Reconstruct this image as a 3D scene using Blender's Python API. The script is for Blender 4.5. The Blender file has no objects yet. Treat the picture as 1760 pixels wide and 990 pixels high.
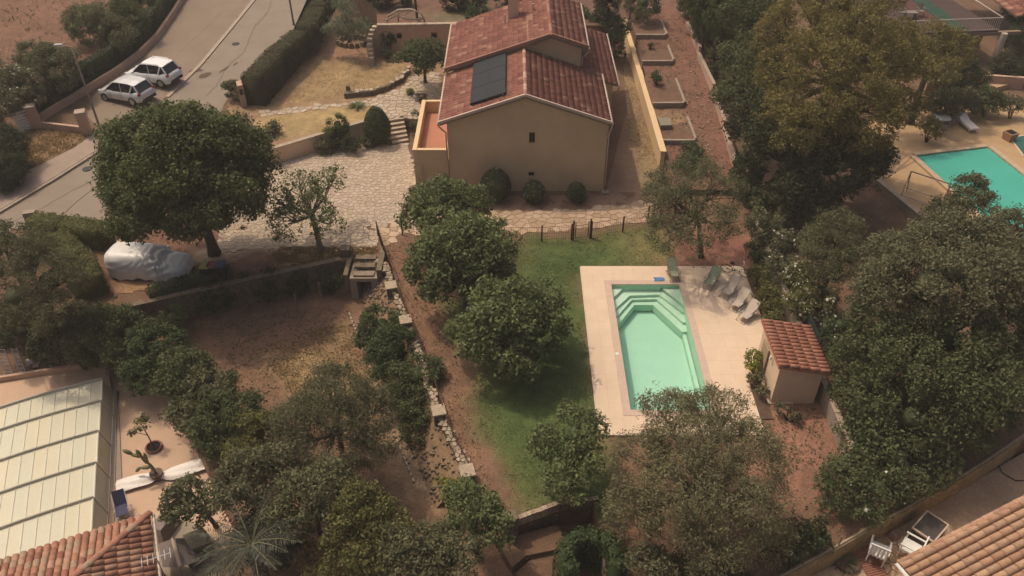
import bpy, math, random
import numpy as np
from mathutils import Vector, Matrix
SC = bpy.context.scene
COL = SC.collection
R = math.radians
# ---------------------------------------------------------------- camera, world, sun, exposure
FPX, PITCH, CAMH = 1397.0, R(38.6), 28.0
cam_d = bpy.data.cameras.new('camera'); cam = bpy.data.objects.new('camera', cam_d); COL.objects.link(cam)
cam.location = (0, 0, CAMH); cam.rotation_euler = (R(90) - PITCH, 0, 0)
cam_d.sensor_width = 36.0; cam_d.lens = 36.0 * FPX / 1760.0; cam_d.clip_end = 3000
SC.camera = cam
w = bpy.data.worlds.new('World'); SC.world = w; w.use_nodes = True
nt = w.node_tree; sky = nt.nodes.new('ShaderNodeTexSky'); sky.sky_type = 'NISHITA'; sky.sun_disc = False
SUN_DX, SUN_DY = 0.45, -0.33                      # shadow offset on the ground per metre of height
SUN_EL = math.atan(1 / math.hypot(SUN_DX, SUN_DY)); SUN_AZ = math.atan2(-SUN_DX, -SUN_DY)
sky.sun_elevation = SUN_EL; sky.sun_rotation = SUN_AZ
sky.air_density = 0.7; sky.dust_density = 9.0; sky.ozone_density = 0.3
nt.links.new(sky.outputs[0], nt.nodes['Background'].inputs[0]); nt.nodes['Background'].inputs[1].default_value = 0.135
sl = bpy.data.lights.new('sun', 'SUN'); sl.energy = 2.5; sl.angle = R(0.5); sl.color = (1.0, 0.85, 0.63)
so = bpy.data.objects.new('sun', sl); COL.objects.link(so)
so.rotation_euler = Vector((-SUN_DX, -SUN_DY, 1)).to_track_quat('Z', 'Y').to_euler()
VS = SC.view_settings; VS.view_transform = 'Standard'; VS.look = 'None'; VS.exposure = -0.30; VS.gamma = 1.0
try: SC.cycles.max_bounces = 8; SC.cycles.transparent_max_bounces = 12; SC.cycles.use_denoising = True
except Exception: pass
rng = np.random.default_rng(7); rnd = random.Random(7)

# ---------------------------------------------------------------- where a pixel of the survey picture meets a plane
CT, ST = math.cos(PITCH), math.sin(PITCH)
def ray(u, v):
    a = (u - 880) / FPX; b = (v - 495) / FPX
    return a, CT - b * ST, -ST - b * CT
def P(u, v, z=0.0):
    r = ray(u, v); t = (z - CAMH) / r[2]; return (r[0] * t, r[1] * t, z)
def slope_z(y, off=0.0): return 0.06 * (y - 41) + off
def road_z(x, y): return 0.06 * (y - 41)
def PR(u, v, off=0.0):                           # same, on the sloping road plane
    r = ray(u, v); t = (CAMH - off + .06 * 41) / (.06 * r[1] - r[2]); return (r[0] * t, r[1] * t, CAMH + r[2] * t)
def L(u, v, z, rp):                              # a lobe: centre and radius in metres
    p = P(u, v, z); t = (CAMH - z) / -ray(u, v)[2]; return (p[0], p[1], z, rp * t / FPX)

# ---------------------------------------------------------------- materials
MAT = {}
def _nodes(name):
    m = bpy.data.materials.new(name); m.use_nodes = True; return m, m.node_tree, m.node_tree.nodes['Principled BSDF']
def mat(name, col, rough=.8, var=.12, scale=3.0, bump=.3, bscale=25.0, metal=0.0, spec=.3, col2=None, attr=False, fine=True, bdist=.02):
    if name in MAT: return MAT[name]
    m, t, b = _nodes(name); N, K = t.nodes, t.links
    b.inputs['Roughness'].default_value = rough; b.inputs['Metallic'].default_value = metal
    b.inputs['Specular IOR Level'].default_value = spec
    co = N.new('ShaderNodeNewGeometry')
    n1 = N.new('ShaderNodeTexNoise'); n1.inputs['Scale'].default_value = scale; n1.inputs['Detail'].default_value = 6; n1.inputs['Roughness'].default_value = .65
    K.new(co.outputs['Position'], n1.inputs['Vector'])
    n2 = N.new('ShaderNodeTexNoise'); n2.inputs['Scale'].default_value = bscale; n2.inputs['Detail'].default_value = 4
    K.new(co.outputs['Position'], n2.inputs['Vector'])
    mr = N.new('ShaderNodeMapRange'); mr.inputs[1].default_value = .3; mr.inputs[2].default_value = .7
    K.new(n1.outputs[0], mr.inputs[0])
    mx = N.new('ShaderNodeMix'); mx.data_type = 'RGBA'
    c2 = col2 or tuple(max(0, c * (1 - 2 * var)) for c in col)
    if attr:
        at = N.new('ShaderNodeAttribute'); at.attribute_name = 'tone'
        mu = N.new('ShaderNodeMix'); mu.data_type = 'RGBA'; mu.blend_type = 'MULTIPLY'; mu.inputs[0].default_value = 1
        mx.inputs[6].default_value = (1 - 2 * var,) * 3 + (1,); mx.inputs[7].default_value = (1 + var,) * 3 + (1,)
        K.new(mr.outputs[0], mx.inputs[0]); K.new(mx.outputs[2], mu.inputs[6]); K.new(at.outputs['Color'], mu.inputs[7]); out = mu.outputs[2]
    else:
        mx.inputs[6].default_value = tuple(c2) + (1,); mx.inputs[7].default_value = tuple(col) + (1,)
        K.new(mr.outputs[0], mx.inputs[0]); out = mx.outputs[2]
    if fine:
        f = N.new('ShaderNodeMix'); f.data_type = 'RGBA'; f.blend_type = 'MULTIPLY'; f.inputs[0].default_value = 1
        r2 = N.new('ShaderNodeMapRange'); r2.inputs[1].default_value = .3; r2.inputs[2].default_value = .7; r2.inputs[3].default_value = 1 - var * 1.3; r2.inputs[4].default_value = 1 + var
        K.new(n2.outputs[0], r2.inputs[0]); K.new(out, f.inputs[6]); K.new(r2.outputs[0], f.inputs[7]); out = f.outputs[2]
    K.new(out, b.inputs['Base Color'])
    if bump:
        bp = N.new('ShaderNodeBump'); bp.inputs['Strength'].default_value = bump; bp.inputs['Distance'].default_value = bdist
        K.new(n2.outputs[0], bp.inputs['Height']); K.new(bp.outputs[0], b.inputs['Normal'])
    MAT[name] = m; return m
def leafmat(name, c1, c2, rough=.62, trans=.35):
    if name in MAT: return MAT[name]
    m, t, b = _nodes(name); N, K = t.nodes, t.links
    at = N.new('ShaderNodeAttribute'); at.attribute_name = 'tint'
    mx = N.new('ShaderNodeMix'); mx.data_type = 'RGBA'; mx.inputs[6].default_value = tuple(c1) + (1,); mx.inputs[7].default_value = tuple(c2) + (1,)
    K.new(at.outputs['Fac'], mx.inputs[0]); K.new(mx.outputs[2], b.inputs['Base Color'])
    b.inputs['Roughness'].default_value = rough; b.inputs['Specular IOR Level'].default_value = .22
    tr = N.new('ShaderNodeBsdfTranslucent'); K.new(mx.outputs[2], tr.inputs[0])
    ms = N.new('ShaderNodeMixShader'); ms.inputs[0].default_value = trans
    K.new(b.outputs[0], ms.inputs[1]); K.new(tr.outputs[0], ms.inputs[2])
    K.new(ms.outputs[0], N['Material Output'].inputs[0]); MAT[name] = m; return m
def glass(name, col, rough=.06):
    m, t, b = _nodes(name); b.inputs['Base Color'].default_value = tuple(col) + (1,); b.inputs['Roughness'].default_value = rough
    b.inputs['Specular IOR Level'].default_value = .7; MAT[name] = m; return m
soil = mat('soil', (.185, .108, .068), .95, .16, 1.2, .7, 9)
dry_soil = mat('dry_soil', (.30, .19, .11), .95, .2, 1.0, .6, 12)
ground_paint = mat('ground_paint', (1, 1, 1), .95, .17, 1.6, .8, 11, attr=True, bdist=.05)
asphalt = mat('asphalt', (.27, .215, .165), .9, .08, .5, .25, 40)
pave_m = mat('pavement_concrete', (.36, .27, .21), .9, .1, .8, .2, 30)
kerb_m = mat('kerb_stone', (.42, .33, .25), .85, .12, 3, .2, 30)
deck_m = [mat('deck_stone_%d' % i, c, .75, .05, 1.2, .12, 30) for i, c in enumerate([(.66, .50, .365), (.65, .49, .355), (.665, .505, .37)])]
coping_m = mat('coping_stone', (.56, .41, .325), .7, .07, 3, .12, 25)
stone_m = [mat('paving_stone_%d' % i, c, .85, .1, 3, .3, 18) for i, c in enumerate([(.475, .375, .28), (.445, .35, .26), (.505, .40, .30), (.425, .33, .245)])]
yel_m = [mat('path_stone_%d' % i, c, .85, .1, 3, .3, 18) for i, c in enumerate([(.47, .33, .22), (.41, .285, .185), (.52, .37, .26)])]
joint_m = mat('paving_joint', (.33, .24, .165), .95, .15, 4, .3, 25)
rock_m = mat('rubble_stone', (.23, .17, .115), .9, .25, 4, .5, 14)
wall_m = mat('ochre_render', (.68, .485, .29), .85, .09, .45, .12, 45)
wall_w = mat('yellow_render', (.70, .50, .29), .85, .05, .7, .12, 45)
wall_p = mat('pink_render', (.50, .33, .24), .85, .07, 1, .12, 45)
wall_c = mat('cream_render', (.68, .50, .35), .85, .06, 1, .12, 45)
tile_m = [mat('roof_tile_%d' % i, c, .8, .13, 6, .25, 30) for i, c in enumerate([(.255, .098, .070), (.215, .080, .058), (.295, .118, .084), (.185, .068, .052), (.37, .20, .14)])]
tile_b = [mat('weathered_tile_%d' % i, c, .85, .16, 8, .3, 30) for i, c in enumerate([(.42, .20, .13), (.34, .155, .10), (.47, .27, .18), (.41, .27, .18), (.30, .13, .09)])]
tile_o = [mat('orange_tile_%d' % i, c, .85, .14, 8, .3, 30) for i, c in enumerate([(.44, .255, .155), (.38, .21, .13), (.49, .30, .19), (.42, .26, .17)])]
tile_r = [mat('pool_house_tile_%d' % i, c, .8, .1, 6, .25, 30) for i, c in enumerate([(.43, .185, .12), (.395, .165, .105), (.46, .205, .135)])]
terra_m = mat('terracotta_floor', (.46, .20, .12), .8, .1, 2, .1, 20)
gutter_m = mat('gutter_paint', (.55, .42, .34), .5, .04, 2, 0)
iron_m = mat('rusty_iron', (.075, .036, .025), .7, .2, 10, .1, 40)
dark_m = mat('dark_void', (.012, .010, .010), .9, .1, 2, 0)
white_m = mat('white_paint', (.72, .70, .66), .5, .04, 2, 0)
wood_m = mat('grey_wood', (.30, .21, .15), .85, .2, 6, .2, 30)
bark_m = mat('bark', (.12, .085, .062), .95, .25, 6, .6, 22)
bark_g = mat('pale_bark', (.24, .19, .15), .95, .25, 6, .6, 22)
cover_m = mat('car_cover_cloth', (.66, .63, .59), .42, .06, 2, .25, 6, spec=.5, bdist=.05)
carp_m = mat('white_car_paint', (.78, .77, .75), .25, .01, 1, 0, spec=.5)
carg_m = glass('car_glass', (.012, .014, .016)); tyre_m = mat('tyre_rubber', (.02, .02, .02), .8, .1, 4, 0)
chrome_m = mat('alloy_metal', (.45, .45, .46), .35, .05, 4, 0, metal=.8); plast_m = mat('black_plastic', (.025, .025, .027), .55, .05, 4, 0)
lamp_r = glass('red_lamp', (.28, .015, .01), .15); lamp_w = glass('clear_lamp', (.6, .6, .62), .1)
panel_m = mat('solar_glass', (.017, .019, .023), .6, .04, 3, 0, spec=.25)
pole_m = mat('galvanised_pole', (.24, .20, .17), .6, .08, 4, 0)
fabric_m = mat('sling_fabric', (.50, .41, .33), .8, .05, 6, .05); fabric_g = mat('green_sling_fabric', (.33, .35, .24), .8, .05, 6, .05)
blue_m = mat('blue_foam', (.10, .20, .42), .6, .05, 6, 0); navy_m = mat('navy_fabric', (.045, .045, .10), .7, .1, 6, .1)
sheet_m = mat('white_sheet', (.75, .68, .62), .6, .04, 3, .2, 8); grey_cloth = mat('grey_canvas', (.22, .18, .17), .8, .1, 3, .3, 8)
concrete_m = mat('concrete', (.34, .27, .21), .9, .1, 1.2, .2, 25)
LEAF = {
 'oak': leafmat('oak_leaf', (0.064, 0.087, 0.035), (0.185, 0.202, 0.076)),
 'fig': leafmat('fig_leaf', (0.082, 0.109, 0.041), (0.227, 0.255, 0.106)),
 'olive': leafmat('olive_leaf', (0.128, 0.121, 0.062), (0.303, 0.277, 0.146)),
 'grey': leafmat('grey_olive_leaf', (0.095, 0.103, 0.050), (0.210, 0.205, 0.101)),
 'mimosa': leafmat('mimosa_leaf', (0.110, 0.100, 0.035), (0.330, 0.273, 0.094)),
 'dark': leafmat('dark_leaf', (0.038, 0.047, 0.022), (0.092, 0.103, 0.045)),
 'ever': leafmat('evergreen_leaf', (0.065, 0.083, 0.036), (0.157, 0.174, 0.071)),
 'hedge': leafmat('hedge_leaf', (0.097, 0.099, 0.033), (0.201, 0.190, 0.064)),
 'lime': leafmat('lime_leaf', (0.133, 0.159, 0.029), (0.318, 0.332, 0.062)),
 'cedar': leafmat('blue_cedar_leaf', (0.147, 0.168, 0.108), (0.276, 0.293, 0.186)),
 'brown': leafmat('brown_olive_leaf', (0.097, 0.098, 0.052), (0.211, 0.202, 0.106)),
 'pale': leafmat('pale_leaf', (.12, .105, .062), (.28, .235, .150)),
 'green': leafmat('bright_green_leaf', (0.049, 0.074, 0.029), (0.119, 0.149, 0.060)),
 'palm': leafmat('palm_leaf', (0.024, 0.030, 0.018), (0.066, 0.070, 0.044), .4),
 'dry': leafmat('dry_grass', (.25, .17, .075), (.42, .29, .13)),
 'turf': leafmat('turf_blade', (0.073, 0.103, 0.026), (0.146, 0.167, 0.046)),
 'flower': leafmat('white_flower', (.55, .50, .42), (.75, .70, .62)),
 'boxhedge': leafmat('box_hedge_leaf', (0.068, 0.064, 0.029), (0.130, 0.114, 0.053)),
 'cypress': leafmat('cypress_leaf', (0.058, 0.090, 0.031), (0.133, 0.162, 0.051)),
}
# ---------------------------------------------------------------- mesh helpers
def wloc(o):
    v = Vector((0, 0, 0))
    while o is not None: v = v + o.location; o = o.parent
    return v
class MB:
    def __init__(s): s.v = []; s.f = []; s.mi = []
    def add(s, vs, fs, mi=0):
        n = len(s.v); s.v += [tuple(p) for p in vs]; s.f += [tuple(i + n for i in f) for f in fs]; s.mi += [mi] * len(fs); return s
    def box(s, c, d, rz=0.0, mi=0, taper=1.0):        # centre, full size
        x, y, z = d[0] / 2, d[1] / 2, d[2] / 2; ca, sa = math.cos(rz), math.sin(rz); vs = []
        for k in (-1, 1):
            q = taper if k > 0 else 1
            for i, j in ((-1, -1), (1, -1), (1, 1), (-1, 1)):
                a, b = i * x * q, j * y * q; vs.append((c[0] + a * ca - b * sa, c[1] + a * sa + b * ca, c[2] + k * z))
        return s.add(vs, [(3, 2, 1, 0), (4, 5, 6, 7), (0, 1, 5, 4), (1, 2, 6, 5), (2, 3, 7, 6), (3, 0, 4, 7)], mi)
    def prism(s, poly, z0, z1, mi=0, inset=0.0):       # poly ccw list of (x,y) or (x,y,ztop)
        a = sum(poly[i][0] * poly[(i + 1) % len(poly)][1] - poly[(i + 1) % len(poly)][0] * poly[i][1] for i in range(len(poly)))
        if a < 0: poly = poly[::-1]
        n = len(poly); cx = sum(p[0] for p in poly) / n; cy = sum(p[1] for p in poly) / n; vs = [(p[0], p[1], z0) for p in poly]
        k = 1 - inset
        vs += [(cx + (p[0] - cx) * k, cy + (p[1] - cy) * k, p[2] if (z1 is None) else z1) for p in poly]
        return s.add(vs, [tuple(range(n - 1, -1, -1)), tuple(range(n, 2 * n))] + [(i, (i + 1) % n, n + (i + 1) % n, n + i) for i in range(n)], mi)
    def tube(s, pts, rad, sides=6, mi=0, cap=True):
        pts = [Vector(p) for p in pts]; n = len(pts)
        rad = rad if isinstance(rad, (list, tuple)) else [rad] * n; vs = []
        for i, p in enumerate(pts):
            d = (pts[min(i + 1, n - 1)] - pts[max(i - 1, 0)]).normalized()
            a = d.cross(Vector((0, 0, 1)) if abs(d.z) < .9 else Vector((1, 0, 0))).normalized(); b = d.cross(a)
            for k in range(sides):
                t = 2 * math.pi * k / sides; vs.append(p + (a * math.cos(t) + b * math.sin(t)) * rad[i])
        fs = [(i * sides + k, i * sides + (k + 1) % sides, (i + 1) * sides + (k + 1) % sides, (i + 1) * sides + k) for i in range(n - 1) for k in range(sides)]
        if cap: fs += [tuple(range(sides - 1, -1, -1)), tuple((n - 1) * sides + k for k in range(sides))]
        return s.add(vs, fs, mi)
    def quad(s, a, b, c, d, mi=0): return s.add([a, b, c, d], [(0, 1, 2, 3)], mi)
    def slab(s, a, b, c, d, th, mi=0):                 # a quad with thickness downward along its normal
        n = (Vector(b) - Vector(a)).cross(Vector(d) - Vector(a)).normalized() * th; q = [Vector(p) for p in (a, b, c, d)]
        return s.add([p - n for p in q] + q, [(3, 2, 1, 0), (4, 5, 6, 7), (0, 1, 5, 4), (1, 2, 6, 5), (2, 3, 7, 6), (3, 0, 4, 7)], mi)
def props(o, label=None, cat=None, group=None, kind=None):
    for k, v in (('label', label), ('category', cat), ('group', group), ('kind', kind)):
        if v: o[k] = v
    return o
def mk(name, mb, m, parent=None, label=None, cat=None, group=None, kind=None, smooth=False, local=False):
    me = bpy.data.meshes.new(name); off = wloc(parent) if (parent is not None and not local) else Vector((0, 0, 0))
    me.from_pydata([(p[0] - off.x, p[1] - off.y, p[2] - off.z) for p in mb.v], [], mb.f)
    for mm in (m if isinstance(m, (list, tuple)) else [m]): me.materials.append(mm)
    if isinstance(m, (list, tuple)): me.polygons.foreach_set('material_index', mb.mi)
    if smooth: me.polygons.foreach_set('use_smooth', [True] * len(me.polygons))
    o = bpy.data.objects.new(name, me); COL.objects.link(o)
    if parent is not None: o.parent = parent
    return props(o, label, cat, group, kind)
def thing(name, loc, label, cat, group=None, rz=0.0, kind=None):
    o = bpy.data.objects.new(name, None); COL.objects.link(o); o.location = loc; o.rotation_euler = (0, 0, rz); o.empty_display_size = .2
    return props(o, label, cat, group, kind)
def dup(o, parent=None, root=True):
    c = o.copy(); COL.objects.link(c)
    if parent is not None: c.parent = parent
    for ch in list(o.children): dup(ch, c, False)
    return c
def wallrun(mb, pts, th, z0, z1, mi=0):                # wall along points, each box butted
    for i in range(len(pts) - 1):
        a, b = Vector(pts[i][:2]), Vector(pts[i + 1][:2]); d = (b - a).normalized(); n = Vector((-d.y, d.x)) * th / 2
        za = z1 if not callable(z1) else z1(a); zb = z1 if not callable(z1) else z1(b)
        q = [a - n, b - n, b + n, a + n]; zz = [za, zb, zb, za]
        mb.add([(p.x, p.y, z0) for p in q] + [(p.x, p.y, z) for p, z in zip(q, zz)], [(3, 2, 1, 0), (4, 5, 6, 7), (0, 1, 5, 4), (1, 2, 6, 5), (2, 3, 7, 6), (3, 0, 4, 7)], mi)
    return mb
# ---------------------------------------------------------------- foliage
def leafmesh(name, C, Nn, size, tint, m, parent, aspect=.55, extra=None, droop=0.0, **kw):
    n = len(C); C = np.asarray(C, float); T = rng.normal(size=(n, 3)); T[:, 2] -= droop
    T -= Nn * (T * Nn).sum(1, keepdims=True); T /= np.linalg.norm(T, axis=1, keepdims=True) + 1e-9
    B = np.cross(Nn, T); s = (size * rng.uniform(.5, 1.45, n))[:, None]; a = s * aspect
    V = np.empty((n, 4, 3)); V[:, 0] = C - T * s; V[:, 1] = C - B * a; V[:, 2] = C + T * s; V[:, 3] = C + B * a
    V[:, 1] += Nn * s * .25; V[:, 3] += Nn * s * .25
    off = wloc(parent) if parent is not None else Vector((0, 0, 0))
    V -= np.array(off)[None, None]; V = V.reshape(-1, 3); tv = np.repeat(tint, 4); nf = n
    ev, ef, et = ([], [], [])
    if extra is not None:
        ev, ef, et = extra; ev = np.asarray(ev, float) - np.array(off); 
    NV = len(V) + len(ev); me = bpy.data.meshes.new(name); me.vertices.add(NV)
    me.vertices.foreach_set('co', (np.vstack([V, ev]) if len(ev) else V).ravel())
    li = np.arange(4 * n, dtype=np.int32); ls = np.arange(0, 4 * n, 4, dtype=np.int32); lt = np.full(n, 4, np.int32)
    if len(ev):
        ef = np.asarray(ef, np.int32); k = ef.shape[1]
        li = np.concatenate([li, ef.ravel() + 4 * n]); ls = np.concatenate([ls, 4 * n + np.arange(0, k * len(ef), k, dtype=np.int32)]); lt = np.concatenate([lt, np.full(len(ef), k, np.int32)])
        tv = np.concatenate([tv, et])
    me.loops.add(len(li)); me.loops.foreach_set('vertex_index', li); me.polygons.add(len(ls)); me.polygons.foreach_set('loop_start', ls)
    try: me.polygons.foreach_set('loop_total', lt)
    except Exception: pass
    at = me.attributes.new('tint', 'FLOAT', 'POINT'); at.data.foreach_set('value', np.clip(tv, 0, 1).astype(np.float32))
    me.materials.append(m); me.update(calc_edges=True); me.validate()
    o = bpy.data.objects.new(name, me); COL.objects.link(o)
    if parent is not None: o.parent = parent
    return props(o, **kw)
def unit(n):
    v = rng.normal(size=(n, 3)); return v / (np.linalg.norm(v, axis=1, keepdims=True) + 1e-9)
TRI = [0]
def foliage(name, lobes, leaf, size, parent, dens=1.0, clump=.55, sparse=0.0, flat=.85, core=True, droop=0.0, aspect=.5, up=.35, flowers=0.0, low=-.55, zmin=None, **kw):
    """leaf-sized faces gathered in clumps over the lobes (x, y, z, r)"""
    lob = np.array([l[:4] for l in lobes], float); cc = []; cr = []
    for l in lob:
        r = l[3]; ns = max(5, int(5 + 5 * min(r, 2.2))) ; sc = []
        for q in range(ns * 3):                     # billows: secondary rounded masses on the lobe, so dark gaps open between them
            d = unit(1)[0]
            if d[2] < low: continue
            if all(np.dot(d, e) < math.cos(.62) for e in sc): sc.append(d)
            if len(sc) >= ns: break
        for d0 in sc:
            sr = r * rng.uniform(.34, .5); c0 = l[:3] + d0 * (r * rng.uniform(.55, .74)) * np.array([1, 1, flat])
            nc = max(4, int(11 * (sr / clump) ** 2 * (1 - sparse))); d = unit(nc * 3); d = d[d @ d0 > -.15][:nc]
            p = c0 + d * (sr * rng.uniform(.6, 1.0, (len(d), 1))) * np.array([1, 1, .9])
            keep = np.ones(len(p), bool)
            for k in lob:
                if k is l: continue
                q = (p - k[:3]) / np.array([1, 1, flat]); keep &= (np.linalg.norm(q, axis=1) > k[3] * .72)
            cc.append(p[keep]); cr.append(clump * rng.uniform(.5, 1.05, keep.sum()))
        ne = max(2, int(2.2 * r / clump)); d = unit(ne * 2); d = d[d[:, 2] > low + .1][:ne]      # stray sprays that break the outline
        cc.append(l[:3] + d * (r * rng.uniform(1.0, 1.28, (len(d), 1))) * np.array([1, 1, flat])); cr.append(clump * rng.uniform(.25, .55, len(d)))
        if not core and sparse < .3 and dens > .5:
            ni = int(5 * (r / clump) ** 1.5); d = unit(ni) * rng.uniform(.15, .6, (ni, 1)) * r * np.array([1, 1, flat]); cc.append(l[:3] + d); cr.append(clump * rng.uniform(.6, 1.1, ni))
    cc = np.vstack(cc); cr = np.concatenate(cr); size = size * (.72 if size > .075 else .85)
    if zmin is not None: cc[:, 2] = np.maximum(cc[:, 2], zmin + cr * .5)
    per = np.maximum(6, (dens * 2.15 * (cr / size) ** 2 / 1.0 * (.8 if sparse < .3 else .6))).astype(int)
    ids = np.repeat(np.arange(len(cc)), per); n = len(ids)
    d = unit(n); rr = rng.random(n) ** .45
    C = cc[ids] + d * (rr * cr[ids])[:, None] * np.array([1, 1, .8])
    ctr = lob[:, :3].mean(0)
    nrm = d * .55 + unit(n) * .75 + np.array([0, 0, up]); nrm /= np.linalg.norm(nrm, axis=1, keepdims=True)
    ct = rng.uniform(.12, .85, len(cc)); tint = ct[ids] * .65 + rng.random(n) * .35 
    extra = None
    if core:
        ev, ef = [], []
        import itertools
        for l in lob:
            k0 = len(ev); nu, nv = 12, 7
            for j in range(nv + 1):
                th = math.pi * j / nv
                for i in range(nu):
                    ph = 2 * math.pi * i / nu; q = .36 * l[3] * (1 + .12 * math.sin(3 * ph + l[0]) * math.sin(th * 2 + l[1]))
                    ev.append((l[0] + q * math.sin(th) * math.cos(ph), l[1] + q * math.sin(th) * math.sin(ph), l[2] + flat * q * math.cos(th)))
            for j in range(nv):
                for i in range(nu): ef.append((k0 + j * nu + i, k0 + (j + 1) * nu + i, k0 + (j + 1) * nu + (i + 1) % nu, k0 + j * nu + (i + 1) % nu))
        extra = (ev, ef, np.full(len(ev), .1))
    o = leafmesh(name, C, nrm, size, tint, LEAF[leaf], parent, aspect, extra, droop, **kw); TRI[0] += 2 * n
    if flowers > 0:
        k = rng.random(len(cc)) < .6; fc = cc[k][rng.integers(0, k.sum(), int(flowers * 100))]; fd = unit(len(fc)); fd[:, 2] = np.abs(fd[:, 2])
        leafmesh('blossom', fc + fd * clump * .75, fd, .07, rng.random(len(fc)), LEAF['flower'], parent, .9)
    return o, cc, cr
def treeobj(name, label, cat, base, lobes, leaf='fig', size=.11, trunk=.16, bark=None, group=None, limbs=26, sides=6, lean=.25, **kw):
    """thing > crown, trunk (with limbs that reach into the clumps)"""
    t = thing(name, base, label, cat, group)
    o, cc, cr = foliage('crown', lobes, leaf, size, t, **kw)
    mb = MB(); b = Vector(base); cen = Vector(np.average(np.array([l[:3] for l in lobes]), axis=0, weights=[l[3] for l in lobes]).tolist())
    rm = max(l[3] for l in lobes); h = max(.4, (cen.z - b.z) - rm * .35)
    fork = b + Vector(((cen.x - b.x) * .5, (cen.y - b.y) * .5, h))
    mb.tube([b - Vector((0, 0, .15)), b + (fork - b) * .12, b + (fork - b) * .5 + Vector((rnd.uniform(-.06, .06), rnd.uniform(-.06, .06), 0)), fork], [trunk * 1.6, trunk * 1.1, trunk * .9, trunk * .75], 8)
    idx = rng.permutation(len(cc))[:limbs]; hubs = [Vector(l[:3]) for l in lobes]
    for hb in hubs:
        mid = fork.lerp(hb, .5) + Vector((rnd.uniform(-.15, .15), rnd.uniform(-.15, .15), -.05)); mb.tube([fork, mid, hb], [trunk * .6, trunk * .42, trunk * .25], 6)
    for i in idx:
        p = Vector(cc[i].tolist()); hb = min(hubs, key=lambda q: (q - p).length); st = fork.lerp(hb, rnd.uniform(.4, 1))
        mid = st.lerp(p, .5) + Vector((0, 0, rnd.uniform(0, .25))); mb.tube([st, mid, p], [trunk * .28, trunk * .18, trunk * .06], 5)
    mk('trunk', mb, bark or bark_m, t, smooth=True)
    return t
def shrub(name, label, cat, base, lobes, leaf='ever', size=.09, group=None, **kw):
    t = thing(name, base, label, cat, group)
    kw.setdefault('zmin', base[2]); kw.setdefault('low', -.75)
    o, cc, cr = foliage('foliage', lobes, leaf, size, t, **kw); mb = MB(); b = Vector(base)
    for i in rng.permutation(len(cc))[:9]:
        p = Vector(cc[i].tolist()); mb.tube([b + Vector((rnd.uniform(-.1, .1), rnd.uniform(-.1, .1), -.05)), b.lerp(p, .5) + Vector((0, 0, .1)), p], [.035, .025, .01], 5)
    mk('stem', mb, bark_m, t, smooth=True); return t
def egg(name, label, cat, base, cen, rad, leaf='green', size=.05, group=None, flowers=0):
    """clipped ball or egg: small leaves over a solid rounded body"""
    t = thing(name, base, label, cat, group); rad = np.array(rad); n = int(11 * (rad[0] * rad[2] + rad[0] * rad[1]) / (size * size) * .5)
    d = unit(n); d = d[d[:, 2] > -.8]; bump_ = 1 + .03 * np.sin(7 * d[:, 0] + 3) * np.sin(8 * d[:, 2]) + rng.normal(size=len(d)) * .018
    sq = 1 - .18 * np.clip(d[:, 2], 0, 1); C = np.array(cen) + d * rad * bump_[:, None] * np.stack([sq, sq, np.ones(len(d))], 1); Nn = d + unit(len(d)) * .7; Nn /= np.linalg.norm(Nn, axis=1, keepdims=True)
    ev, ef = [], []; nu, nv = 16, 10
    for j in range(nv + 1):
        for i in range(nu):
            th, ph_ = math.pi * j / nv, 2 * math.pi * i / nu; z = math.cos(th); q = .95 * (1 - .18 * max(0, z)); ev.append((cen[0] + rad[0] * q * math.sin(th) * math.cos(ph_), cen[1] + rad[1] * q * math.sin(th) * math.sin(ph_), cen[2] + rad[2] * .95 * z))
    for j in range(nv):
        for i in range(nu): ef.append((j * nu + i, (j + 1) * nu + i, (j + 1) * nu + (i + 1) % nu, j * nu + (i + 1) % nu))
    tint = .45 + .2 * np.sin(C[:, 0] * 5) * np.sin(C[:, 2] * 6) + rng.normal(size=len(C)) * .22
    leafmesh('foliage', C, Nn, size, tint, LEAF[leaf], t, .6, (ev, ef, np.full(len(ev), .05))); TRI[0] += 2 * len(C)
    mk('stem', MB().tube([base, (base[0], base[1], cen[2])], .06, 6), bark_m, t)
    if flowers:
        k = d[:, 2] > -.2; fc = C[k][rng.integers(0, k.sum(), flowers)]; leafmesh('blossom', fc, unit(len(fc)), .05, rng.random(len(fc)), LEAF['flower'], t, .9)
    return t
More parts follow.
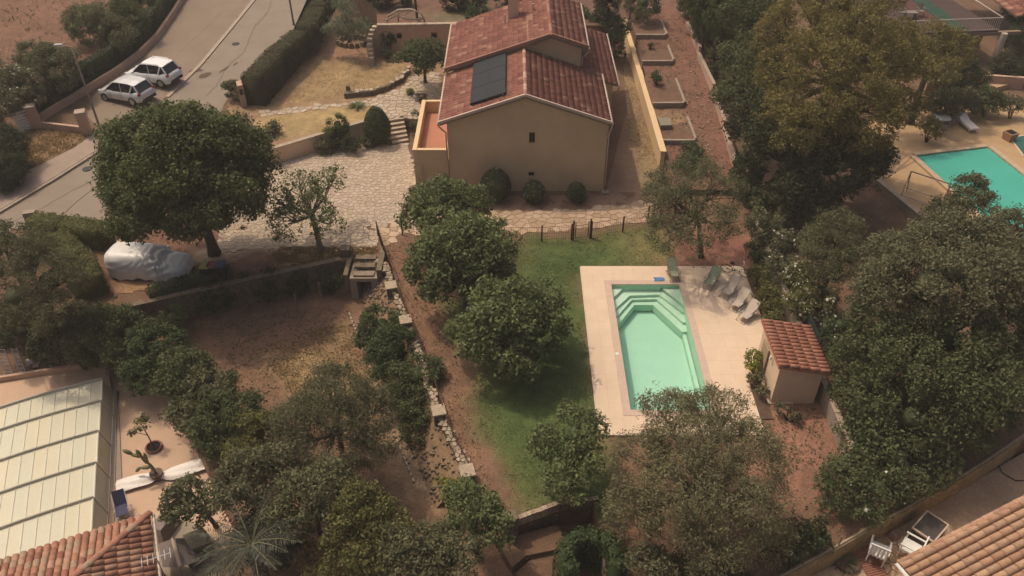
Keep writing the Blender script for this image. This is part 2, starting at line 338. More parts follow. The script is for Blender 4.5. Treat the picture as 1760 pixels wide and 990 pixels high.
def hedge(name, label, base_pts, width, z0, z1, leaf='hedge', size=.06, dens=1.0, cat='hedge', group=None, ztop=None, round_=.12):
    """clipped hedge along a polyline: a solid dark body under a shell of small leaves"""
    pts = [Vector(p[:2]) for p in base_pts]; zf = ztop or (lambda p: z1); zb = z0 if callable(z0) else (lambda p: z0)
    t = thing(name, (pts[0].x, pts[0].y, zb(pts[0])), label, cat, group)
    C, Nn, ev, ef = [], [], [], []
    for i in range(len(pts) - 1):
        a, b = pts[i], pts[i + 1]; d = (b - a); ln = d.length; d.normalize(); n = Vector((-d.y, d.x)); hw = width / 2
        k0 = len(ev)
        for q, zfun in ((a, 0), (b, 0)):
            for sgn, top in ((-1, 0), (1, 0), (1, 1), (-1, 1)):
                x = q + n * sgn * (hw - .07); ev.append((x.x, x.y, (zf(q) - .08) if top else zb(q) - .1))
        ef += [(k0, k0 + 1, k0 + 2, k0 + 3), (k0 + 7, k0 + 6, k0 + 5, k0 + 4), (k0 + 1, k0 + 5, k0 + 6, k0 + 2), (k0 + 4, k0, k0 + 3, k0 + 7), (k0 + 3, k0 + 2, k0 + 6, k0 + 7)]
        H = zf(a) - zb(a)
        faces = [('t', ln * width), ('l', ln * H), ('r', ln * H)] + ([('s', width * H)] if i == 0 else []) + ([('e', width * H)] if i == len(pts) - 2 else [])
        for kf, ar in faces:
            m_ = int(ar * dens * .62 / (size * size)); s = rng.random(m_); u = rng.random(m_)
            lump = .05 * np.sin(s * ln * 2.3 + i) + .04 * np.sin(s * ln * 5.1) + rng.normal(size=m_) * .03
            if kf == 't': S = s * ln; W = (u - .5) * width; Zf = 1 + lump * .8 / max(H, .3); nn = (0, 0, 1)
            elif kf == 'l': S = s * ln; W = hw + lump; Zf = u; nn = (n.x, n.y, 0)
            elif kf == 'r': S = s * ln; W = -hw - lump; Zf = u; nn = (-n.x, -n.y, 0)
            elif kf == 's': S = -.0 + lump; W = (u - .5) * width; Zf = s; nn = (-d.x, -d.y, 0)
            else: S = ln + lump; W = (u - .5) * width; Zf = s; nn = (d.x, d.y, 0)
            X = a.x + d.x * S + n.x * W; Y = a.y + d.y * S + n.y * W; f = np.clip(S / ln, 0, 1)
            zt = zf(a) * (1 - f) + zf(b) * f; z_b = zb(a) * (1 - f) + zb(b) * f
            C.append(np.stack([X, Y, z_b + (zt - z_b) * Zf], 1)); Nn.append(np.tile(nn, (m_, 1)))
    C = np.vstack(C); Nn = np.vstack(Nn) + unit(len(C)) * .8; Nn /= np.linalg.norm(Nn, axis=1, keepdims=True); TRI[0] += 2 * len(C)
    tint = .5 + .25 * np.sin(C[:, 0] * 2.1 + C[:, 1]) * np.sin(C[:, 1] * 1.7) + rng.normal(size=len(C)) * .22
    leafmesh('foliage', C, Nn, size, tint, LEAF[leaf], t, .6, (ev, ef, np.full(len(ev), .0)))
    return t
def spiky(name, label, cat, base, r, n, leaf, width=.05, arch=.5, up=.6, group=None, trunk=None):
    """rosette of strap leaves (agave, yucca)"""
    t = thing(name, base, label, cat, group); b = Vector(base)
    if trunk: mk('trunk', MB().tube([b, b + Vector((0, 0, trunk))], [.13, .1], 8), bark_m, t); b = b + Vector((0, 0, trunk))
    V, F, T = [], [], []
    for i in range(n):
        az = i * 2.399 + rnd.uniform(-.2, .2); el = rnd.uniform(.1, 1.2); d = Vector((math.cos(az), math.sin(az), 0)); sd = Vector((-d.y, d.x, 0))
        ln = r * rnd.uniform(.75, 1.1); tt = rnd.random()
        for k in range(4):
            f = k / 3; p = b + d * (ln * f * math.cos(el * (1 - .3 * f))) + Vector((0, 0, ln * (math.sin(el) * f * up - arch * .5 * f * f + .1)))
            wd = width * (1 - f) ** .5 * .5 + .004
            V += [tuple(p - sd * wd), tuple(p + sd * wd)]; T += [tt, tt]
        k0 = len(V) - 8; F += [(k0 + 2 * k, k0 + 2 * k + 1, k0 + 2 * k + 3, k0 + 2 * k + 2) for k in range(3)]
    leafmesh('leaves', np.array([[b.x, b.y, b.z]]), np.array([[0, 0, 1.]]), .02, np.array([.5]), LEAF[leaf], t, .5, (V, F, np.array(T)))
    return t
# ---------------------------------------------------------------- painted ground grids
def sdist(px, py, poly):
    """signed distance to polygon, positive inside"""
    d = np.full(px.shape, 1e9); ins = np.zeros(px.shape, bool); n = len(poly)
    for i in range(n):
        ax, ay = poly[i][:2]; bx, by = poly[(i + 1) % n][:2]; ex, ey = bx - ax, by - ay; wx, wy = px - ax, py - ay
        t = np.clip((wx * ex + wy * ey) / (ex * ex + ey * ey + 1e-9), 0, 1); d = np.minimum(d, np.hypot(wx - ex * t, wy - ey * t))
        c = ((ay > py) != (by > py)) & (px < (bx - ax) * (py - ay) / ((by - ay) if by != ay else 1e-9) + ax); ins ^= c
    return np.where(ins, d, -d)
_w = rng.random((6, 4))
def wob(x, y, s=1.0, seed=0):
    o = 0
    for k in range(6):
        a = _w[(k + seed) % 6]; f = s * (1.6 ** k) * .5; o = o + np.sin(x * f * (1 + a[0]) + y * f * a[1] + 6.3 * a[2] + seed) * np.sin(y * f * (1 + a[3]) - x * f * a[2] + 6.3 * a[0]) / (1.35 ** k)
    return o
def paint_grid(name, x0, x1, y0, y1, zf, step, base, layers, inside=None, kind='structure', rough=.03, m=None):
    nx = int((x1 - x0) / step) + 1; ny = int((y1 - y0) / step) + 1
    X, Y = np.meshgrid(np.linspace(x0, x1, nx), np.linspace(y0, y1, ny)); col = np.tile(np.array(base, float), (ny, nx, 1))
    for k, (poly, c, soft, wb) in enumerate(layers):
        a = np.clip(.5 + (sdist(X, Y, poly) + wb * wob(X, Y, 1.2, k)) / (2 * soft), 0, 1)[..., None]; col = col * (1 - a) + np.array(c) * a
    col *= (1 + .07 * wob(X, Y, .8, 3))[..., None]; Z = zf(X, Y) + rough * wob(X, Y, 2.5, 5) * .5
    cx = (X[:-1, :-1] + X[1:, 1:]) / 2; cy = (Y[:-1, :-1] + Y[1:, 1:]) / 2
    ok = sdist(cx, cy, inside) > step * .6 if inside is not None else np.ones(cx.shape, bool)
    if name == 'garden_soil': ok &= ~((cx > HOLE[0] - .1) & (cx < HOLE[1] + .1) & (cy > HOLE[2] - .1) & (cy < HOLE[3] + .1))
    idx = np.arange(nx * ny).reshape(ny, nx); F = np.stack([idx[:-1, :-1][ok], idx[:-1, 1:][ok], idx[1:, 1:][ok], idx[1:, :-1][ok]], 1).astype(np.int32)
    me = bpy.data.meshes.new(name); me.vertices.add(nx * ny); me.vertices.foreach_set('co', np.stack([X, Y, Z], -1).ravel())
    me.loops.add(F.size); me.loops.foreach_set('vertex_index', F.ravel()); me.polygons.add(len(F)); me.polygons.foreach_set('loop_start', np.arange(0, F.size, 4, dtype=np.int32))
    try: me.polygons.foreach_set('loop_total', np.full(len(F), 4, np.int32))
    except Exception: pass
    at = me.attributes.new('tone', 'FLOAT_COLOR', 'POINT'); at.data.foreach_set('color', np.concatenate([col, np.ones((ny, nx, 1))], -1).astype(np.float32).ravel())
    me.materials.append(m or ground_paint); me.update(calc_edges=True); me.validate(); me.polygons.foreach_set('use_smooth', [True] * len(me.polygons))
    o = bpy.data.objects.new(name, me); COL.objects.link(o); return props(o, kind=kind)
def tufts(name, poly, zf, n, leaf, h=.07, parent=None):
    xs = [p[0] for p in poly]; ys = [p[1] for p in poly]; X = rng.uniform(min(xs), max(xs), n * 3); Y = rng.uniform(min(ys), max(ys), n * 3)
    k = (sdist(X, Y, poly) > 0) & (wob(X, Y, 1.5, 2) > rng.normal(size=X.shape) * .8 - .3); X, Y = X[k][:n], Y[k][:n]
    C = np.stack([X, Y, zf(X, Y) + h * .6], 1); Nn = unit(len(C)); Nn[:, 2] = np.abs(Nn[:, 2]) * .6; Nn /= np.linalg.norm(Nn, axis=1, keepdims=True); TRI[0] += 2 * len(C)
    return leafmesh(name, C, Nn, h, rng.random(len(C)), LEAF[leaf], parent, .35, kind='stuff')
# ---------------------------------------------------------------- irregular paving
def voronoi(poly, cell, jit=.42, gap=.02):
    """irregular stone outlines filling a polygon"""
    xs = [p[0] for p in poly]; ys = [p[1] for p in poly]; nx = int((max(xs) - min(xs)) / cell) + 3; ny = int((max(ys) - min(ys)) / cell) + 3; S = {}
    for i in range(nx):
        for j in range(ny): S[i, j] = (min(xs) - cell + (i + .5 + rnd.uniform(-jit, jit) + .25 * (j % 2)) * cell, min(ys) - cell + (j + .5 + rnd.uniform(-jit, jit)) * cell)
    out = []; keys = list(S); A = np.array([S[k] for k in keys]); ins = sdist(A[:, 0], A[:, 1], poly)
    for k, di in zip(keys, ins):
        if di < -.15 * cell: continue
        c = S[k]; q = [(c[0] - cell, c[1] - cell), (c[0] + cell, c[1] - cell), (c[0] + cell, c[1] + cell), (c[0] - cell, c[1] + cell)]
        for a in (-2, -1, 0, 1, 2):
            for b in (-2, -1, 0, 1, 2):
                o = S.get((k[0] + a, k[1] + b))
                if o is None or (a == 0 and b == 0): continue
                mx, my = (c[0] + o[0]) / 2, (c[1] + o[1]) / 2; nx_, ny_ = o[0] - c[0], o[1] - c[1]; l = math.hypot(nx_, ny_); nx_ /= l; ny_ /= l
                mx -= nx_ * gap; my -= ny_ * gap; r = []
                for i in range(len(q)):
                    p, s = q[i], q[(i + 1) % len(q)]; dp = (p[0] - mx) * nx_ + (p[1] - my) * ny_; ds = (s[0] - mx) * nx_ + (s[1] - my) * ny_
                    if dp <= 0: r.append(p)
                    if (dp < 0) != (ds < 0) and abs(dp - ds) > 1e-9: t = dp / (dp - ds); r.append((p[0] + (s[0] - p[0]) * t, p[1] + (s[1] - p[1]) * t))
                q = r
                if len(q) < 3: break
            if len(q) < 3: break
        if len(q) >= 3: out.append((c, q))
    return out
def paving(name, poly, cell, z, mats, cap=300, th=.035, key=None, jit=.42, gap=.02, zf=None, label=None, cat=None, piece='paving_stone', kind='structure'):
    base = mk(name, MB().prism(poly, z - .25, z), joint_m, kind=kind, label=label, cat=cat) if zf is None else mk(name, sheet_mb(poly, zf, 0), joint_m, kind=kind, label=label, cat=cat)
    st = voronoi(poly, cell, jit, gap); st.sort(key=key or (lambda s: s[0][1])); rest = MB()
    for i, (c, q) in enumerate(st):
        zz = z if zf is None else zf(c[0], c[1]); top = zz + th * rnd.uniform(.6, 1.1); mi = rnd.randrange(len(mats))
        if i < cap: mk(piece, MB().prism(q, zz - .03, top, inset=.04), mats[mi], base)
        else: rest.prism(q, zz - .03, top, mi, inset=.04)
    if rest.v: mk('far_paving_stones', rest, mats, base, kind='stuff')
    return base
def sheet_mb(poly, zf, off=.0):
    mb = MB(); n = len(poly); a = sum(poly[i][0] * poly[(i + 1) % n][1] - poly[(i + 1) % n][0] * poly[i][1] for i in range(n))
    if a < 0: poly = poly[::-1]
    return mb.add([(p[0], p[1], zf(p[0], p[1]) + off) for p in poly], [tuple(range(n))])
# ---------------------------------------------------------------- roof tiles
def tile_data(name, kind_, W, Ln, mats):
    """barrel: half-round tile; flat: interlocking tile with one roll. Returns one mesh per colour plus its raw arrays"""
    if kind_ == 'barrel': prof = [(W * .5 + W * .47 * math.cos(math.pi * (1 - k / 6)), W * .42 * math.sin(math.pi * k / 6)) for k in range(7)]
    else: prof = [(.004, .0), (W * .30, .004), (W * .42, .038), (W * .58, .052), (W * .74, .038), (W * .86, .004), (W - .004, 0)]
    vs = []; 
    for yy, lift, k in ((0, .038, 1.0), (Ln * 1.08, .004, .92)):
        for x, z in prof: vs.append(((x - W / 2) * k + W / 2, yy, z * k + lift))
    n = len(prof); fs = [(i, i + 1, n + i + 1, n + i) for i in range(n - 1)]
    for x, z in prof: vs.append((x, 0, max(z + .038 - .03, .0)))
    fs += [(2 * n + i, 2 * n + i + 1, i + 1, i) for i in range(n - 1)]
    ms = []
    for m_ in mats:
        me = bpy.data.meshes.new(name); me.from_pydata(vs, [], fs); me.materials.append(m_); me.polygons.foreach_set('use_smooth', [i < n - 1 for i in range(len(fs))]); ms.append(me)
    return dict(W=W, L=Ln, v=np.array(vs), f=fs, ms=ms, mats=mats)
def tile_roof(parent, A, B, up, length, td, cap=0, test=None, name='roof_tile', under=joint_m, base=True, wts=None):
    """eave line A-B (3D), unit vector up the slope, length up the slope"""
    A, B, up = Vector(A), Vector(B), Vector(up).normalized(); u = (B - A)
    if u.cross(up).z < 0: A, B = B, A; u = -u
    ln = u.length; u.normalize(); n = u.cross(up).normalized(); nu = int(ln / td['W']); nv = int(length / td['L']); W = ln / nu; Lh = length / nv
    cells = [((i + .5) * W, (j + .5) * Lh, i, j) for j in range(nv) for i in range(nu)]
    if test: cells = [c for c in cells if test(c[0], c[1])]
    off = wloc(parent)
    def dist(c): p = A + u * c[0] + up * c[1]; return p.x ** 2 + p.y ** 2 + (p.z - CAMH) ** 2
    cells.sort(key=dist); rest = MB(); M3 = Matrix((u * (W / td['W']), up * (Lh / td['L']), n)).transposed(); M3n = np.array(M3)
    for k, c in enumerate(cells):
        o_ = A + u * (c[2] * W) + up * (c[3] * Lh) + n * rnd.uniform(0, .008)
        mi = rnd.choices(range(len(td['mats'])), wts)[0] if wts else rnd.randrange(len(td['mats']))
        if k < cap:
            M4 = M3.to_4x4(); a = rnd.uniform(-.012, .012); M4 = M4 @ Matrix.Rotation(a, 4, 'Z'); M4.translation = o_ - off
            ob = bpy.data.objects.new(name, td['ms'][mi]); COL.objects.link(ob); ob.parent = parent; ob.matrix_local = M4
        else:
            V = td['v'] @ M3n.T + np.array(o_); rest.add(V.tolist(), td['f'], mi)
    if rest.v: mk('far_roof_tiles', rest, td['mats'], parent, kind='stuff', smooth=True)
    if base:
        mk('roof_deck', MB().slab(A - n * .01, B - n * .01, B + up * length - n * .01, A + up * length - n * .01, .12), under, parent)
    return dict(A=A, B=B, u=u, n=n, up=up)
def barrel_run(parent, name, pts, r, m_, step=.42):
    """ridge or verge made of overlapping half-round tiles, one object each"""
    for i in range(len(pts) - 1):
        a, b = Vector(pts[i]), Vector(pts[i + 1]); d = b - a; n_ = max(1, int(d.length / step)); d.normalize(); s = (b - a).length / n_
        sd = d.cross(Vector((0, 0, 1))).normalized(); upv = sd.cross(d)
        for k in range(n_):
            p = a + d * (k * s); mb = MB(); vs = []
            for q, rr in ((p - d * .03, r), (p + d * (s + .02), r * .86)):
                for j in range(7): t = math.pi * j / 6; vs.append(q + sd * (rr * math.cos(t)) + upv * (rr * .8 * math.sin(t)))
            mb.add(vs, [(j, j + 1, 8 + j, 7 + j) for j in range(6)] + [tuple(range(6, -1, -1)), tuple(range(7, 14))])
            mk(name, mb, m_[rnd.randrange(len(m_))] if isinstance(m_, list) else m_, parent, smooth=False)
# ================================================================ THE GROUND
def XY(pts, z=0.0): return [P(u, v, z)[:2] for u, v in pts]
mk('ground', MB().prism([(-900, -300), (900, -300), (900, 1500), (-900, 1500)], -6, -2.6), soil, kind='structure')
M_EDGE = [(-400, 32.5), (-22, 32.9), (-16, 35.2), (-9.9, 37.6), (-7.6, 37.9), (-7.75, 38.5), (-6.58, 35.0), (-5.5, 32.3), (-3.35, 25.7), (-1.9, 22.15), (.2, 20.0),
          (1.75, 20.75), (3.4, 20.9), (3.6, 17.0), (9.57, 17.0), (12.86, 18.7), (14.56, 19.64), (17.55, 21.21), (20.83, 23.06), (60, 45), (400, 120), (400, 700), (-400, 700)]
HOLE = (5.3, 9.46, 25.75, 35.5)                  # where the pool basin is sunk
hx0_, hx1_, hy0_, hy1_ = HOLE; i_ = M_EDGE.index((3.4, 20.9))
M_A = M_EDGE[:i_ + 1] + [(hx0_, hy0_), (hx0_, hy1_), (hx1_, hy1_), (hx1_, hy0_), (hx0_ + .001, hy0_), (3.401, 20.899)] + M_EDGE[i_ + 1:]
mk('garden_terrain', MB().prism(M_A, -3.0, -.03), soil, kind='structure')
mk('lower_garden_terrain', MB().prism([(-20.6, 33.2), (-16.5, 27.6), (-11.8, 20.6), (-11.8, 12), (6, 12), (6, 22), (0, 30), (-5, 39), (-16, 38)], -3.0, -1.53), soil, kind='structure')
mk('lower_terrain', MB().prism([(-60, 34), (-20.5, 34), (-13, 21), (-12, 10), (-60, 10)], -3.2, -2.23), soil, kind='structure')
flat0 = lambda x, y: x * 0
SOILc = (.185, .105, .066); DRYc = (.32, .215, .108); LAWNc = (.072, .105, .030); LAWN2 = (.115, .125, .042); DKSOIL = (.17, .09, .062)
# main garden: soil along the stone wall, green lawn round the pool
lawn_poly = XY([(905, 405), (1010, 408), (1125, 385), (1150, 440), (1150, 470), (990, 470), (1030, 760), (1060, 900), (905, 890), (870, 820), (800, 690), (835, 640), (760, 520), (860, 470)])
lawn_core = XY([(925, 415), (1005, 425), (1050, 430), (1040, 465), (985, 480), (1030, 760), (1040, 880), (940, 860), (870, 760), (830, 690), (900, 640), (880, 540)])
strip = XY([(655, 430), (700, 410), (740, 440), (800, 680), (850, 860), (800, 820), (700, 560)])
paint_grid('garden_soil', -9, 14.55, 17.2, 45.0, flat0, .16, SOILc, [
    (strip, (.215, .118, .072), .8, .5), (lawn_poly, LAWN2, .55, .28), (lawn_core, LAWNc, .9, .35),
    (XY([(850, 400), (920, 400), (1130, 380), (1130, 372), (850, 385)]), (.26, .17, .10), .3, .1),
    (XY([(1080, 400), (1140, 400), (1150, 455), (1080, 450)]), (.18, .155, .060), .9, .3),
    (XY([(1180, 380), (1290, 400), (1300, 455), (1150, 455)]), (.26, .12, .085), .8, .4),
    (XY([(1330, 690), (1430, 700), (1420, 800), (1300, 900), (1280, 800)]), (.30, .15, .10), .9, .4)], inside=M_EDGE)
tufts('grass', lawn_poly, flat0, 20000, 'turf', .035); tufts('dry_grass', strip, flat0, 3500, 'dry', .05)
# lower garden
lowz = lambda x, y: x * 0 - 1.5
lg = [(-19.2, 32), (-16.3, 27.7), (-11.6, 20.7), (-11.6, 13), (4, 13), (1, 21), (-5, 31), (-8.2, 38.3), (-16, 37.2)]
dryz = XY([(440, 600), (560, 560), (610, 560), (680, 700), (600, 740), (520, 700)], -1.5)
pathp = XY([(606, 548), (622, 540), (720, 700), (760, 850), (700, 860), (680, 780)], -1.5)
paint_grid('lower_garden_soil', -20, 4, 13, 38.4, lowz, .18, (.195, .110, .068), [
    (dryz, DRYc, .9, .6), (XY([(330, 570), (640, 500), (640, 560), (420, 640)], -1.5), (.185, .105, .066), 1.2, .6),
    (XY([(640, 640), (700, 700), (760, 880), (680, 860), (640, 760)], -1.5), (.27, .17, .10), .6, .4), (pathp, (.29, .20, .125), .35, .12)], inside=lg)
tufts('dry_grass', dryz, lowz, 6000, 'dry', .05)
# bank of rubble below the stone wall
bt = [(-7.75, 38.3), (-6.78, 35.0), (-5.7, 32.3), (-3.55, 25.75), (-2.05, 22.2)]; bb = [(-8.7, 36.2), (-8.0, 34.2), (-6.9, 31.2), (-4.75, 25.0), (-3.3, 21.6)]
bank = MB()
for i in range(4): bank.quad((*bt[i], .0), (*bb[i], -1.52), (*bb[i + 1], -1.52), (*bt[i + 1], .0))
bank_o = mk('embankment', bank, dry_soil, kind='structure')
rb = MB()
for i in range(520):
    k = rnd.randrange(4); f = rnd.random(); g = rnd.random() ** .8; a = Vector(bt[k]).lerp(Vector(bt[k + 1]), f); b = Vector(bb[k]).lerp(Vector(bb[k + 1]), f); q = a.lerp(b, g)
    s = rnd.uniform(.06, .2); rb.box((q.x, q.y, -1.5 * g + .02), (s * rnd.uniform(.7, 1.3), s, s * .7), rnd.uniform(0, 3), 0, .7)
mk('rubble', rb, rock_m, bank_o, kind='stuff')
# upper front yard, 1 m above the driveway
UP = [(-18.6, 48.0), (-16.6, 48.45), (-10.6, 52.75), (-8.95, 53.45), (-7.75, 53.9), (-4.6, 55.0), (-4.6, 62), (-4.0, 66.5), (-11.4, 66.0), (-14, 68), (-19, 74), (-21, 62), (-21.3, 56), (-19.6, 50)]
mk('front_yard_terrain', MB().prism(UP, -.5, .97), soil, kind='structure')
upz = lambda x, y: x * 0 + 1.0
U = lambda pts: XY(pts, 1.0)
paint_grid('front_yard_grass', -21.3, -3.9, 47.5, 74, upz, .2, (.30, .19, .105), [
    (U([(455, 185), (560, 75), (700, 110), (700, 130), (640, 160), (590, 165)]), DRYc, .4, .2),
    (U([(560, 60), (690, 60), (700, 100), (640, 110), (560, 95)]), (.30, .17, .105), .7, .4),
    (U([(435, 205), (600, 180), (650, 185), (665, 210), (460, 240), (430, 230)]), (.37, .26, .12), .3, .2)], inside=UP)
tufts('dry_grass', U([(455, 185), (560, 95), (690, 115), (640, 160)]), upz, 2500, 'dry', .045)
# high terrace behind the arched wall and on up the hill
T3 = [(-11.0, 65.15), (-4.3, 65.45), (7.6, 65.4), (7.6, 82), (14, 82), (14, 95), (60, 95), (60, 200), (-60, 200), (-19, 82), (-12, 72)]
mk('upper_terrace_terrain', MB().prism(T3, -1, 3.27), soil, kind='structure')
paint_grid('upper_terrace_soil', -20, 12, 64, 100, lambda x, y: x * 0 + 3.3, .3, (.17, .09, .062), [(XY([(720, 25), (800, 10), (1000, 20), (1000, 60), (760, 40)], 3.3), (.17, .13, .075), 1.0, .6)], inside=T3)
# hill of the left-hand plots and the road on it
mk('hillside', sheet_mb([(-300, 41.3), (-20.6, 41.3), (-19, 74), (-19, 300), (-300, 300)], road_z, .0), soil, kind='structure')
paint_grid('hillside_soil', -70, -30, 50, 100, lambda x, y: .06 * (y - 41) + .03, .35, (.17, .088, .056), [(
    [PR(*p)[:2] for p in ((0, 100), (150, 80), (240, 30), (330, -40), (330, -100), (-100, -100), (-100, 100))], (.20, .105, .066), 1.5, .8)], inside=[(-70, 50), (-35.5, 52.6), (-31.6, 60.4), (-31.0, 70), (-31.5, 100), (-70, 100)])
roadL = [PR(u, v)[:2] for u, v in ((0, 367), (95, 310), (187, 251), (240, 208), (285, 170), (345, 110), (395, 50), (437, -3), (455, -30))]
roadR = [PR(u, v)[:2] for u, v in ((550, -30), (527, 0), (500, 60), (410, 142), (385, 180), (350, 260), (200, 388), (60, 388), (0, 400), (-60, 420), (-60, 410))]
mk('road', sheet_mb(roadL + roadR, road_z, .012), asphalt, kind='structure')
lane = [PR(u, v)[:2] for u, v in ((300, 158), (345, 110), (395, 50), (437, -3), (455, -30), (325, -30), (318, 0), (272, 70), (202, 130), (160, 165), (150, 200), (187, 240), (240, 208))]
mk('parking_lane', sheet_mb(lane, road_z, .02), mat('parking_asphalt', (.255, .19, .14), .9, .09, .5, .25, 40), kind='structure')
walkp = [PR(u, v)[:2] for u, v in ((187, 248), (95, 307), (0, 364), (-50, 395), (-50, 350), (0, 322), (70, 285), (130, 255), (165, 228), (200, 215))]
mk('pavement', MB().prism([(x, y, slope_z(y, .13)) for x, y in walkp], -.2, None), pave_m, kind='structure')
vg = [PR(u, v)[:2] for u, v in ((40, 225), (150, 225), (165, 230), (130, 255), (60, 291), (45, 285))]
mk('verge', sheet_mb(vg, road_z, .15), dry_soil, kind='structure'); tufts('dry_grass', vg, lambda x, y: .06 * (y - 41) + .16, 3500, 'dry', .07)
# kerb between lane and road: single kerb stones
def kerb(name, pts, w_, h, off):
    base = None; acc = []
    for i in range(len(pts) - 1):
        a, b = Vector(pts[i]), Vector(pts[i + 1]); n = max(1, round((b - a).length / 1.0)); acc += [a.lerp(b, k / n) for k in range(n)]
    acc.append(Vector(pts[-1])); base = mk(name, MB().box((acc[0].x, acc[0].y, slope_z(acc[0].y) - .1), (.1, .1, .1)), kerb_m, kind='structure')
    for a, b in zip(acc[:-1], acc[1:]):
        d = (b - a).normalized(); n = Vector((-d.y, d.x)) * w_ / 2; a2, b2 = a + d * .012, b - d * .012; mb = MB()
        q = [a2 - n, b2 - n, b2 + n, a2 + n]; mb.prism([(p.x, p.y, slope_z(p.y, off + h)) for p in q], -.15, None); mk('kerb_stone', mb, kerb_m, base)
kerb('lane_kerb', [PR(u, v)[:2] for u, v in ((288, 168), (345, 112), (395, 52), (437, 0), (455, -25))], .30, .07, .02)
kerb('pavement_kerb', [PR(u, v)[:2] for u, v in ((200, 243), (187, 251), (95, 310), (0, 367), (-40, 393))], .16, .15, .0)
# patches and a drain on the road
pt = MB()
for u, v, a, b in ((335, 122, 1.3, .35), (352, 130, .9, .5), (385, 120, .25, .6), (405, 110, .2, .3), (410, 30, .5, .15)): 
    p = PR(u, v); q = []
    for k in range(7): t = k * .9; q.append((p[0] + a * .5 * math.cos(t) * rnd.uniform(.6, 1.1) + b * .4 * math.sin(t), p[1] + b * 1.2 * math.sin(t) * rnd.uniform(.7, 1.1)))
    pt.v += [(x, y, slope_z(y, .03)) for x, y in q]; pt.f.append(tuple(range(len(pt.v) - 7, len(pt.v)))); pt.mi.append(0)
mk('road_patch', pt, mat('dark_tar', (.13, .085, .06), .9, .2, 3, .2), kind='structure')
# ---- driveway of irregular stones
drive = XY([(372, 432), (395, 300), (455, 275), (560, 250), (640, 243), (668, 250), (700, 246), (722, 335), (700, 352), (690, 372), (650, 402), (648, 425), (600, 434), (545, 428), (470, 428)])
paving('driveway', drive, .33, .005, stone_m, 300, .02, gap=.011)
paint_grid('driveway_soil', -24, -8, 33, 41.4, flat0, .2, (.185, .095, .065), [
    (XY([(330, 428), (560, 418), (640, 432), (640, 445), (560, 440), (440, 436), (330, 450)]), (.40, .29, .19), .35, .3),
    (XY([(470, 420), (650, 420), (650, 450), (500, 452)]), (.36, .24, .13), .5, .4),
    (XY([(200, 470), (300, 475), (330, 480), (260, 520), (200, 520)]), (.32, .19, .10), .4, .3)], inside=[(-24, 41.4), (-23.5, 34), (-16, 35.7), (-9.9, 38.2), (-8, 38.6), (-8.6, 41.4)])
tufts('dry_grass', XY([(455, 425), (650, 425), (640, 450), (480, 452)]), flat0, 4000, 'dry', .07)
yardp = XY([(692, 350), (722, 338), (1040, 335), (1098, 110), (1108, 110), (1140, 290), (1130, 352), (980, 372), (870, 378), (690, 380)])
mk('house_yard', MB().prism(yardp, -.4, .004), mat('packed_earth', (.27, .17, .115), .95, .15, 1.5, .4, 14), kind='structure')
paving('house_path', XY([(690, 376), (860, 366), (980, 362), (1130, 346), (1128, 372), (1070, 385), (1010, 392), (900, 400), (850, 402), (735, 402), (690, 402), (655, 425), (652, 404)]), .50, .012, yel_m, 260, .028, gap=.013)
dgz = XY([(1071, 110), (1098, 110), (1108, 150), (1137, 285), (1130, 345), (1102, 345), (1093, 245), (1082, 240)])
mk('alley_verge', MB().prism(dgz, -.3, .03), mat('straw_ground', (.32, .225, .125), .95, .2, 3, .5, 12), kind='structure'); tufts('dry_grass', dgz, flat0, 5000, 'dry', .05)
# upper path and steps
paving('front_path', U([(440, 193), (600, 176), (640, 168), (700, 150), (705, 130), (755, 125), (760, 170), (722, 176), (715, 205), (690, 202), (662, 205), (655, 190), (640, 180), (600, 180), (450, 201)]), .5, 1.0, stone_m, 230, .035)
steps = thing('stone_steps', (-8.3, 51.6, 0), 'flight of six stone steps beside the round clipped bush, rising to the front path', 'steps')
for i in range(6):
    f = i / 6; a = Vector((-8.46, 51.3)).lerp(Vector((-9.0, 53.4)), f); b = Vector((-7.35, 51.75)).lerp(Vector((-7.9, 53.75)), f); a2 = Vector((-8.46, 51.3)).lerp(Vector((-9.0, 53.4)), f + 1 / 6); b2 = Vector((-7.35, 51.75)).lerp(Vector((-7.9, 53.75)), f + 1 / 6)
    h = (i + 1) / 6 * 1.0
    s_ = mk('step', MB().prism([tuple(a2), tuple(b2), tuple(b.lerp(b2, .06)), tuple(a.lerp(a2, .06))], -.1, h - .05), concrete_m, steps)
    st_ = voronoi([tuple(a), tuple(b), tuple(b2), tuple(a2)], .36, .3, .015); mb = MB()
    mk('tread', MB().prism([tuple(a), tuple(b), tuple(b.lerp(b2, 1.08)), tuple(a.lerp(a2, 1.08))], h - .05, h), stone_m[i % 4], steps)
# retaining wall in front of the upper yard, and the low curved stone edge
w1 = mk('garden_retaining_wall', wallrun(MB(), [(-16.9, 48.2), (-13.6, 50.6), (-10.55, 52.72), (-9.02, 53.4)], .28, -.1, 1.14), wall_c, label='long cream retaining wall below the dry front yard', cat='wall', kind='thing')
mk('wall_coping', wallrun(MB(), [(-16.92, 48.19), (-13.6, 50.6), (-10.55, 52.72), (-9.0, 53.41)], .34, 1.142, 1.19), kerb_m, w1)
ce = [P(*p, 1.0)[:2] for p in ((592, 168), (640, 163), (668, 153), (690, 138), (703, 122))]
w2 = mk('curved_stone_edge', wallrun(MB(), ce, .32, .9, 1.38), rock_m, label='low curved stone wall edging the dry front lawn', cat='wall')
for (c, q) in voronoi([(a[0], a[1]) for a in ce] + [(a[0] + .3, a[1] + .32) for a in ce[::-1]], .35, .3, .02)[:60]: mk('capstone', MB().prism(q, 1.37, 1.44, inset=.05), stone_m[rnd.randrange(4)], w2)
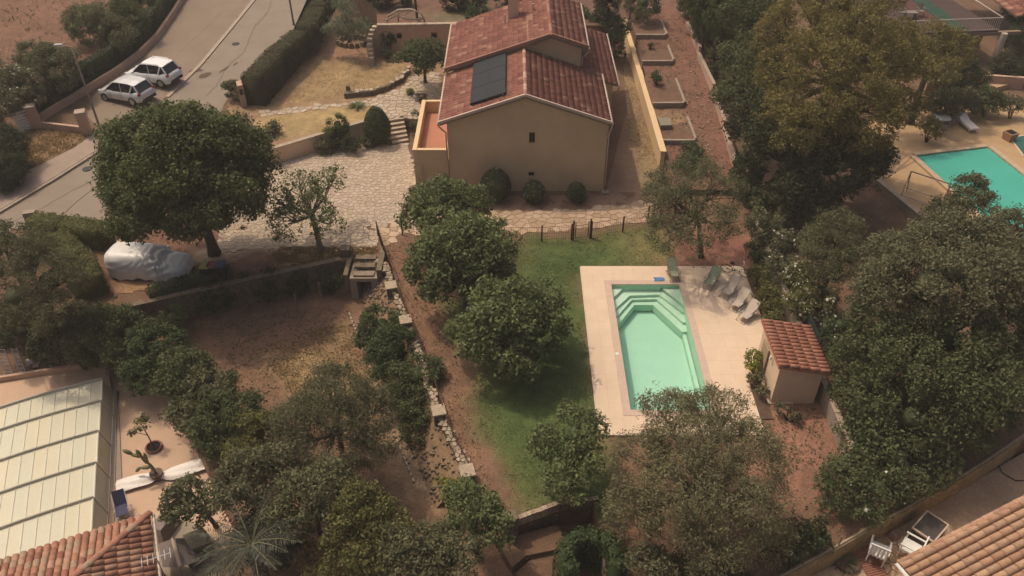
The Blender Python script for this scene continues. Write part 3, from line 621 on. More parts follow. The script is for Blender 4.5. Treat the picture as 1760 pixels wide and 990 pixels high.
# arched wall
aw = thing('arched_wall', (-7.6, 65.2, 1), 'tall pinkish garden wall with two small arched niches beside the tiled roof', 'wall')
a, b = Vector((-11.0, 65.0)), Vector((-4.1, 65.3)); d = (b - a)
def wseg(x0, x1, z0, z1, y=0, th=.35, m_=wall_p, nm='wall_panel'): 
    p = a + d * ((x0 + x1) / 2 / 6.9); return mk(nm, MB().box((p.x, p.y + y, (z0 + z1) / 2), (x1 - x0, th, z1 - z0), math.atan2(d.y, d.x)), m_, aw)
for x0, x1 in ((0, 1.55), (1.95, 4.35), (4.85, 6.9)): wseg(x0, x1, .9, 3.45)
for x0, x1 in ((1.55, 1.95), (4.35, 4.85)):
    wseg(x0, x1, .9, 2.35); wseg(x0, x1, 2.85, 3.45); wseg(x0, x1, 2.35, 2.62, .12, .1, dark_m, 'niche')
    wseg(x0, x1, 2.62, 2.85, .09, .1, tile_m[1], 'niche_grille')
for k in range(17): 
    p = a + d * ((k + .5) / 17); mk('capstone', MB().box((p.x, p.y, 3.5), (.39, .42, .09 + rnd.random() * .03), math.atan2(d.y, d.x) + rnd.uniform(-.05, .05)), stone_m[rnd.randrange(4)], aw)
cw = thing('stone_wing_wall', (-11.2, 64, 1), 'curved rough stone wall end descending from the pinkish wall', 'wall')
pr_ = [(-11.1, 65.1, 3.5), (-11.45, 64.6, 3.1), (-11.55, 63.9, 2.6), (-11.45, 63.2, 2.0), (-11.3, 62.6, 1.6)]
for i in range(4):
    for k in range(2):
        p = Vector(pr_[i]).lerp(Vector(pr_[i + 1]), k / 2 + .25); mk('stone', MB().box((p.x, p.y, (p.z + .9) / 2), (.42, .42, p.z - .9 + rnd.uniform(-.05, .05)), rnd.uniform(-.2, .2), 0, .92), stone_m[rnd.randrange(4)], cw)
# pergola-like rustic branch arch
ar = mk('rustic_branch_arch', MB().tube([(-10.3, 65.8, 3.3), (-10.1, 65.9, 3.9), (-9.3, 66, 4.35), (-8.2, 66, 4.4), (-7.4, 65.9, 4.1), (-7.1, 65.8, 3.3)], .08, 6).tube([(-10.4, 66, 3.5), (-9.4, 65.9, 3.95), (-8.6, 65.9, 3.6), (-7.3, 65.8, 3.7)], .07, 6).tube([(-9.3, 66, 4.3), (-9.35, 66, 3.4)], .07, 6).tube([(-8.9, 66, 3.9), (-8.2, 66, 4.35)], .06, 6), mat('bleached_wood', (.50, .42, .31), .85, .1, 5, .2), label='pale curved branch frame behind the pinkish wall', cat='garden frame', smooth=True)
# ================================================================ MAIN HOUSE
hs = thing('villa', (1.0, 48.5, 0), 'ochre two-storey villa with red tiled roofs and a large dark solar collector', 'house')
# walls: front block with gable, upper block, lean-to, terrace block
def gable(x0, x1, y0, y1, zl, zr_, xr, zridge, m_=wall_m, nm='wall'):
    vs = [(x0, y0, -.1), (x1, y0, -.1), (x1, y0, zr_), (xr, y0, zridge), (x0, y0, zl), (x0, y1, -.1), (x1, y1, -.1), (x1, y1, zr_), (xr, y1, zridge), (x0, y1, zl)]
    return mk(nm, MB().add(vs, [(0, 1, 2, 3, 4), (9, 8, 7, 6, 5), (0, 5, 6, 1), (1, 6, 7, 2), (2, 7, 8, 3), (3, 8, 9, 4), (4, 9, 5, 0)]), m_, hs)
S1 = 1.80 / 5.25; RX = .8
zf1 = lambda x: 6.62 - abs(x - RX) * S1
# front wall pieces round the two small windows
zl, zr_ = zf1(-4.0) - .08, zf1(5.9) - .08
def fw(x0, x1, z0, z1): mk('front_wall', MB().box(((x0 + x1) / 2, 45.35, (z0 + z1) / 2), (x1 - x0, .3, z1 - z0)), wall_m, hs)
vs = []
mk('gable_wall', MB().add([(-4.0, 45.2, 4.2), (5.9, 45.2, 4.2), (5.9, 45.2, zr_), (RX, 45.2, zf1(RX) - .08), (-4, 45.2, zl), (-4.0, 45.5, 4.2), (5.9, 45.5, 4.2), (5.9, 45.5, zr_), (RX, 45.5, zf1(RX) - .08), (-4, 45.5, zl)],
   [(0, 1, 2, 3, 4), (9, 8, 7, 6, 5), (0, 5, 6, 1), (1, 6, 7, 2), (2, 7, 8, 3), (3, 8, 9, 4), (4, 9, 5, 0)]), wall_m, hs)
fw(-4.0, 1.06, -.1, 4.2); fw(1.42, 5.9, -.1, 4.2); fw(1.06, 1.42, -.1, 1.05); fw(1.06, 1.42, 1.4, 3.45)
for z0, z1 in ((3.45, 4.2), (1.05, 1.4)):
    wn = mk('window', MB().box((1.24, 45.42, (z0 + z1) / 2), (.36, .05, z1 - z0)), carg_m, hs)
    mk('frame', MB().box((1.24, 45.385, z0 + .02), (.36, .03, .04)).box((1.24, 45.385, z1 - .02), (.36, .03, .04)).box((1.08, 45.385, (z0 + z1) / 2), (.04, .03, z1 - z0 - .08)).box((1.40, 45.385, (z0 + z1) / 2), (.04, .03, z1 - z0 - .08)), iron_m, wn)
mk('side_wall', MB().box((-3.85, 48.9, 2.3), (.3, 6.8, 4.76)), wall_m, hs); mk('side_wall', MB().box((5.75, 48.9, 2.3), (.3, 6.8, 4.74)), wall_m, hs)
# side windows on the alley wall
for y in (47.2, 50.2):
    wn = mk('side_window', MB().box((5.915, y, 2.0), (.04, 1.0, 1.2)), carg_m, hs); [mk('shutter', MB().box((5.95, y + q_, 2.0), (.04, .48, 1.25)), mat('grey_shutter', (.16, .15, .14), .7, .05, 4, .1), wn) for q_ in (-.75, .75)]
SU = (7.55 - 5.14) / (2.58 + 4.49); zu = lambda x: 7.55 - abs(x - 2.58) * SU
gable(-3.95, 4.65, 52.3, 60.2, zu(-3.95) - .08, zu(4.65) - .08, 2.58, 7.47, wall_m, 'upper_wall')
mk('lean_to_wall', MB().add([(4.66, 52.35, -.1), (6.95, 52.35, -.1), (6.95, 52.35, 4.02), (4.66, 52.35, 4.75), (4.66, 61, -.1), (6.95, 61, -.1), (6.95, 61, 4.02), (4.66, 61, 4.75)], [(0, 1, 2, 3), (7, 6, 5, 4), (1, 5, 6, 2), (2, 6, 7, 3), (4, 0, 3, 7)]), wall_m, hs)
td_h = tile_data('roof_tile', 'flat', .36, .37, tile_m); upL = Vector((1, 0, S1)).normalized(); upR = Vector((-1, 0, S1)).normalized()
LL = 5.25 * math.hypot(1, S1); e0 = 6.70 - 5.25 * S1
WT = [4, 3, 3, 2, 1]
tile_roof(hs, (-4.45, 44.95, e0), (-4.45, 52.25, e0), upL, LL - .06, td_h, 150, wts=WT)
tile_roof(hs, (6.05, 44.95, e0), (6.05, 52.25, e0), upR, LL - .06, td_h, 150, wts=[3, 5, 2, 4, .5])
uU = Vector((1, 0, SU)).normalized(); uV = Vector((-1, 0, SU)).normalized(); zl_ = zu(-4.52) + .05; zr2 = zu(5.05) + .05
tile_roof(hs, (-4.52, 52.05, zl_), (-4.52, 60.6, zl_), uU, 7.1 * math.hypot(1, SU) - .06, td_h, 0, wts=WT)
tile_roof(hs, (5.05, 52.05, zr2), (5.05, 60.6, zr2), uV, 2.47 * math.hypot(1, SU) - .06, td_h, 0, wts=WT)
uW = Vector((-1, 0, .33)).normalized(); tile_roof(hs, (7.28, 52.3, 4.05), (7.28, 61.6, 4.05), uW, 2.6 * math.hypot(1, .33), td_h, 0, wts=[3, 5, 1, 4, .3])
# ridges, verges, gutters
barrel_run(hs, 'ridge_tile', [(RX, 44.9, 6.72), (RX, 52.25, 6.72)], .13, [wall_p, tile_m[4]]); barrel_run(hs, 'ridge_tile', [(2.58, 52.0, 7.62), (2.58, 60.6, 7.62)], .14, [tile_m[4], tile_m[2]])
pk = (.0, .0)
mk('verge_trim', MB().slab((-4.47, 44.84, e0 + .03), (-4.47, 44.96, e0 + .03), (RX, 44.96, 6.74), (RX, 44.84, 6.74), .16).slab((RX, 44.84, 6.74), (RX, 44.96, 6.74), (6.07, 44.96, e0 + .03), (6.07, 44.84, e0 + .03), .16), gutter_m, hs)
mk('verge_trim', MB().slab((-4.54, 51.93, zl_ + .05), (-4.54, 52.05, zl_ + .05), (2.58, 52.05, 7.64), (2.58, 51.93, 7.64), .2).slab((2.58, 51.93, 7.64), (2.58, 52.05, 7.64), (5.07, 52.05, zr2 + .05), (5.07, 51.93, zr2 + .05), .2), tile_m[4], hs)
mk('roof_flashing', MB().slab((1.02, 52.2, zu(1.02) + .10), (1.16, 52.2, zu(1.16) + .10), (1.16, 57.6, zu(1.16) + .10), (1.02, 57.6, zu(1.02) + .10), .05), tile_m[4], hs)
def gut(x, y0, y1, z, sx):
    mk('gutter', MB().tube([(x, y0, z), (x, y1, z)], .075, 8), gutter_m, hs, smooth=True)
gut(-4.52, 44.9, 51.9, e0 - .02, -1); gut(6.13, 44.9, 52.2, e0 - .02, 1); gut(-4.6, 52.0, 60.6, zl_ - .03, -1); gut(5.13, 52.0, 60.6, zr2 - .03, 1); gut(7.36, 52.3, 61.6, 4.02, 1)
for x, xw, y, z, zb in ((-4.52, -4.07, 45.1, e0 - .05, 2.4), (6.13, 5.97, 45.0, e0 - .05, .1), (5.13, 4.72, 52.15, zr2 - .05, 5.5), (7.36, 7.02, 52.3, 4.0, .1)):
    mk('downpipe', MB().tube([(x, y, z), (x, y, z - .15), ((x + xw) / 2, y - .02, z - .4), (xw, y, z - .6), (xw, y, zb)], .05, 7), gutter_m, hs, smooth=True)
mk('splash_block', MB().box((6.0, 44.9, .08), (.5, .4, .16)), concrete_m, hs)
# chimney
ch = mk('chimney', MB().box((.1, 58.0, 7.3), (.75, .6, 2.0)).box((.1, 58.0, 8.33), (.86, .7, .08)), wall_c, hs)
cv = []; 
dome = MB()
for y in (57.62, 58.38):
    for k in range(9): t = math.pi * k / 8; cv.append((.1 + .42 * math.cos(t), y, 8.55 + .36 * math.sin(t)))
dome.add(cv, [(k, k + 1, 10 + k, 9 + k) for k in range(8)]).box((-.28, 58, 8.46), (.08, .7, .2)).box((.48, 58, 8.46), (.08, .7, .2)); mk('chimney_hood', dome, wall_c, ch)
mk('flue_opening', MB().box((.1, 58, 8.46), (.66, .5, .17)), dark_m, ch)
mk('vent_pipe', MB().tube([(-.5, 57.2, 6.3), (-.5, 57.2, 7.2)], .06, 7), gutter_m, hs); mk('vent_pipe', MB().tube([(1.5, 57.8, 7.1), (1.5, 57.8, 7.75)], .07, 7), gutter_m, hs)
mk('vent_pipe', MB().tube([(.55, 59.6, 7), (.6, 59.6, 8.6)], .03, 6), gutter_m, hs)
# solar collector: four panels in one frame, lying on the slope
n1 = Vector((-S1, 0, 1)).normalized(); c4 = [Vector((x, y, 6.70 - (RX - x) * S1)) for x, y in ((-2.5, 45.85), (-.32, 45.85), (-.32, 52.05), (-2.5, 52.05))]
so_ = mk('solar_collector', MB().slab(*[tuple(p + n1 * .24) for p in c4], .12), mat('collector_frame', (.02, .022, .025), .5, .05, 3, 0), hs)
for i in range(2):
    for j in range(3):
        f0, f1, g0, g1 = i / 2 + .012, (i + 1) / 2 - .004, j / 3 + .003, (j + 1) / 3 - .004
        q = [c4[0].lerp(c4[1], f) .lerp(c4[3].lerp(c4[2], f), g) + n1 * .262 for f, g in ((f0, g0), (f1, g0), (f1, g1), (f0, g1))]; mk('solar_panel', MB().slab(*[tuple(p) for p in q], .02), panel_m, so_)
mk('panel_rail', MB().tube([tuple(c4[0] + n1 * .12 + Vector((.2, -.1, 0))), tuple(c4[0] + n1 * .1 + Vector((.2, 6.3, 0)))], .04, 4).tube([tuple(c4[1] + n1 * .12 + Vector((-.2, -.1, 0))), tuple(c4[1] + n1 * .1 + Vector((-.2, 6.3, 0)))], .04, 4), chrome_m, so_)
# terrace block beside the house
tx0, tx1, ty0, ty1 = -6.2, -4.02, 45.12, 52.15
mk('terrace_block', MB().box(((tx0 + tx1) / 2, (ty0 + ty1) / 2, 1.05), (tx1 - tx0 - .02, ty1 - ty0 - .02, 2.3)), wall_m, hs)
mk('terrace_floor', MB().box(((tx0 + tx1) / 2, (ty0 + ty1) / 2, 2.22), (tx1 - tx0 - .5, ty1 - ty0 - .5, .05)), terra_m, hs)
mk('parapet', MB().box((tx0 + .1, (ty0 + ty1) / 2, 2.6), (.2, ty1 - ty0, .8)), wall_c, hs)
mk('parapet', MB().box(((tx0 + tx1) / 2 + .1, ty0 + .1, 2.6), (tx1 - tx0 - .21, .2, .8)), wall_m, hs); mk('parapet', MB().box(((tx0 + tx1) / 2 + .1, ty1 - .1, 2.6), (tx1 - tx0 - .21, .2, .8)), wall_m, hs)
mk('parapet_coping', MB().box((tx0 + .1, (ty0 + ty1) / 2, 3.02), (.27, ty1 - ty0 + .04, .05)).box(((tx0 + tx1) / 2 + .13, ty0 + .1, 3.02), (tx1 - tx0 - .28, .26, .05)).box(((tx0 + tx1) / 2 + .13, ty1 - .1, 3.02), (tx1 - tx0 - .28, .26, .05)), wall_w, hs)
mk('drainpipe', MB().tube([(-5.75, 45.06, 2.0), (-5.75, 45.06, 0)], .04, 6), gutter_m, hs)
# ================================================================ ALLEY WALL, PLANTER BEDS
alw = mk('alley_wall', MB().prism([(9.92, 47.9), (10.2, 47.9), (10.2, 71.8), (9.92, 71.8)], -.2, 1.35), wall_w, label='long straight yellow wall beside the alley of the villa', cat='wall')
mk('wall_coping', MB().box((10.06, 59.9, 1.385), (.42, 24.1, .06)), wall_w, alw)
def bedz(y): return np.interp(y, [40, 49.9, 54.6, 61, 65.5, 70, 80], [.6, .95, 1.3, 1.75, 2.15, 2.5, 3.0])
slope_poly = [(10.2, 45.5), (14.45, 45.5), (14.75, 50), (14.9, 62), (14.6, 75), (14.5, 82), (10.2, 82)]
paint_grid('side_garden_soil', 10.1, 16, 44.5, 82, lambda x, y: np.interp(y, [43, 45.5, 49.9, 54.6, 61, 65.5, 70, 80], [0, .55, .95, 1.3, 1.75, 2.15, 2.5, 3.0]), .2, (.185, .095, .066),
    [([(10.3, 50), (12.5, 50), (12.6, 54), (10.3, 54)], (.27, .165, .095), .4, .3), ([(12.9, 46), (14.7, 46), (14.8, 70), (13.2, 75)], (.205, .102, .070), .5, .3)], inside=[(10.1, 44.6), (15.3, 44.6), (15.6, 60), (15.6, 82), (10.1, 82)])
mk('side_garden_base', MB().prism(slope_poly, -.5, .3), soil, kind='structure')
for i, (yf, yb, xr, z, lb) in enumerate(((49.75, 53.7, 12.6, 1.2, 'stone edge of the planting bed closest to the villa corner'), (54.6, 59.3, 12.6, 1.62, 'stone edge of the planting bed with the round leafy shrub'), (61.1, 64.7, 12.75, 2.05, 'stone edge of the planting bed with one tiny seedling'),
        (65.5, 69.4, 12.8, 2.45, 'bare stone-edged planting bed, fourth up the slope'), (68.9 + 1.6, 73.5, 12.85, 2.85, 'stone edge of the highest planting bed under the grey bush'))):
    t = thing('bed_edging', (11.3, yf, z), lb, 'garden edging', 'stepped planting beds')
    mk('bed_soil', MB().prism([(10.22, yf + .1), (xr - .1, yf + .1), (xr - .1, yb), (10.22, yb)], z - 1.0, z - .06), mat('bed_earth', (.185, .105, .070), .95, .18, 1.5, .5, 12), t)
    n_ = 7
    for k in range(n_): x0 = 10.22 + (xr - .25 - 10.22) * k / n_; mk('edging_stone', MB().box((x0 + (xr - .47 - 10.0) / n_ / 2, yf + rnd.uniform(-.02, .02), z - .37), ((xr - .25 - 10.22) / n_ - .01, .2, .86), 0), concrete_m, t)
    mk('edging_stone', MB().box((xr - .17, yf + .08, z - .37), (.26, .2, .86), .6), concrete_m, t)
    for k in range(7): y0 = yf + .3 + (yb - yf - .6) * k / 7; mk('edging_stone', MB().box((xr, y0 + .2, z - .37), (.17, (yb - yf - .6) / 7 - .01, .84 - k * .01)), concrete_m, t)
mk('utility_box', MB().box((10.75, 52.0, 1.2), (.75, 1.1, .5), .05).box((10.75, 52.0, 1.46), (.8, 1.15, .05), .05), mat('grey_green_lid', (.24, .22, .16), .8, .1, 3, .1), label='squat grey-green metal box against the yellow wall', cat='box')
fl = thing('low_boundary_wall', (14.6, 55, 0), 'low stepped pinkish wall closing the soil strip from the dark trees', 'wall')
for y0, y1, x0, x1, z in ((45.5, 51.5, 14.55, 14.85, 1.35), (51.5, 56.5, 14.85, 14.95, 1.75), (56.5, 62.5, 15.0, 14.9, 2.2), (62.5, 72, 15.0, 14.8, 2.6)):
    mk('wall_section', wallrun(MB(), [(x0, y0), (x1, y1)], .18, -.1, z), wall_p, fl); mk('wall_coping', wallrun(MB(), [(x0, y0), (x1, y1)], .26, z + .002, z + .05), kerb_m, fl)
# boundary wall on the pool side
bwl = thing('boundary_wall', (14.6, 32, 0), 'pale narrow boundary wall running down past the pool house', 'wall')
for i in range(9):
    y0 = 22.8 + i * 2.1; mk('wall_section', MB().box((14.55 - .02 * i * 0, y0 + 1.04, .45), (.2, 2.08, 1.0)), concrete_m, bwl); mk('wall_coping', MB().box((14.55, y0 + 1.04, .98), (.28, 2.06, .05)), kerb_m, bwl)
ws = MB()
for i in range(46): ws.box((14.83, 29 + i * .32, 1.15), (.03, .31, 1.3), 0)
mk('windbreak_netting', ws, mat('dark_green_netting', (.022, .032, .026), .9, .15, 3, .3, 20), label='dark green windbreak netting fixed behind the pale boundary wall', cat='netting')
# ================================================================ POOL AND DECK
DX0, DX1, DY0, DY1 = 3.92, 13.15, 24.4, 36.95; PX0, PX1, PY0, PY1 = 5.47, 9.29, 25.9, 35.33; DZ = .07
dk = MB()
for x0, x1, y0, y1 in ((DX0, PX0 - .04, DY0, DY1), (PX1 + .04, 11.39, DY0, 26.33), (PX1 + .04, DX1, 26.33, DY1), (PX0 - .04, PX1 + .04, PY1 + .04, DY1), (PX0 - .04, PX1 + .04, DY0, PY0 - .04)): dk.box(((x0 + x1) / 2, (y0 + y1) / 2, -.1), (x1 - x0, y1 - y0, .3))
deck = mk('pool_terrace', dk, mat('deck_bed', (.47, .33, .24), .9, .08, 3, .1), kind='structure')
cpw = .34
bed_x0, bed_x1, bed_y0, bed_y1 = 11.40, 11.97, 25.37, 28.25
def paver(x0, x1, y0, y1, m_, nm='paver', top=DZ): mk(nm, MB().box(((x0 + x1) / 2, (y0 + y1) / 2, (top + .045) / 2), (x1 - x0 - .003, y1 - y0 - .003, top - .045)), m_, deck)
ys = np.arange(DY0, DY1 + .01, (DY1 - DY0) / 13)
for j in range(13):
    y0, y1 = ys[j], ys[j + 1]
    for x0, x1, n in ((DX0, PX0 - cpw, 2), (PX1 + cpw, DX1, 6)):
        for k in range(n):
            a, b = x0 + (x1 - x0) * k / n, x0 + (x1 - x0) * (k + 1) / n
            if b > 11.45 and y1 < 26.4: continue
            if not (a < bed_x1 and b > bed_x0 and y0 < bed_y1 - .3 and y1 > bed_y0 + .1): paver(a, b, y0, y1, rnd.choice(deck_m))
for k in range(8):
    a, b = PX0 - cpw + (PX1 - PX0 + 2 * cpw) * k / 8, PX0 - cpw + (PX1 - PX0 + 2 * cpw) * (k + 1) / 8
    paver(a, b, PY1 + cpw, (PY1 + cpw + DY1) / 2, rnd.choice(deck_m)); paver(a, b, (PY1 + cpw + DY1) / 2, DY1, rnd.choice(deck_m)); paver(a, b, DY0, PY0 - cpw, rnd.choice(deck_m))
n = 17
for k in range(n):
    y0, y1 = PY0 + (PY1 - PY0) * k / n, PY0 + (PY1 - PY0) * (k + 1) / n; paver(PX0 - cpw, PX0 + .03, y0, y1, coping_m, 'coping_stone', .085); paver(PX1 - .03, PX1 + cpw, y0, y1, coping_m, 'coping_stone', .085)
for k in range(9):
    a, b = PX0 - cpw + (PX1 - PX0 + 2 * cpw) * k / 9, PX0 - cpw + (PX1 - PX0 + 2 * cpw) * (k + 1) / 9; paver(a, b, PY1 - .03, PY1 + cpw, coping_m, 'coping_stone', .086); paver(a, b, PY0 - cpw, PY0 + .03, coping_m, 'coping_stone', .086)
mk('deck_edge', MB().box((DX0 - .03, (DY0 + DY1) / 2, -.02), (.05, DY1 - DY0, .16)).box(((DX0 + DX1) / 2, DY1 + .03, -.02), (DX1 - DX0, .05, .16)), deck_m[0], deck)
# basin with octagonal steps; clear water on top
liner = mat('pool_liner', (.50, .66, .53), .5, .03, 2, 0); linerd = mat('pool_step_liner', (.53, .67, .54), .5, .02, 2, 0)
pool = thing('swimming_pool', (7.38, 30.6, 0), 'rectangular pale green swimming pool with angled corner steps', 'swimming pool')
D = -1.2
mk('basin', MB().box(((PX0 + PX1) / 2, (PY0 + PY1) / 2, D - .1), (PX1 - PX0 + .4, PY1 - PY0 + .4, .2)).box((PX0 - .1, (PY0 + PY1) / 2, D / 2 - .04), (.2, PY1 - PY0 + .4, -D + .1)).box((PX1 + .1, (PY0 + PY1) / 2, D / 2 - .04), (.2, PY1 - PY0 + .4, -D + .1))
   .box(((PX0 + PX1) / 2, PY1 + .1, D / 2 - .04), (PX1 - PX0, .2, -D + .1)).box(((PX0 + PX1) / 2, PY0 - .1, D / 2 - .04), (PX1 - PX0, .2, -D + .1)), liner, pool)
def stepmesh(pts, z0, z1):   # region between the pool's far end and a chamfered outline
    l = [(PX0, pts[0][1])] + pts + [(PX1, pts[-1][1])]; mb = MB()
    for a, b in zip(l[:-1], l[1:]): 
        if abs(a[0] - b[0]) > 1e-3: mb.prism([(a[0], a[1]), (b[0], b[1]), (b[0], PY1), (a[0], PY1)], z0, z1)
    return mb
def chz(ps, z): return [P(u, v, z)[:2] for u, v in ps]
s1 = chz([(1053, 514), (1071, 495)], -.2); s1r = chz([(1134, 493), (1178, 525)], -.2)
mk('step', MB().prism([(PX0, s1[0][1]), (s1[1][0], s1[1][1]), (s1[1][0], PY1), (PX0, PY1)], -1.15, -.20), linerd, pool)
mk('step', MB().prism([(s1r[0][0], s1r[0][1]), (PX1, s1r[1][1]), (PX1, PY1), (s1r[0][0], PY1)], -1.15, -.20), linerd, pool)
for pts, z in (([(1056.7, 531), (1082.5, 508), (1132.6, 506), (1176, 538)], -.38), ([(1061, 543), (1086, 515), (1128, 514), (1174, 554)], -.54), ([(1064, 556), (1090, 524), (1122, 524), (1172, 570)], -.70)):
    q = chz(pts, z); q = [(max(PX0, min(PX1, x)), y) for x, y in q]; mk('step', stepmesh([q[0], q[1], q[2], q[3]], -1.15 + z * .001, z), linerd, pool)
mk('bench_ledge', MB().box((PX1 - .14, 29.8, -1.05), (.20, 7.7, .4)), liner, pool); mk('bench_ledge', MB().box((PX0 + .07, 29.8, -1.05), (.10, 7.7, .4)), linerd, pool)
mk('skimmer', MB().box((PX0 + .02, 33.9, -.12), (.06, .25, .16)), white_m, pool); mk('deck_inlet', MB().tube([(5.25, 29.7, DZ), (5.25, 29.7, DZ + .03)], .1, 10), white_m, pool); mk('deck_inlet', MB().tube([(8.8, 36.2, DZ), (8.8, 36.2, DZ + .02)], .07, 8), pave_m, pool)
def water_mat(name, dens, col, refl=1.0, wave=.15):
    m, t, b = _nodes(name); N, K = t.nodes, t.links; tr = N.new('ShaderNodeBsdfTransparent'); gl = N.new('ShaderNodeBsdfGlossy'); gl.inputs['Roughness'].default_value = .04
    fr = N.new('ShaderNodeFresnel'); fr.inputs[0].default_value = 1.33; ms = N.new('ShaderNodeMixShader'); K.new(fr.outputs[0], ms.inputs[0]); K.new(tr.outputs[0], ms.inputs[1]); K.new(gl.outputs[0], ms.inputs[2])
    ns = N.new('ShaderNodeTexNoise'); ns.inputs['Scale'].default_value = 2.2; bp = N.new('ShaderNodeBump'); bp.inputs['Strength'].default_value = wave; bp.inputs['Distance'].default_value = .05; K.new(ns.outputs[0], bp.inputs['Height']); K.new(bp.outputs[0], gl.inputs['Normal']); K.new(bp.outputs[0], fr.inputs['Normal'])
    va = N.new('ShaderNodeVolumeAbsorption'); va.inputs[0].default_value = tuple(col) + (1,); va.inputs[1].default_value = dens
    K.new(ms.outputs[0], N['Material Output'].inputs['Surface']); K.new(va.outputs[0], N['Material Output'].inputs['Volume']); return m
mk('water', MB().box(((PX0 + PX1) / 2, (PY0 + PY1) / 2, (D - .08 - .03) / 2), (PX1 - PX0 + .02, PY1 - PY0 + .02, -.03 - D + .08)), water_mat('pool_water', .16, (.30, .86, .78), wave=.45), pool)
# ---- pool house
ph = thing('pool_house', (13.1, 27.8, 0), 'small cream pool house with a single-pitch roof of barrel tiles', 'pool house')
hx0, hx1, hy0, hy1 = 12.1, 14.12, 26.4, 29.3
mk('walls', MB().add([(hx0, hy0, -.1), (hx1, hy0, -.1), (hx1, hy0, 2.02), (hx0, hy0, 2.42), (hx0, hy1, -.1), (hx1, hy1, -.1), (hx1, hy1, 2.02), (hx0, hy1, 2.42)], [(0, 1, 2, 3), (7, 6, 5, 4), (1, 5, 6, 2), (2, 6, 7, 3), (4, 0, 3, 7)]), wall_c, ph)
td_p = tile_data('pool_house_tile', 'barrel', .235, .42, tile_r); us = Vector((-1, 0, .19)).normalized()
tile_roof(ph, (14.32, 26.2, 2.14), (14.32, 29.45, 2.14), us, 2.42, td_p, 200, name='roof_tile', under=tile_r[1])
mk('door', MB().box((12.02, 28.3, 1.0), (.06, .85, 1.95)), mat('beige_door', (.38, .27, .18), .7, .05, 4, .1), ph)
mk('lamp', MB().box((11.98, 27.4, 2.0), (.1, .12, .18), 0, 0, .7), white_m, ph)
pb = thing('planting_bed', ((bed_x0 + bed_x1) / 2, 27, 0), 'small earth bed cut into the terrace against the pool house', 'flower bed')
mk('bed_soil', MB().box(((bed_x0 + bed_x1) / 2, (bed_y0 + bed_y1) / 2, .055), (bed_x1 - bed_x0, bed_y1 - bed_y0, .06)), mat('dark_earth', (.12, .075, .05), .95, .2, 3, .5, 14), pb)
# ---- sun chairs
def deckchair(name, label, x, y, z, rz, m_, L_=1.05, group=None, back=.85):
    t = thing(name, (x, y, z), label, 'deck chair', group, rz); f = MB(); r = .016
    for s in (-.29, .29):
        f.tube([(s, -.42, .42), (s, .15, .38), (s, .72, back + .12)], r, 6); f.tube([(s * .93, -.5, .02), (s * .93, .36, .62)], r, 5); f.tube([(s * .86, .55, .02), (s * .86, -.35, .5)], r, 5)
        f.tube([(s * 1.08, -.4, .60), (s * 1.08, .3, .62)], r * 1.3, 5)
    for y_, z_ in ((-.42, .42), (.72, back + .12), (-.5, .02), (.55, .02)): f.tube([(-.29, y_, z_), (.29, y_, z_)], r, 5)
    mk('frame', f, chrome_m if m_ is fabric_m else pole_m, t, local=True, smooth=True); s = MB(); pf = [(-.42, .43), (-.15, .37), (.12, .37), (.3, .52), (.72, back + .12)]
    for (a, za), (b, zb) in zip(pf[:-1], pf[1:]): s.add([(-.27, a, za - .012), (.27, a, za - .012), (.27, b, zb - .012), (-.27, b, zb - .012), (-.27, a, za), (.27, a, za), (.27, b, zb), (-.27, b, zb)], [(0, 3, 2, 1), (4, 5, 6, 7), (0, 4, 7, 3), (1, 2, 6, 5)])
    s.v = [(p[0], p[1], p[2]) for p in s.v]; mk('sling', s, m_, t, local=True); return t
cg = 'reclining deck chairs on the pool terrace'
def dc(u, v, rz, m_, lb): 
    p = P(u, v, .3); o = deckchair('deck_chair', lb, p[0], p[1], DZ, rz, m_, group=cg); o.scale = (.95, 1.02, .85)
dc(1252, 500, -.75, fabric_m, 'beige sling deck chair nearest the dark bicycle')
dc(1268, 521, -.75, fabric_m, 'beige sling deck chair in the middle of the angled row of three')
dc(1283, 541, -.85, fabric_m, 'beige sling deck chair closest to the pool house')
dc(1157, 470, .1, fabric_g, 'pale green sling deck chair at the lawn edge beside the blue float')
dc(1222, 484, -.6, fabric_g, 'green low sling chair half hidden in tree shade on the terrace')
# float
pf_ = P(1133, 480, .1); mk('kickboard', MB().prism([(pf_[0] - .3, pf_[1] - .16), (pf_[0] + .18, pf_[1] - .16), (pf_[0] + .3, pf_[1] - .07), (pf_[0] + .3, pf_[1] + .07), (pf_[0] + .18, pf_[1] + .16), (pf_[0] - .3, pf_[1] + .16), (pf_[0] - .24, pf_[1])], DZ + .002, DZ + .05), blue_m, label='flat blue foam kickboard on the pool edge', cat='kickboard')
# bicycle
bk = thing('bicycle', (12.55, 36.2, DZ), 'dark bicycle leaning at the corner of the pool terrace', 'bicycle', None, -.35)
for x, nm in ((-.52, 'wheel'), (.52, 'wheel')):
    ring = MB(); ring.tube([(x + .33 * math.cos(k * math.pi / 9), 0, .34 + .33 * math.sin(k * math.pi / 9)) for k in range(19)], .022, 5, cap=False); wh = mk(nm, ring, tyre_m, bk, local=True)
    sp = MB()
    for k in range(6): sp.tube([(x, 0, .34), (x + .31 * math.cos(k * 1.047), 0, .34 + .31 * math.sin(k * 1.047))], .006, 3)
    mk('spokes', sp, chrome_m, wh, local=True)
mk('frame', MB().tube([(-.52, 0, .34), (-.05, 0, .3), (.38, 0, .82), (-.2, 0, .82), (-.05, 0, .3)], .022, 6).tube([(-.52, 0, .34), (-.2, 0, .82)], .015, 5).tube([(.52, 0, .34), (.36, 0, .95)], .02, 5), plast_m, bk, local=True)
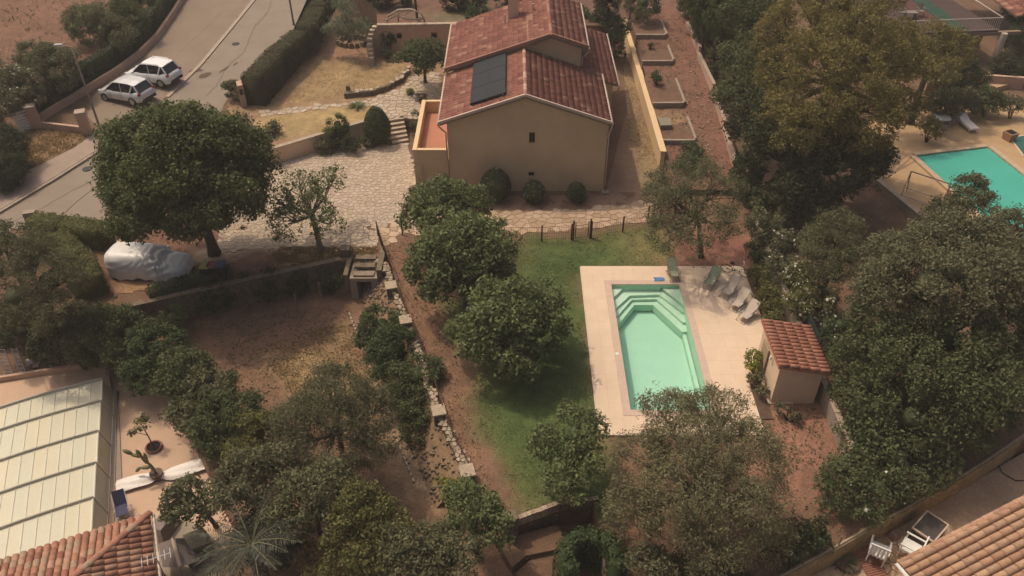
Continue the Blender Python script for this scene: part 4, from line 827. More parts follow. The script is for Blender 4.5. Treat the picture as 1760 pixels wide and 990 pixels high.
mk('handlebar', MB().tube([(.30, -.28, 1.0), (.37, -.1, .98), (.37, .1, .98), (.30, .28, 1.0)], .015, 5), chrome_m, bk, local=True); mk('saddle', MB().box((-.24, 0, .93), (.26, .15, .06), 0, 0, .8), plast_m, bk, local=True); mk('crank', MB().tube([(-.05, -.1, .2), (-.05, .1, .4)], .015, 5), chrome_m, bk, local=True)
bk.rotation_euler = (R(14), 0, -.45)
# ================================================================ FENCES AND STONE WALL OF THE POOL GARDEN
fence = thing('garden_fence', (2.5, 42.0, 0), 'thin rusty wire fence with round posts between lawn and stone path', 'fence')
fp = [P(*p)[:2] for p in ((689, 403), (931, 415), (983, 412))]; fp2 = [P(*p)[:2] for p in ((1015, 408), (1070, 400), (1113, 380))]
fx = [P(*p) for p in ((692, 404), (760, 412), (850, 416), (931, 415), (982, 412))]; fx2 = [P(*p) for p in ((1016, 408), (1070, 399), (1113, 381), (1160, 368))]
for p in fx + fx2: mk('post', MB().tube([(p[0], p[1], -.1), (p[0], p[1], 1.15)], .045, 7), iron_m, fence)
for run in (fx, fx2):
    for p, q in zip(run[:-1], run[1:]):
        wr = MB(); ln = math.dist(p[:2], q[:2]); n_ = int(ln / .13)
        for z in (.12, .55, 1.02): wr.tube([(p[0], p[1], z), (q[0], q[1], z)], .010, 4)
        for k in range(n_): f = (k + .5) / n_; x, y = p[0] + (q[0] - p[0]) * f, p[1] + (q[1] - p[1]) * f; wr.tube([(x, y, .1), (x, y, 1.04)], .0055, 3)
        mk('wire_panel', wr, iron_m, fence)
g0, g1 = P(985, 412), P(1014, 409); gt = thing('garden_gate', ((g0[0] + g1[0]) / 2, g0[1], 0), 'small rusty wire gate with doubled posts in the lawn fence', 'gate')
gf = MB(); a_, b_ = (g0[0] + .12, g0[1]), (g1[0] - .12, g1[1]); gf.tube([(a_[0], a_[1], .08), (a_[0], a_[1], 1.2), (a_[0] + .01, a_[1], 1.2)], .03, 6).tube([(b_[0], b_[1], .08), (b_[0], b_[1], 1.2)], .03, 6).tube([(a_[0], a_[1], .12), (b_[0], b_[1], .12)], .02, 5)
gf.tube([(a_[0], a_[1], 1.0), (b_[0], b_[1], 1.0)], .015, 5); mk('gate_frame', gf, iron_m, gt); gm = MB()
for k in range(6): f = (k + .5) / 6; gm.tube([(a_[0] + (b_[0] - a_[0]) * f, a_[1] + (b_[1] - a_[1]) * f, .12), (a_[0] + (b_[0] - a_[0]) * f, a_[1] + (b_[1] - a_[1]) * f, 1.0)], .006, 3)
mk('wire_mesh', gm, iron_m, gt)
for p in (g0, g1): mk('post', MB().tube([(p[0] + .0, p[1], -.1), (p[0], p[1], 1.35)], .055, 7), iron_m, gt)
# metal fence beside the stone wall top
mf = thing('iron_railing', (-7.2, 37.5, 0), 'dark iron railing along the top of the stone wall by the driveway', 'railing')
rp = [P(646, 405), P(657, 440), P(672, 480), P(684, 520), P(702, 560), P(735, 640), P(757, 712), P(775, 760), P(806, 820)]
for p, q in zip(rp[:-1], rp[1:]):
    h = .95 if p[1] > 36.8 else .62; rr = MB(); n_ = max(3, int(math.dist(p[:2], q[:2]) / .14)) if h > .9 else 3
    rr.tube([(p[0] + .12, p[1], h), (q[0] + .12, q[1], h)], .03, 5).tube([(p[0] + .12, p[1], .16), (q[0] + .12, q[1], .16)], .018, 5)
    for k in range(n_): f = (k + .5) / n_; x, y = p[0] + .12 + (q[0] - p[0]) * f, p[1] + (q[1] - p[1]) * f; rr.tube([(x, y, .16), (x, y, h)], .012, 4)
    mk('rail_panel', rr, iron_m, mf); mk('post', MB().tube([(p[0] + .12, p[1], -.05), (p[0] + .12, p[1], h + .08)], .035, 6), iron_m, mf)
wstone = [mat('wall_stone_%d' % i, c, .9, .2, 5, .4, 18) for i, c in enumerate([(.40, .31, .22), (.33, .25, .18), (.46, .36, .26)])]
sw = thing('stone_wall', (-5, 31, 0), 'low rubble stone wall with square piers between lawn and lower garden', 'stone wall')
line = [(-7.15, 36.9), (-6.62, 35.07), (-5.6, 32.38), (-3.45, 25.79), (-1.95, 22.3)]
for i in range(4):
    a, b = Vector(line[i]), Vector(line[i + 1]); d = (b - a).normalized(); nrm_ = Vector((-d.y, d.x)); ln = (b - a).length
    mk('wall_body', wallrun(MB(), [a, b], .30, -1.0, .3), rock_m, sw)
    q = [tuple(a + nrm_ * .15), tuple(b + nrm_ * .15), tuple(b - nrm_ * .15), tuple(a - nrm_ * .15)]
    for c, pl in voronoi(q, .22, .3, .012): mk('capstone', MB().prism(pl, .28, .34 + rnd.random() * .05, inset=.08), wstone[rnd.randrange(3)], sw)
for u, v in ((672, 493), (697, 552), (754, 708), (803, 812)):
    p = P(u, v, .5); pr = mk('pier', MB().box((p[0], p[1], -.2), (.50, .54, 1.5), .25), rock_m, sw)
    mk('pier_cap', MB().box((p[0], p[1], .60), (.62, .66, .1), .25), wstone[2], pr)
# low line of stones along the lower garden path
ls_ = thing('path_edging', (-8, 33, -1.5), 'thin line of pale stones beside the lower garden path', 'edging')
pl = [P(*p, -1.45) for p in ((600, 538), (612, 570), (640, 640), (668, 705), (672, 735), (690, 775), (712, 830))]
for p, q in zip(pl[:-1], pl[1:]):
    n_ = int(math.dist(p[:2], q[:2]) / .32)
    for k in range(n_):
        f = (k + .5) / n_; mk('edging_stone', MB().box((p[0] + (q[0] - p[0]) * f, p[1] + (q[1] - p[1]) * f, -1.44), (.1, .29, .14), .38 + rnd.uniform(-.1, .1), 0, .85), kerb_m, ls_)
# retaining wall under the driveway, in the shade of the big tree, and the cellar block
rw = mk('driveway_retaining_wall', wallrun(MB(), [(-21.8, 32.9), (-16, 35.2), (-9.9, 37.6), (-9.2, 37.8)], .3, -1.7, .12), rock_m, label='shaded stone retaining wall holding up the driveway', cat='wall')
for p, q in (((-21.8, 32.9), (-16, 35.2)), ((-16, 35.2), (-9.9, 37.6))):
    n_ = int(math.dist(p, q) / .7)
    for k in range(n_): a, b = Vector(p).lerp(Vector(q), k / n_), Vector(p).lerp(Vector(q), (k + .96) / n_); mk('capstone', wallrun(MB(), [a, b], .34, .121, .16), rock_m, rw)
cb = thing('cellar_steps', (-8.35, 37, -1.5), 'stone block with three stepped slabs above a dark arched cellar opening', 'stone steps')
mk('block', MB().box((-8.95, 37.0, -.8), (.38, 2.0, 1.5)).box((-7.75, 37.0, -.8), (.38, 2.0, 1.5)).box((-8.35, 37.6, -.8), (.82, .8, 1.5)).box((-8.35, 36.4, -.17), (.82, .8, .24)), concrete_m, cb)
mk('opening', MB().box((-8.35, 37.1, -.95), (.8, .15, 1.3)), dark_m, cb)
for k in range(3): mk('tread', MB().box((-8.35, 36.35 + k * .55, .0 + k * .17), (1.15, .42, .13)), rock_m if k else wstone[1], cb)
mk('side_block', MB().box((-7.45, 37.2, .1), (.3, 2.2, .7)), rock_m, cb); mk('side_block', MB().box((-9.35, 36.9, -.3), (.25, 1.7, .9)), rock_m, cb); mk('corner_pier', MB().box((-9.6, 38.0, .2), (.55, .55, .9)), rock_m, cb)
for u, v in ((512, 530), (553, 510)):
    p = P(u, v, -1.5); mk('wooden_post', MB().tube([(p[0], p[1], -1.5), (p[0] - .03, p[1], -.5)], .07, 7), wood_m, label='short grey post in the shade under the driveway wall, %s' % ('nearer the cellar opening' if u > 530 else 'farther from the cellar opening'), cat='post', group='posts in the lower garden')
# walls at the foot of the lawn
lw = thing('lawn_end_wall', (.9, 20.2, 0), 'low stone edge wall at the foot of the lawn above the red terraces', 'wall')
for k in range(8): a, b = Vector((.15, 20.0)).lerp(Vector((1.9, 20.75)), k / 8), Vector((.15, 20.0)).lerp(Vector((1.9, 20.75)), (k + .95) / 8); mk('stone', wallrun(MB(), [a, b], .2, -.4, .05 + .03 * rnd.random()), wstone[rnd.randrange(3)], lw)
for k in range(7): a, b = Vector((1.9, 20.75)).lerp(Vector((3.6, 21.0)), k / 7), Vector((1.9, 20.75)).lerp(Vector((3.6, 21.0)), (k + .95) / 7); mk('stone', wallrun(MB(), [a, b], .2, -.4, .06 + .04 * rnd.random()), rock_m, lw)
mk('pier', MB().box((-.05, 19.95, -.3), (.5, .5, 1.3), .3), rock_m, lw)
for i, (pts, z) in enumerate((([(855, 935), (905, 915), (960, 902), (975, 940), (905, 955), (880, 975)], -1.0), ([(885, 985), (925, 950), (1000, 905), (1020, 930), (1000, 960), (960, 990), (900, 1010)], -1.25))):
    mk('lower_terrace', MB().prism([(x + .04 * math.sin(9 * x), y) for x, y in XY(pts, z)], -3, z), soil, kind='structure')
# ================================================================ POOL OF THE NEIGHBOUR, FAR SIDE
np0 = [P(*p)[:2] for p in ((1573, 270), (1697, 255), (1850, 365), (1800, 455), (1700, 378))]
np_out = [P(*p)[:2] for p in ((1490, 250), (1530, 210), (1600, 190), (1800, 190), (1990, 290), (1950, 480), (1780, 480), (1640, 370), (1560, 330))]
mk('neighbour_terrace', MB().prism([P(*p)[:2] for p in ((1455, 250), (1500, 205), (1600, 185), (1830, 180), (2100, 300), (2050, 560), (1760, 500), (1600, 400))], -.3, .0), mat('neighbour_paving', (.47, .31, .17), .9, .1, 1, .2, 20), kind='structure')
n2 = thing('neighbour_pool', (*np0[0], 0), 'turquoise swimming pool of the neighbour beyond the dark trees', 'swimming pool')
A_, B_ = Vector(np0[0]), Vector(np0[1]); ex = (B_ - A_).normalized(); Cc = Vector(np0[2]); ey = Vector((ex.y, -ex.x)); W_ = (B_ - A_).length; Lp = 11.0; ey = (Vector(P(1760, 305)[:2]) - B_).normalized()
q0 = [A_, B_, B_ + ey * Lp, A_ + ey * Lp]
mk('basin', MB().prism([tuple(p) for p in q0], .015, .03), mat('turquoise_liner', (.075, .42, .34), .5, .05, .5, 0), n2)
mk('water', MB().add([(p.x, p.y, .1) for p in q0], [(3, 2, 1, 0)]), water_mat('turquoise_water', 0, (.3, .8, .7), wave=.25), n2)
for i in range(4):
    a, b = q0[i], q0[(i + 1) % 4]; n_ = max(2, int((b - a).length / .6)); d = (b - a).normalized(); o_ = Vector((-d.y, d.x)) * .2
    for k in range(n_): mk('coping_stone', wallrun(MB(), [a.lerp(b, k / n_) + o_, a.lerp(b, (k + .97) / n_) + o_], .38, .0, .16), mat('pale_coping', (.50, .37, .25), .8, .06, 3, .1), n2)
sp_ = [P(*p)[:2] for p in ((1737, 238), (1775, 232), (1800, 262), (1760, 268))]; spa = thing('plunge_pool', (*sp_[0], 0), 'small dark green plunge pool at the edge beside the planter', 'pool')
mk('rim', MB().prism([tuple(Vector(sp_[0]).lerp(Vector(p), 1.06) - Vector((.1, -.1))) for p in sp_], 0, .05), deck_m[0], spa); mk('water', MB().prism(sp_, .0, .07), glass('green_water', (.025, .11, .085), .12), spa)
# sun bed, table and chairs
p = P(1659, 218); lg_ = thing('sun_lounger', (p[0], p[1], 0), 'white cushioned sun lounger standing beyond the turquoise pool', 'sun lounger', None, .15)
mk('cushion', MB().slab((-.35, -1.0, .38), (.35, -1.0, .38), (.35, .2, .42), (-.35, .2, .42), .1).slab((-.35, .2, .42), (.35, .2, .42), (.35, .95, .75), (-.35, .95, .75), .1), sheet_m, lg_, local=True)
for x in (-.3, .3):
    for y in (-.85, .5): mk('leg', MB().tube([(x, y, 0), (x, y, .32)], .025, 5), white_m, lg_, local=True)
mk('frame', MB().box((0, -.1, .27), (.72, 1.8, .05)), white_m, lg_, local=True)
p = P(1614, 217); tb = thing('round_table', (p[0], p[1], 0), 'round pale garden table under the overhanging tree by the lounger', 'table')
mk('table_top', MB().tube([(0, 0, .70), (0, 0, .74)], .62, 20), mat('pale_grey_top', (.42, .42, .38), .5, .05, 3, 0), tb, local=True); mk('pedestal', MB().tube([(0, 0, 0), (0, 0, .7)], [.25, .05], 8), pole_m, tb, local=True)
def gchair(x, y, z, rz, lb, m_=white_m, group=None, s=1.0, cat='chair'):
    t = thing('garden_chair', (x, y, z), lb, cat, group, rz); t.scale = (s, s, s)
    mk('seat', MB().box((0, 0, .43), (.48, .48, .04)), m_, t, local=True); b = MB()
    for k in range(5): b.box((-.2 + .1 * k, .25 + .02, .66), (.055, .03, .44))
    b.box((0, .27, .89), (.5, .04, .06)); mk('backrest', b, m_, t, local=True)
    for i in (-.21, .21):
        for j in (-.21, .21): mk('leg', MB().tube([(i, j, 0), (i, j, .41)], .02, 5), m_, t, local=True)
        mk('armrest', MB().box((i * 1.15, 0, .65), (.05, .5, .03)).tube([(i * 1.15, -.2, .43), (i * 1.15, -.2, .64)], .018, 4), m_, t, local=True)
    return t
p = P(1635, 217); gchair(p[0] - .2, p[1], 0, -1.4, 'grey garden chair beside the round table and the lounger', pole_m); p = P(1617, 232); gchair(p[0], p[1], 0, 3.1, 'garden chair on the pool side of the round table', pole_m)
p = P(1733, 240); pl_ = thing('square_planter', (p[0], p[1], 0), 'square terracotta planter standing between the two pools', 'planter', None, .4)
mk('pot', MB().add([(-.3, -.3, 0), (.3, -.3, 0), (.3, .3, 0), (-.3, .3, 0), (-.38, -.38, .6), (.38, -.38, .6), (.38, .38, .6), (-.38, .38, .6)], [(3, 2, 1, 0), (4, 5, 6, 7), (0, 1, 5, 4), (1, 2, 6, 5), (2, 3, 7, 6), (3, 0, 4, 7)]), tile_b[2], pl_, local=True); mk('earth', MB().box((0, 0, .605), (.6, .6, .02)), dark_m, pl_, local=True)
p = P(1585, 345); fr_ = thing('swing_frame', (p[0], p[1], 0), 'bare pale metal frame standing beside the turquoise pool', 'metal frame', None, -.7)
mk('frame', MB().tube([(-1.2, -.6, 0), (-1.2, 0, 1.7), (-1.2, .6, 0)], .04, 6).tube([(1.2, -.6, 0), (1.2, 0, 1.7), (1.2, .6, 0)], .04, 6).tube([(-1.2, 0, 1.7), (1.2, 0, 1.7)], .04, 6).tube([(-1.2, -.55, .2), (1.2, -.55, .2)], .03, 6).tube([(-1.2, .55, .2), (1.2, .55, .2)], .03, 6), mat('pale_metal', (.42, .36, .30), .5, .05, 4, 0), fr_, local=True)
nw = thing('neighbour_wall', (20, 42, 0), 'long low wall of the neighbour plot running past the metal frame', 'wall')
ln_ = [P(*p)[:2] for p in ((1462, 282), (1498, 315), (1545, 355), (1588, 390), (1650, 450))]
for a, b in zip(ln_[:-1], ln_[1:]): mk('wall_section', wallrun(MB(), [a, b], .25, -.1, .55), concrete_m, nw); mk('wall_coping', wallrun(MB(), [a, b], .34, .552, .6), kerb_m, nw)
# house of the far right neighbour: balcony, column, roof
nh = thing('neighbour_villa', (34, 60, 0), 'shaded neighbour villa with railed balcony, white column and red roof corner', 'house')
bz = 3.0; b0, b1 = Vector(P(1488, 57, bz)[:2]), Vector(P(1718, 48, bz)[:2]); dwn = (b1 - b0).normalized(); dep = Vector((-dwn.y, dwn.x))
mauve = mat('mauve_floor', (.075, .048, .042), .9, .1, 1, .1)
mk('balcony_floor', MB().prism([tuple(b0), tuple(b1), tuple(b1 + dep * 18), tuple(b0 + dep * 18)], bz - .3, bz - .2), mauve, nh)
mk('floor_panel', MB().prism([tuple(b1 - dwn * 3.7 + dep * .3), tuple(b1 - dwn * 2.3 + dep * .3), tuple(b1 - dwn * 2.3 + dep * 17.9), tuple(b1 - dwn * 3.7 + dep * 17.9)], bz - .2, bz - .17), mat('green_strip', (.02, .065, .042), .8, .1, 2, .1), nh)
mk('floor_panel', MB().prism([tuple(b1 - dwn * 5.0 + dep * .3), tuple(b1 - dwn * 3.75 + dep * .3), tuple(b1 - dwn * 3.75 + dep * 17.9), tuple(b1 - dwn * 5.0 + dep * 17.9)], bz - .2, bz - .17), mat('red_strip', (.10, .042, .036), .8, .1, 2, .1), nh)
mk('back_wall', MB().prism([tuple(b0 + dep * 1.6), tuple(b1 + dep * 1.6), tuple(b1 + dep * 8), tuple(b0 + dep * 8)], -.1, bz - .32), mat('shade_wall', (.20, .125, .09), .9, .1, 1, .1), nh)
rl = MB(); L0 = (b1 - b0).length
rl.tube([(*b0, bz + .85), (*b1, bz + .85), (*(b1 + dep * 5), bz + .85)], .05, 6); rl.tube([(*b0, bz - .1), (*b1, bz - .1)], .03, 5)
rail = mk('railing', rl, mat('pale_rail', (.50, .42, .36), .6, .05, 4, 0), nh)
for k in range(62): q = b0 + dwn * (L0 * (k + .5) / 62); mk('baluster', MB().tube([(*q, bz - .1), (*q, bz + .83)], .022, 4), MAT['pale_rail'], rail)
p1 = P(1706, 112, .0); mk('column', MB().tube([(p1[0], p1[1], -.1), (p1[0], p1[1], 2.75)], [.3, .24], 12), mat('column_plaster', (.50, .42, .33), .85, .08, 2, .1), nh)
mk('pergola_beam', MB().prism([tuple(b0 - dep * .1), tuple(b1 - dep * .1 + dwn * 2), tuple(b1 + dep * .2 + dwn * 2), tuple(b0 + dep * .2)], bz - .6, bz - .32), wood_m, nh)
r0 = P(1722, 8, 3.6); td_n = tile_data('neighbour_tile', 'flat', .5, .5, tile_m)
tile_roof(nh, (r0[0] + .4, r0[1] - 2.0, 3.3), (r0[0] + .4, r0[1] + 10, 3.3), Vector((1, 0, .35)), 6, td_n, 0); 
q = P(1600, 110, .3)
for (u, v, lb) in ((1547, 30, 'lounge chair on the neighbour balcony beside the low table, nearer the tree'), (1579, 28, 'lounge chair on the neighbour balcony beside the low table, nearer the green strip')): p = P(u, v, bz - .2); gchair(p[0], p[1], bz - .19, 0, lb, pole_m, 'chairs on the neighbour balcony', 1.1)
p = P(1563, 31, bz - .2); t = thing('low_table', (p[0], p[1], bz - .19), 'small low table between the two balcony chairs', 'table'); mk('table_top', MB().box((0, 0, .5), (1.0, .7, .06)), pole_m, t, local=True)
for i in (-.4, .4): mk('leg', MB().box((i, 0, .23), (.06, .5, .46)), pole_m, t, local=True)
tr_ = [P(*p)[:2] for p in ((1598, 152), (1735, 135), (1740, 150), (1700, 160), (1602, 162))]; mk('garden_ledge', MB().prism(tr_, -.1, .35), mat('neighbour_ledge', (.50, .32, .19), .9, .1, 1, .2), kind='structure')
mk('neighbour_retaining_wall', wallrun(MB(), [P(1590, 148, .6)[:2], P(1700, 136, .6)[:2], P(1760, 140, .6)[:2]], .3, -.1, .95), wall_p, label='low shaded wall below the pillar of the neighbour villa', cat='wall')
# ================================================================ CARS
def loft(secs, closed=True):
    mb = MB(); n = len(secs[0]); 
    for s_ in secs: mb.v += [tuple(p) for p in s_]
    for i in range(len(secs) - 1):
        for k in range(n if closed else n - 1): mb.f.append((i * n + k, i * n + (k + 1) % n, (i + 1) * n + (k + 1) % n, (i + 1) * n + k)); mb.mi.append(0)
    if closed: mb.f += [tuple(range(n - 1, -1, -1)), tuple(range((len(secs) - 1) * n, len(secs) * n))]; mb.mi += [0, 0]
    return mb
def car(label, loc, rz, suv, paint, group):
    t = thing('parked_car', loc, label, 'car', group, rz); k = 1.04 if suv else 1.0
    # x forward; half width, belt height, hood line
    st = [(-2.08, .70, .42, .72), (-2.0, .82, .30, .86), (-1.7, .87, .24, .98), (-.9, .90, .24, .97), (.0, .90, .24, .95), (.75, .90, .24, .93), (1.2, .88, .24, .88), (1.7, .84, .26, .78), (1.98, .74, .32, .64), (2.08, .60, .38, .56)]
    secs = []
    for x, w_, z0, zb in st:
        zb *= k; mid = (z0 + zb) / 2; secs.append([(x, -w_ * .9, z0), (x, -w_, z0 + .12), (x, -w_, mid), (x, -w_ * .93, zb - .06), (x, -w_ * .82, zb), (x, 0, zb + .03), (x, w_ * .82, zb), (x, w_ * .93, zb - .06), (x, w_, mid), (x, w_, z0 + .12), (x, w_ * .9, z0)])
    mk('body', loft(secs), paint, t, local=True, smooth=True)
    rh = 1.52 * k; gs = []
    for x, wb, wt, zb, zt in ((-1.93, .70, .55, .93, 1.0), (-1.55, .78, .60, .95, rh - .10), (-1.2, .80, .62, .95, rh - .02), (-.3, .81, .64, .94, rh), (.25, .81, .62, .93, rh - .05), (1.15, .74, .60, .86, .90)):
        gs.append([(x, -wb, zb * k - .02), (x, -wt, zt), (x, 0, zt + .02), (x, wt, zt), (x, wb, zb * k - .02)])
    mk('windows', loft(gs), carg_m, t, local=True)
    rf = [[(x, -w_, z), (x, 0, z + .035), (x, w_, z), (x, w_, z - .03), (x, -w_, z - .03)] for x, w_, z in ((-1.66, .62, rh - .10), (-1.2, .645, rh + .005), (-.3, .66, rh + .025), (.28, .635, rh - .025))]
    mk('roof', loft(rf), paint, t, local=True, smooth=False)
    pl_m = MB()
    for s in (-1, 1):
        pl_m.tube([(1.15, s * .76, .88 * k), (.27, s * .64, rh - .04)], .035, 4); pl_m.tube([(-.45, s * .82, .94 * k), (-.40, s * .655, rh)], .03, 4); pl_m.tube([(-1.95, s * .72, .95), (-1.62, s * .615, rh - .1)], .06, 4); pl_m.tube([(-1.25, s * .815, .95), (-1.5, s * .63, rh - .07)], .05, 4)
    mk('pillars', pl_m, paint, t, local=True)
    for s, nm in ((-1, 'a'), (1, 'b')):
        mk('door_mirror', MB().box((.85, s * .98, .98 * k), (.14, .18, .13), 0, 0, .8), paint, t, local=True)
        mk('headlight', MB().box((1.86, s * .62, .66 * k), (.28, .26, .13), -s * .35, 0, .8), lamp_w, t, local=True)
        mk('tail_light', MB().box((-1.97, s * .68, .86 * k), (.16, .26, .14), s * .3, 0, .85), lamp_r, t, local=True)
        for x0 in (-.42, .55): mk('door_seam', MB().box((x0, s * .902, .62), (.014, .014, .62)), plast_m, t, local=True)
        mk('door_handle', MB().box((-.25, s * .91, .82 * k), (.16, .03, .03)), chrome_m, t, local=True); mk('sill', MB().box((-.05, s * .885, .27), (2.2, .06, .12)), plast_m, t, local=True)
        if suv: mk('roof_rail', MB().tube([(-1.35, s * .60, rh), (-1.2, s * .60, rh + .07), (.1, s * .60, rh + .07), (.22, s * .59, rh)], .022, 5), chrome_m, t, local=True)
        for x0 in (-1.28, 1.3):
            wh = mk('wheel', MB().tube([(x0, s * .68, .32), (x0, s * .915, .32)], .33, 16), tyre_m, t, local=True); mk('rim', MB().tube([(x0, s * .90, .32), (x0, s * .925, .32)], [.22, .2], 10), chrome_m, wh, local=True)
    mk('number_plate', MB().box((-2.085, 0, .62), (.02, .5, .11)), white_m, t, local=True); mk('rear_bumper', MB().box((-2.03, 0, .38), (.16, 1.3, .2), 0, 0, .95), plast_m, t, local=True)
    return t
def on_road(u, v, off=.03): p = PR(u, v, off); return p
c1 = PR(262, 121, .9); c2 = PR(216, 151, .9); hd = math.radians(160)
for (c, sv, lb) in ((c1, True, 'white small suv with roof rails parked farther up the lane'), (c2, False, 'silvery white hatchback parked nearest the lamp post')):
    x, y = c[0], c[1]; o = car(lb, (x, y, slope_z(y, .03)), hd + (0 if sv else -.06), sv, carp_m if sv else mat('silver_paint', (.62, .61, .60), .28, .01, 1, 0, spec=.5, metal=.25), 'cars parked in the lane'); o.scale = (1.06, 1.04, 1.06)
    o.rotation_euler = (-.03, .055, o.rotation_euler[2])
# covered car: cloth draped over a car-shaped hull
cc_ = P(258, 452, .6); t = thing('covered_car', (cc_[0], cc_[1], 0), 'car under a crumpled silver cover beside the big dark tree', 'covered car', None, R(-4))
def draped(nu=110, nv=56):
    V = []; prof = [(-2.42, .3), (-2.36, .9), (-2.2, 1.38), (-1.9, 1.56), (-.6, 1.60), (.25, 1.54), (.75, 1.30), (1.15, 1.05), (1.9, .95), (2.2, .78), (2.36, .35)]
    X = np.linspace(-2.42, 2.36, nu); H = np.interp(X, [p[0] for p in prof], [p[1] for p in prof])
    for i, x in enumerate(X):
        e = max(0, 1 - ((abs(x) / 2.42) ** 7)); hw = .98 * e ** .5 + .02; h = H[i]
        for j in range(nv):
            a = math.pi * j / (nv - 1); ca, sa = math.cos(a), math.sin(a); y = hw * math.copysign(abs(ca) ** .42, ca); z = h * abs(sa) ** .5
            hem = .10 + .12 * max(0, math.sin((x + 1.0) * 2.2)) * (1 if y < 0 else .3) + .06 * math.sin(x * 9 + j); z = max(z, hem); 
            cw_ = max(0, 1 - abs(x - .8) / .95); fold = 1.5 * .012 * math.sin(4 * x + 9 * z + 2 * math.sin(3 * y)) * math.sin(2.1 * x - 5 * z) + .010 * math.sin(11 * x - 15 * z + 4 * math.sin(2 * x)) * (1 if z < 1.3 else .3) + cw_ * (.05 * math.sin(9 * x - 12 * z + 4 * math.sin(4 * y + x)) + .03 * math.sin(21 * y + 9 * x + 3 * math.sin(6 * x)))
            V.append((x, y + fold * math.copysign(1, y) * min(1, (1.7 - z)), z + fold * .9))
    F = [(i * nv + j, (i + 1) * nv + j, (i + 1) * nv + j + 1, i * nv + j + 1) for i in range(nu - 1) for j in range(nv - 1)]; mb = MB(); mb.v = V; mb.f = F; mb.mi = [0] * len(F); return mb
mk('cover', draped(), cover_m, t, local=True, smooth=True)
for x0 in (-1.35, 1.35):
    for s in (-.72, .72): mk('wheel', MB().tube([(x0, s - .1, .3), (x0, s + .1, .3)], .3, 14), tyre_m, t, local=True)
for s in (-1, 1): mk('mirror_bulge', MB().box((.72, s * 1.0, .98), (.2, .22, .2), 0, 0, .7), cover_m, t, local=True)
# bins
for u, v, m_, lb in ((352, 458, mat('yellow_lid', (.42, .36, .10), .6, .05, 3, 0), 'wheeled bin with a dull yellow lid beside the covered car'), (364, 457, mat('red_lid', (.30, .09, .07), .6, .05, 3, 0), 'wheeled bin with a red lid between two other bins'), (379, 456, mat('blue_lid', (.07, .10, .17), .6, .05, 3, 0), 'wheeled bin with a blue lid under the big tree')):
    p = P(u, v, .9); t = thing('wheeled_bin', (p[0], p[1], 0), lb, 'bin', 'bins under the big tree'); mk('bin_body', MB().box((0, 0, .5), (.42, .5, .85), 0, 0, 1.15), plast_m, t, local=True); mk('lid', MB().box((0, .02, .98), (.52, .62, .08), 0, 0, .9), m_, t, local=True)
    for s in (-.2, .2): mk('wheel', MB().tube([(s - .02, .27, .1), (s + .02, .27, .1)], .1, 10), tyre_m, t, local=True)
# lamp posts
def lamp_post(u, v, h, lb, lean=(0, 0), arm=.9):
    p = PR(u, v); t = thing('lamp_post', p, lb, 'lamp post', 'lamp posts along the road'); top = (lean[0], lean[1], h)
    mk('pole', MB().tube([(0, 0, -.1), (0, 0, .4)], .11, 8).tube([(0, 0, 0), top], [.085, .055], 8), pole_m, t, local=True, smooth=True)
    hd_ = mk('arm', MB().tube([top, (lean[0] - arm * .8, lean[1] + .1, h + .12)], .03, 6), pole_m, t, local=True); mk('lamp_head', MB().box((lean[0] - arm, lean[1] + .12, h + .12), (.62, .26, .10), .1, 0, .8), mat('lamp_head_grey', (.45, .44, .42), .4, .03, 3, 0), hd_, local=True)
lamp_post(175, 229, 6.3, 'tall leaning lamp post beside the pink gate pillar'); lamp_post(505, 43, 6.5, 'dark lamp post rising behind the long clipped hedge'); 
p = PR(495, 8); mk('cable_post', MB().tube([(p[0] + 2.6, p[1] + .2, 1), (p[0] + 2.7, p[1] + .2, 7)], .05, 6), pole_m, label='thin dark post rising out of the far clipped hedge', cat='post')
# gate with pillars on the roadside
def pillar(u, v, z, lb, w_=.62, h=1.75):
    p = PR(u, v); t = thing('gate_pillar', p, lb, 'gate pillar', 'pink gate pillars'); mk('shaft', MB().box((0, 0, h / 2 - .1), (w_, w_, h + .2), .35), wall_p, t, local=True); mk('cap', MB().box((0, 0, h + .05), (w_ + .1, w_ + .1, .09), .35, 0, .95), kerb_m, t, local=True); return p
pa = pillar(66, 222, 0, 'pink gate pillar holding the white slatted gate'); pb_ = pillar(151, 232, 0, 'pink pillar nearest the leaning lamp post')
a, b = Vector(pa[:2]), Vector(pb_[:2]); d = (b - a).normalized()
mk('low_roadside_wall', wallrun(MB(), [a + d * .5, b - d * .4], .22, -.2, lambda p: slope_z(p[1], .62)), wall_p, label='low pink wall joining the two gate pillars', cat='wall')
g2 = Vector(PR(35, 232)[:2]); gp = thing('slatted_gate', (*a, pa[2]), 'white slatted gate leaf leaning by the pink pillar', 'gate')
for k in range(7): mk('slat', wallrun(MB(), [g2.lerp(a, .0), g2.lerp(a, .78)], .035, pa[2] + .12 + k * .22, pa[2] + .28 + k * .22), white_m, gp)
mk('gate_post', MB().box((*g2.lerp(a, .8), pa[2] + .8), (.07, .07, 1.7)), white_m, gp)
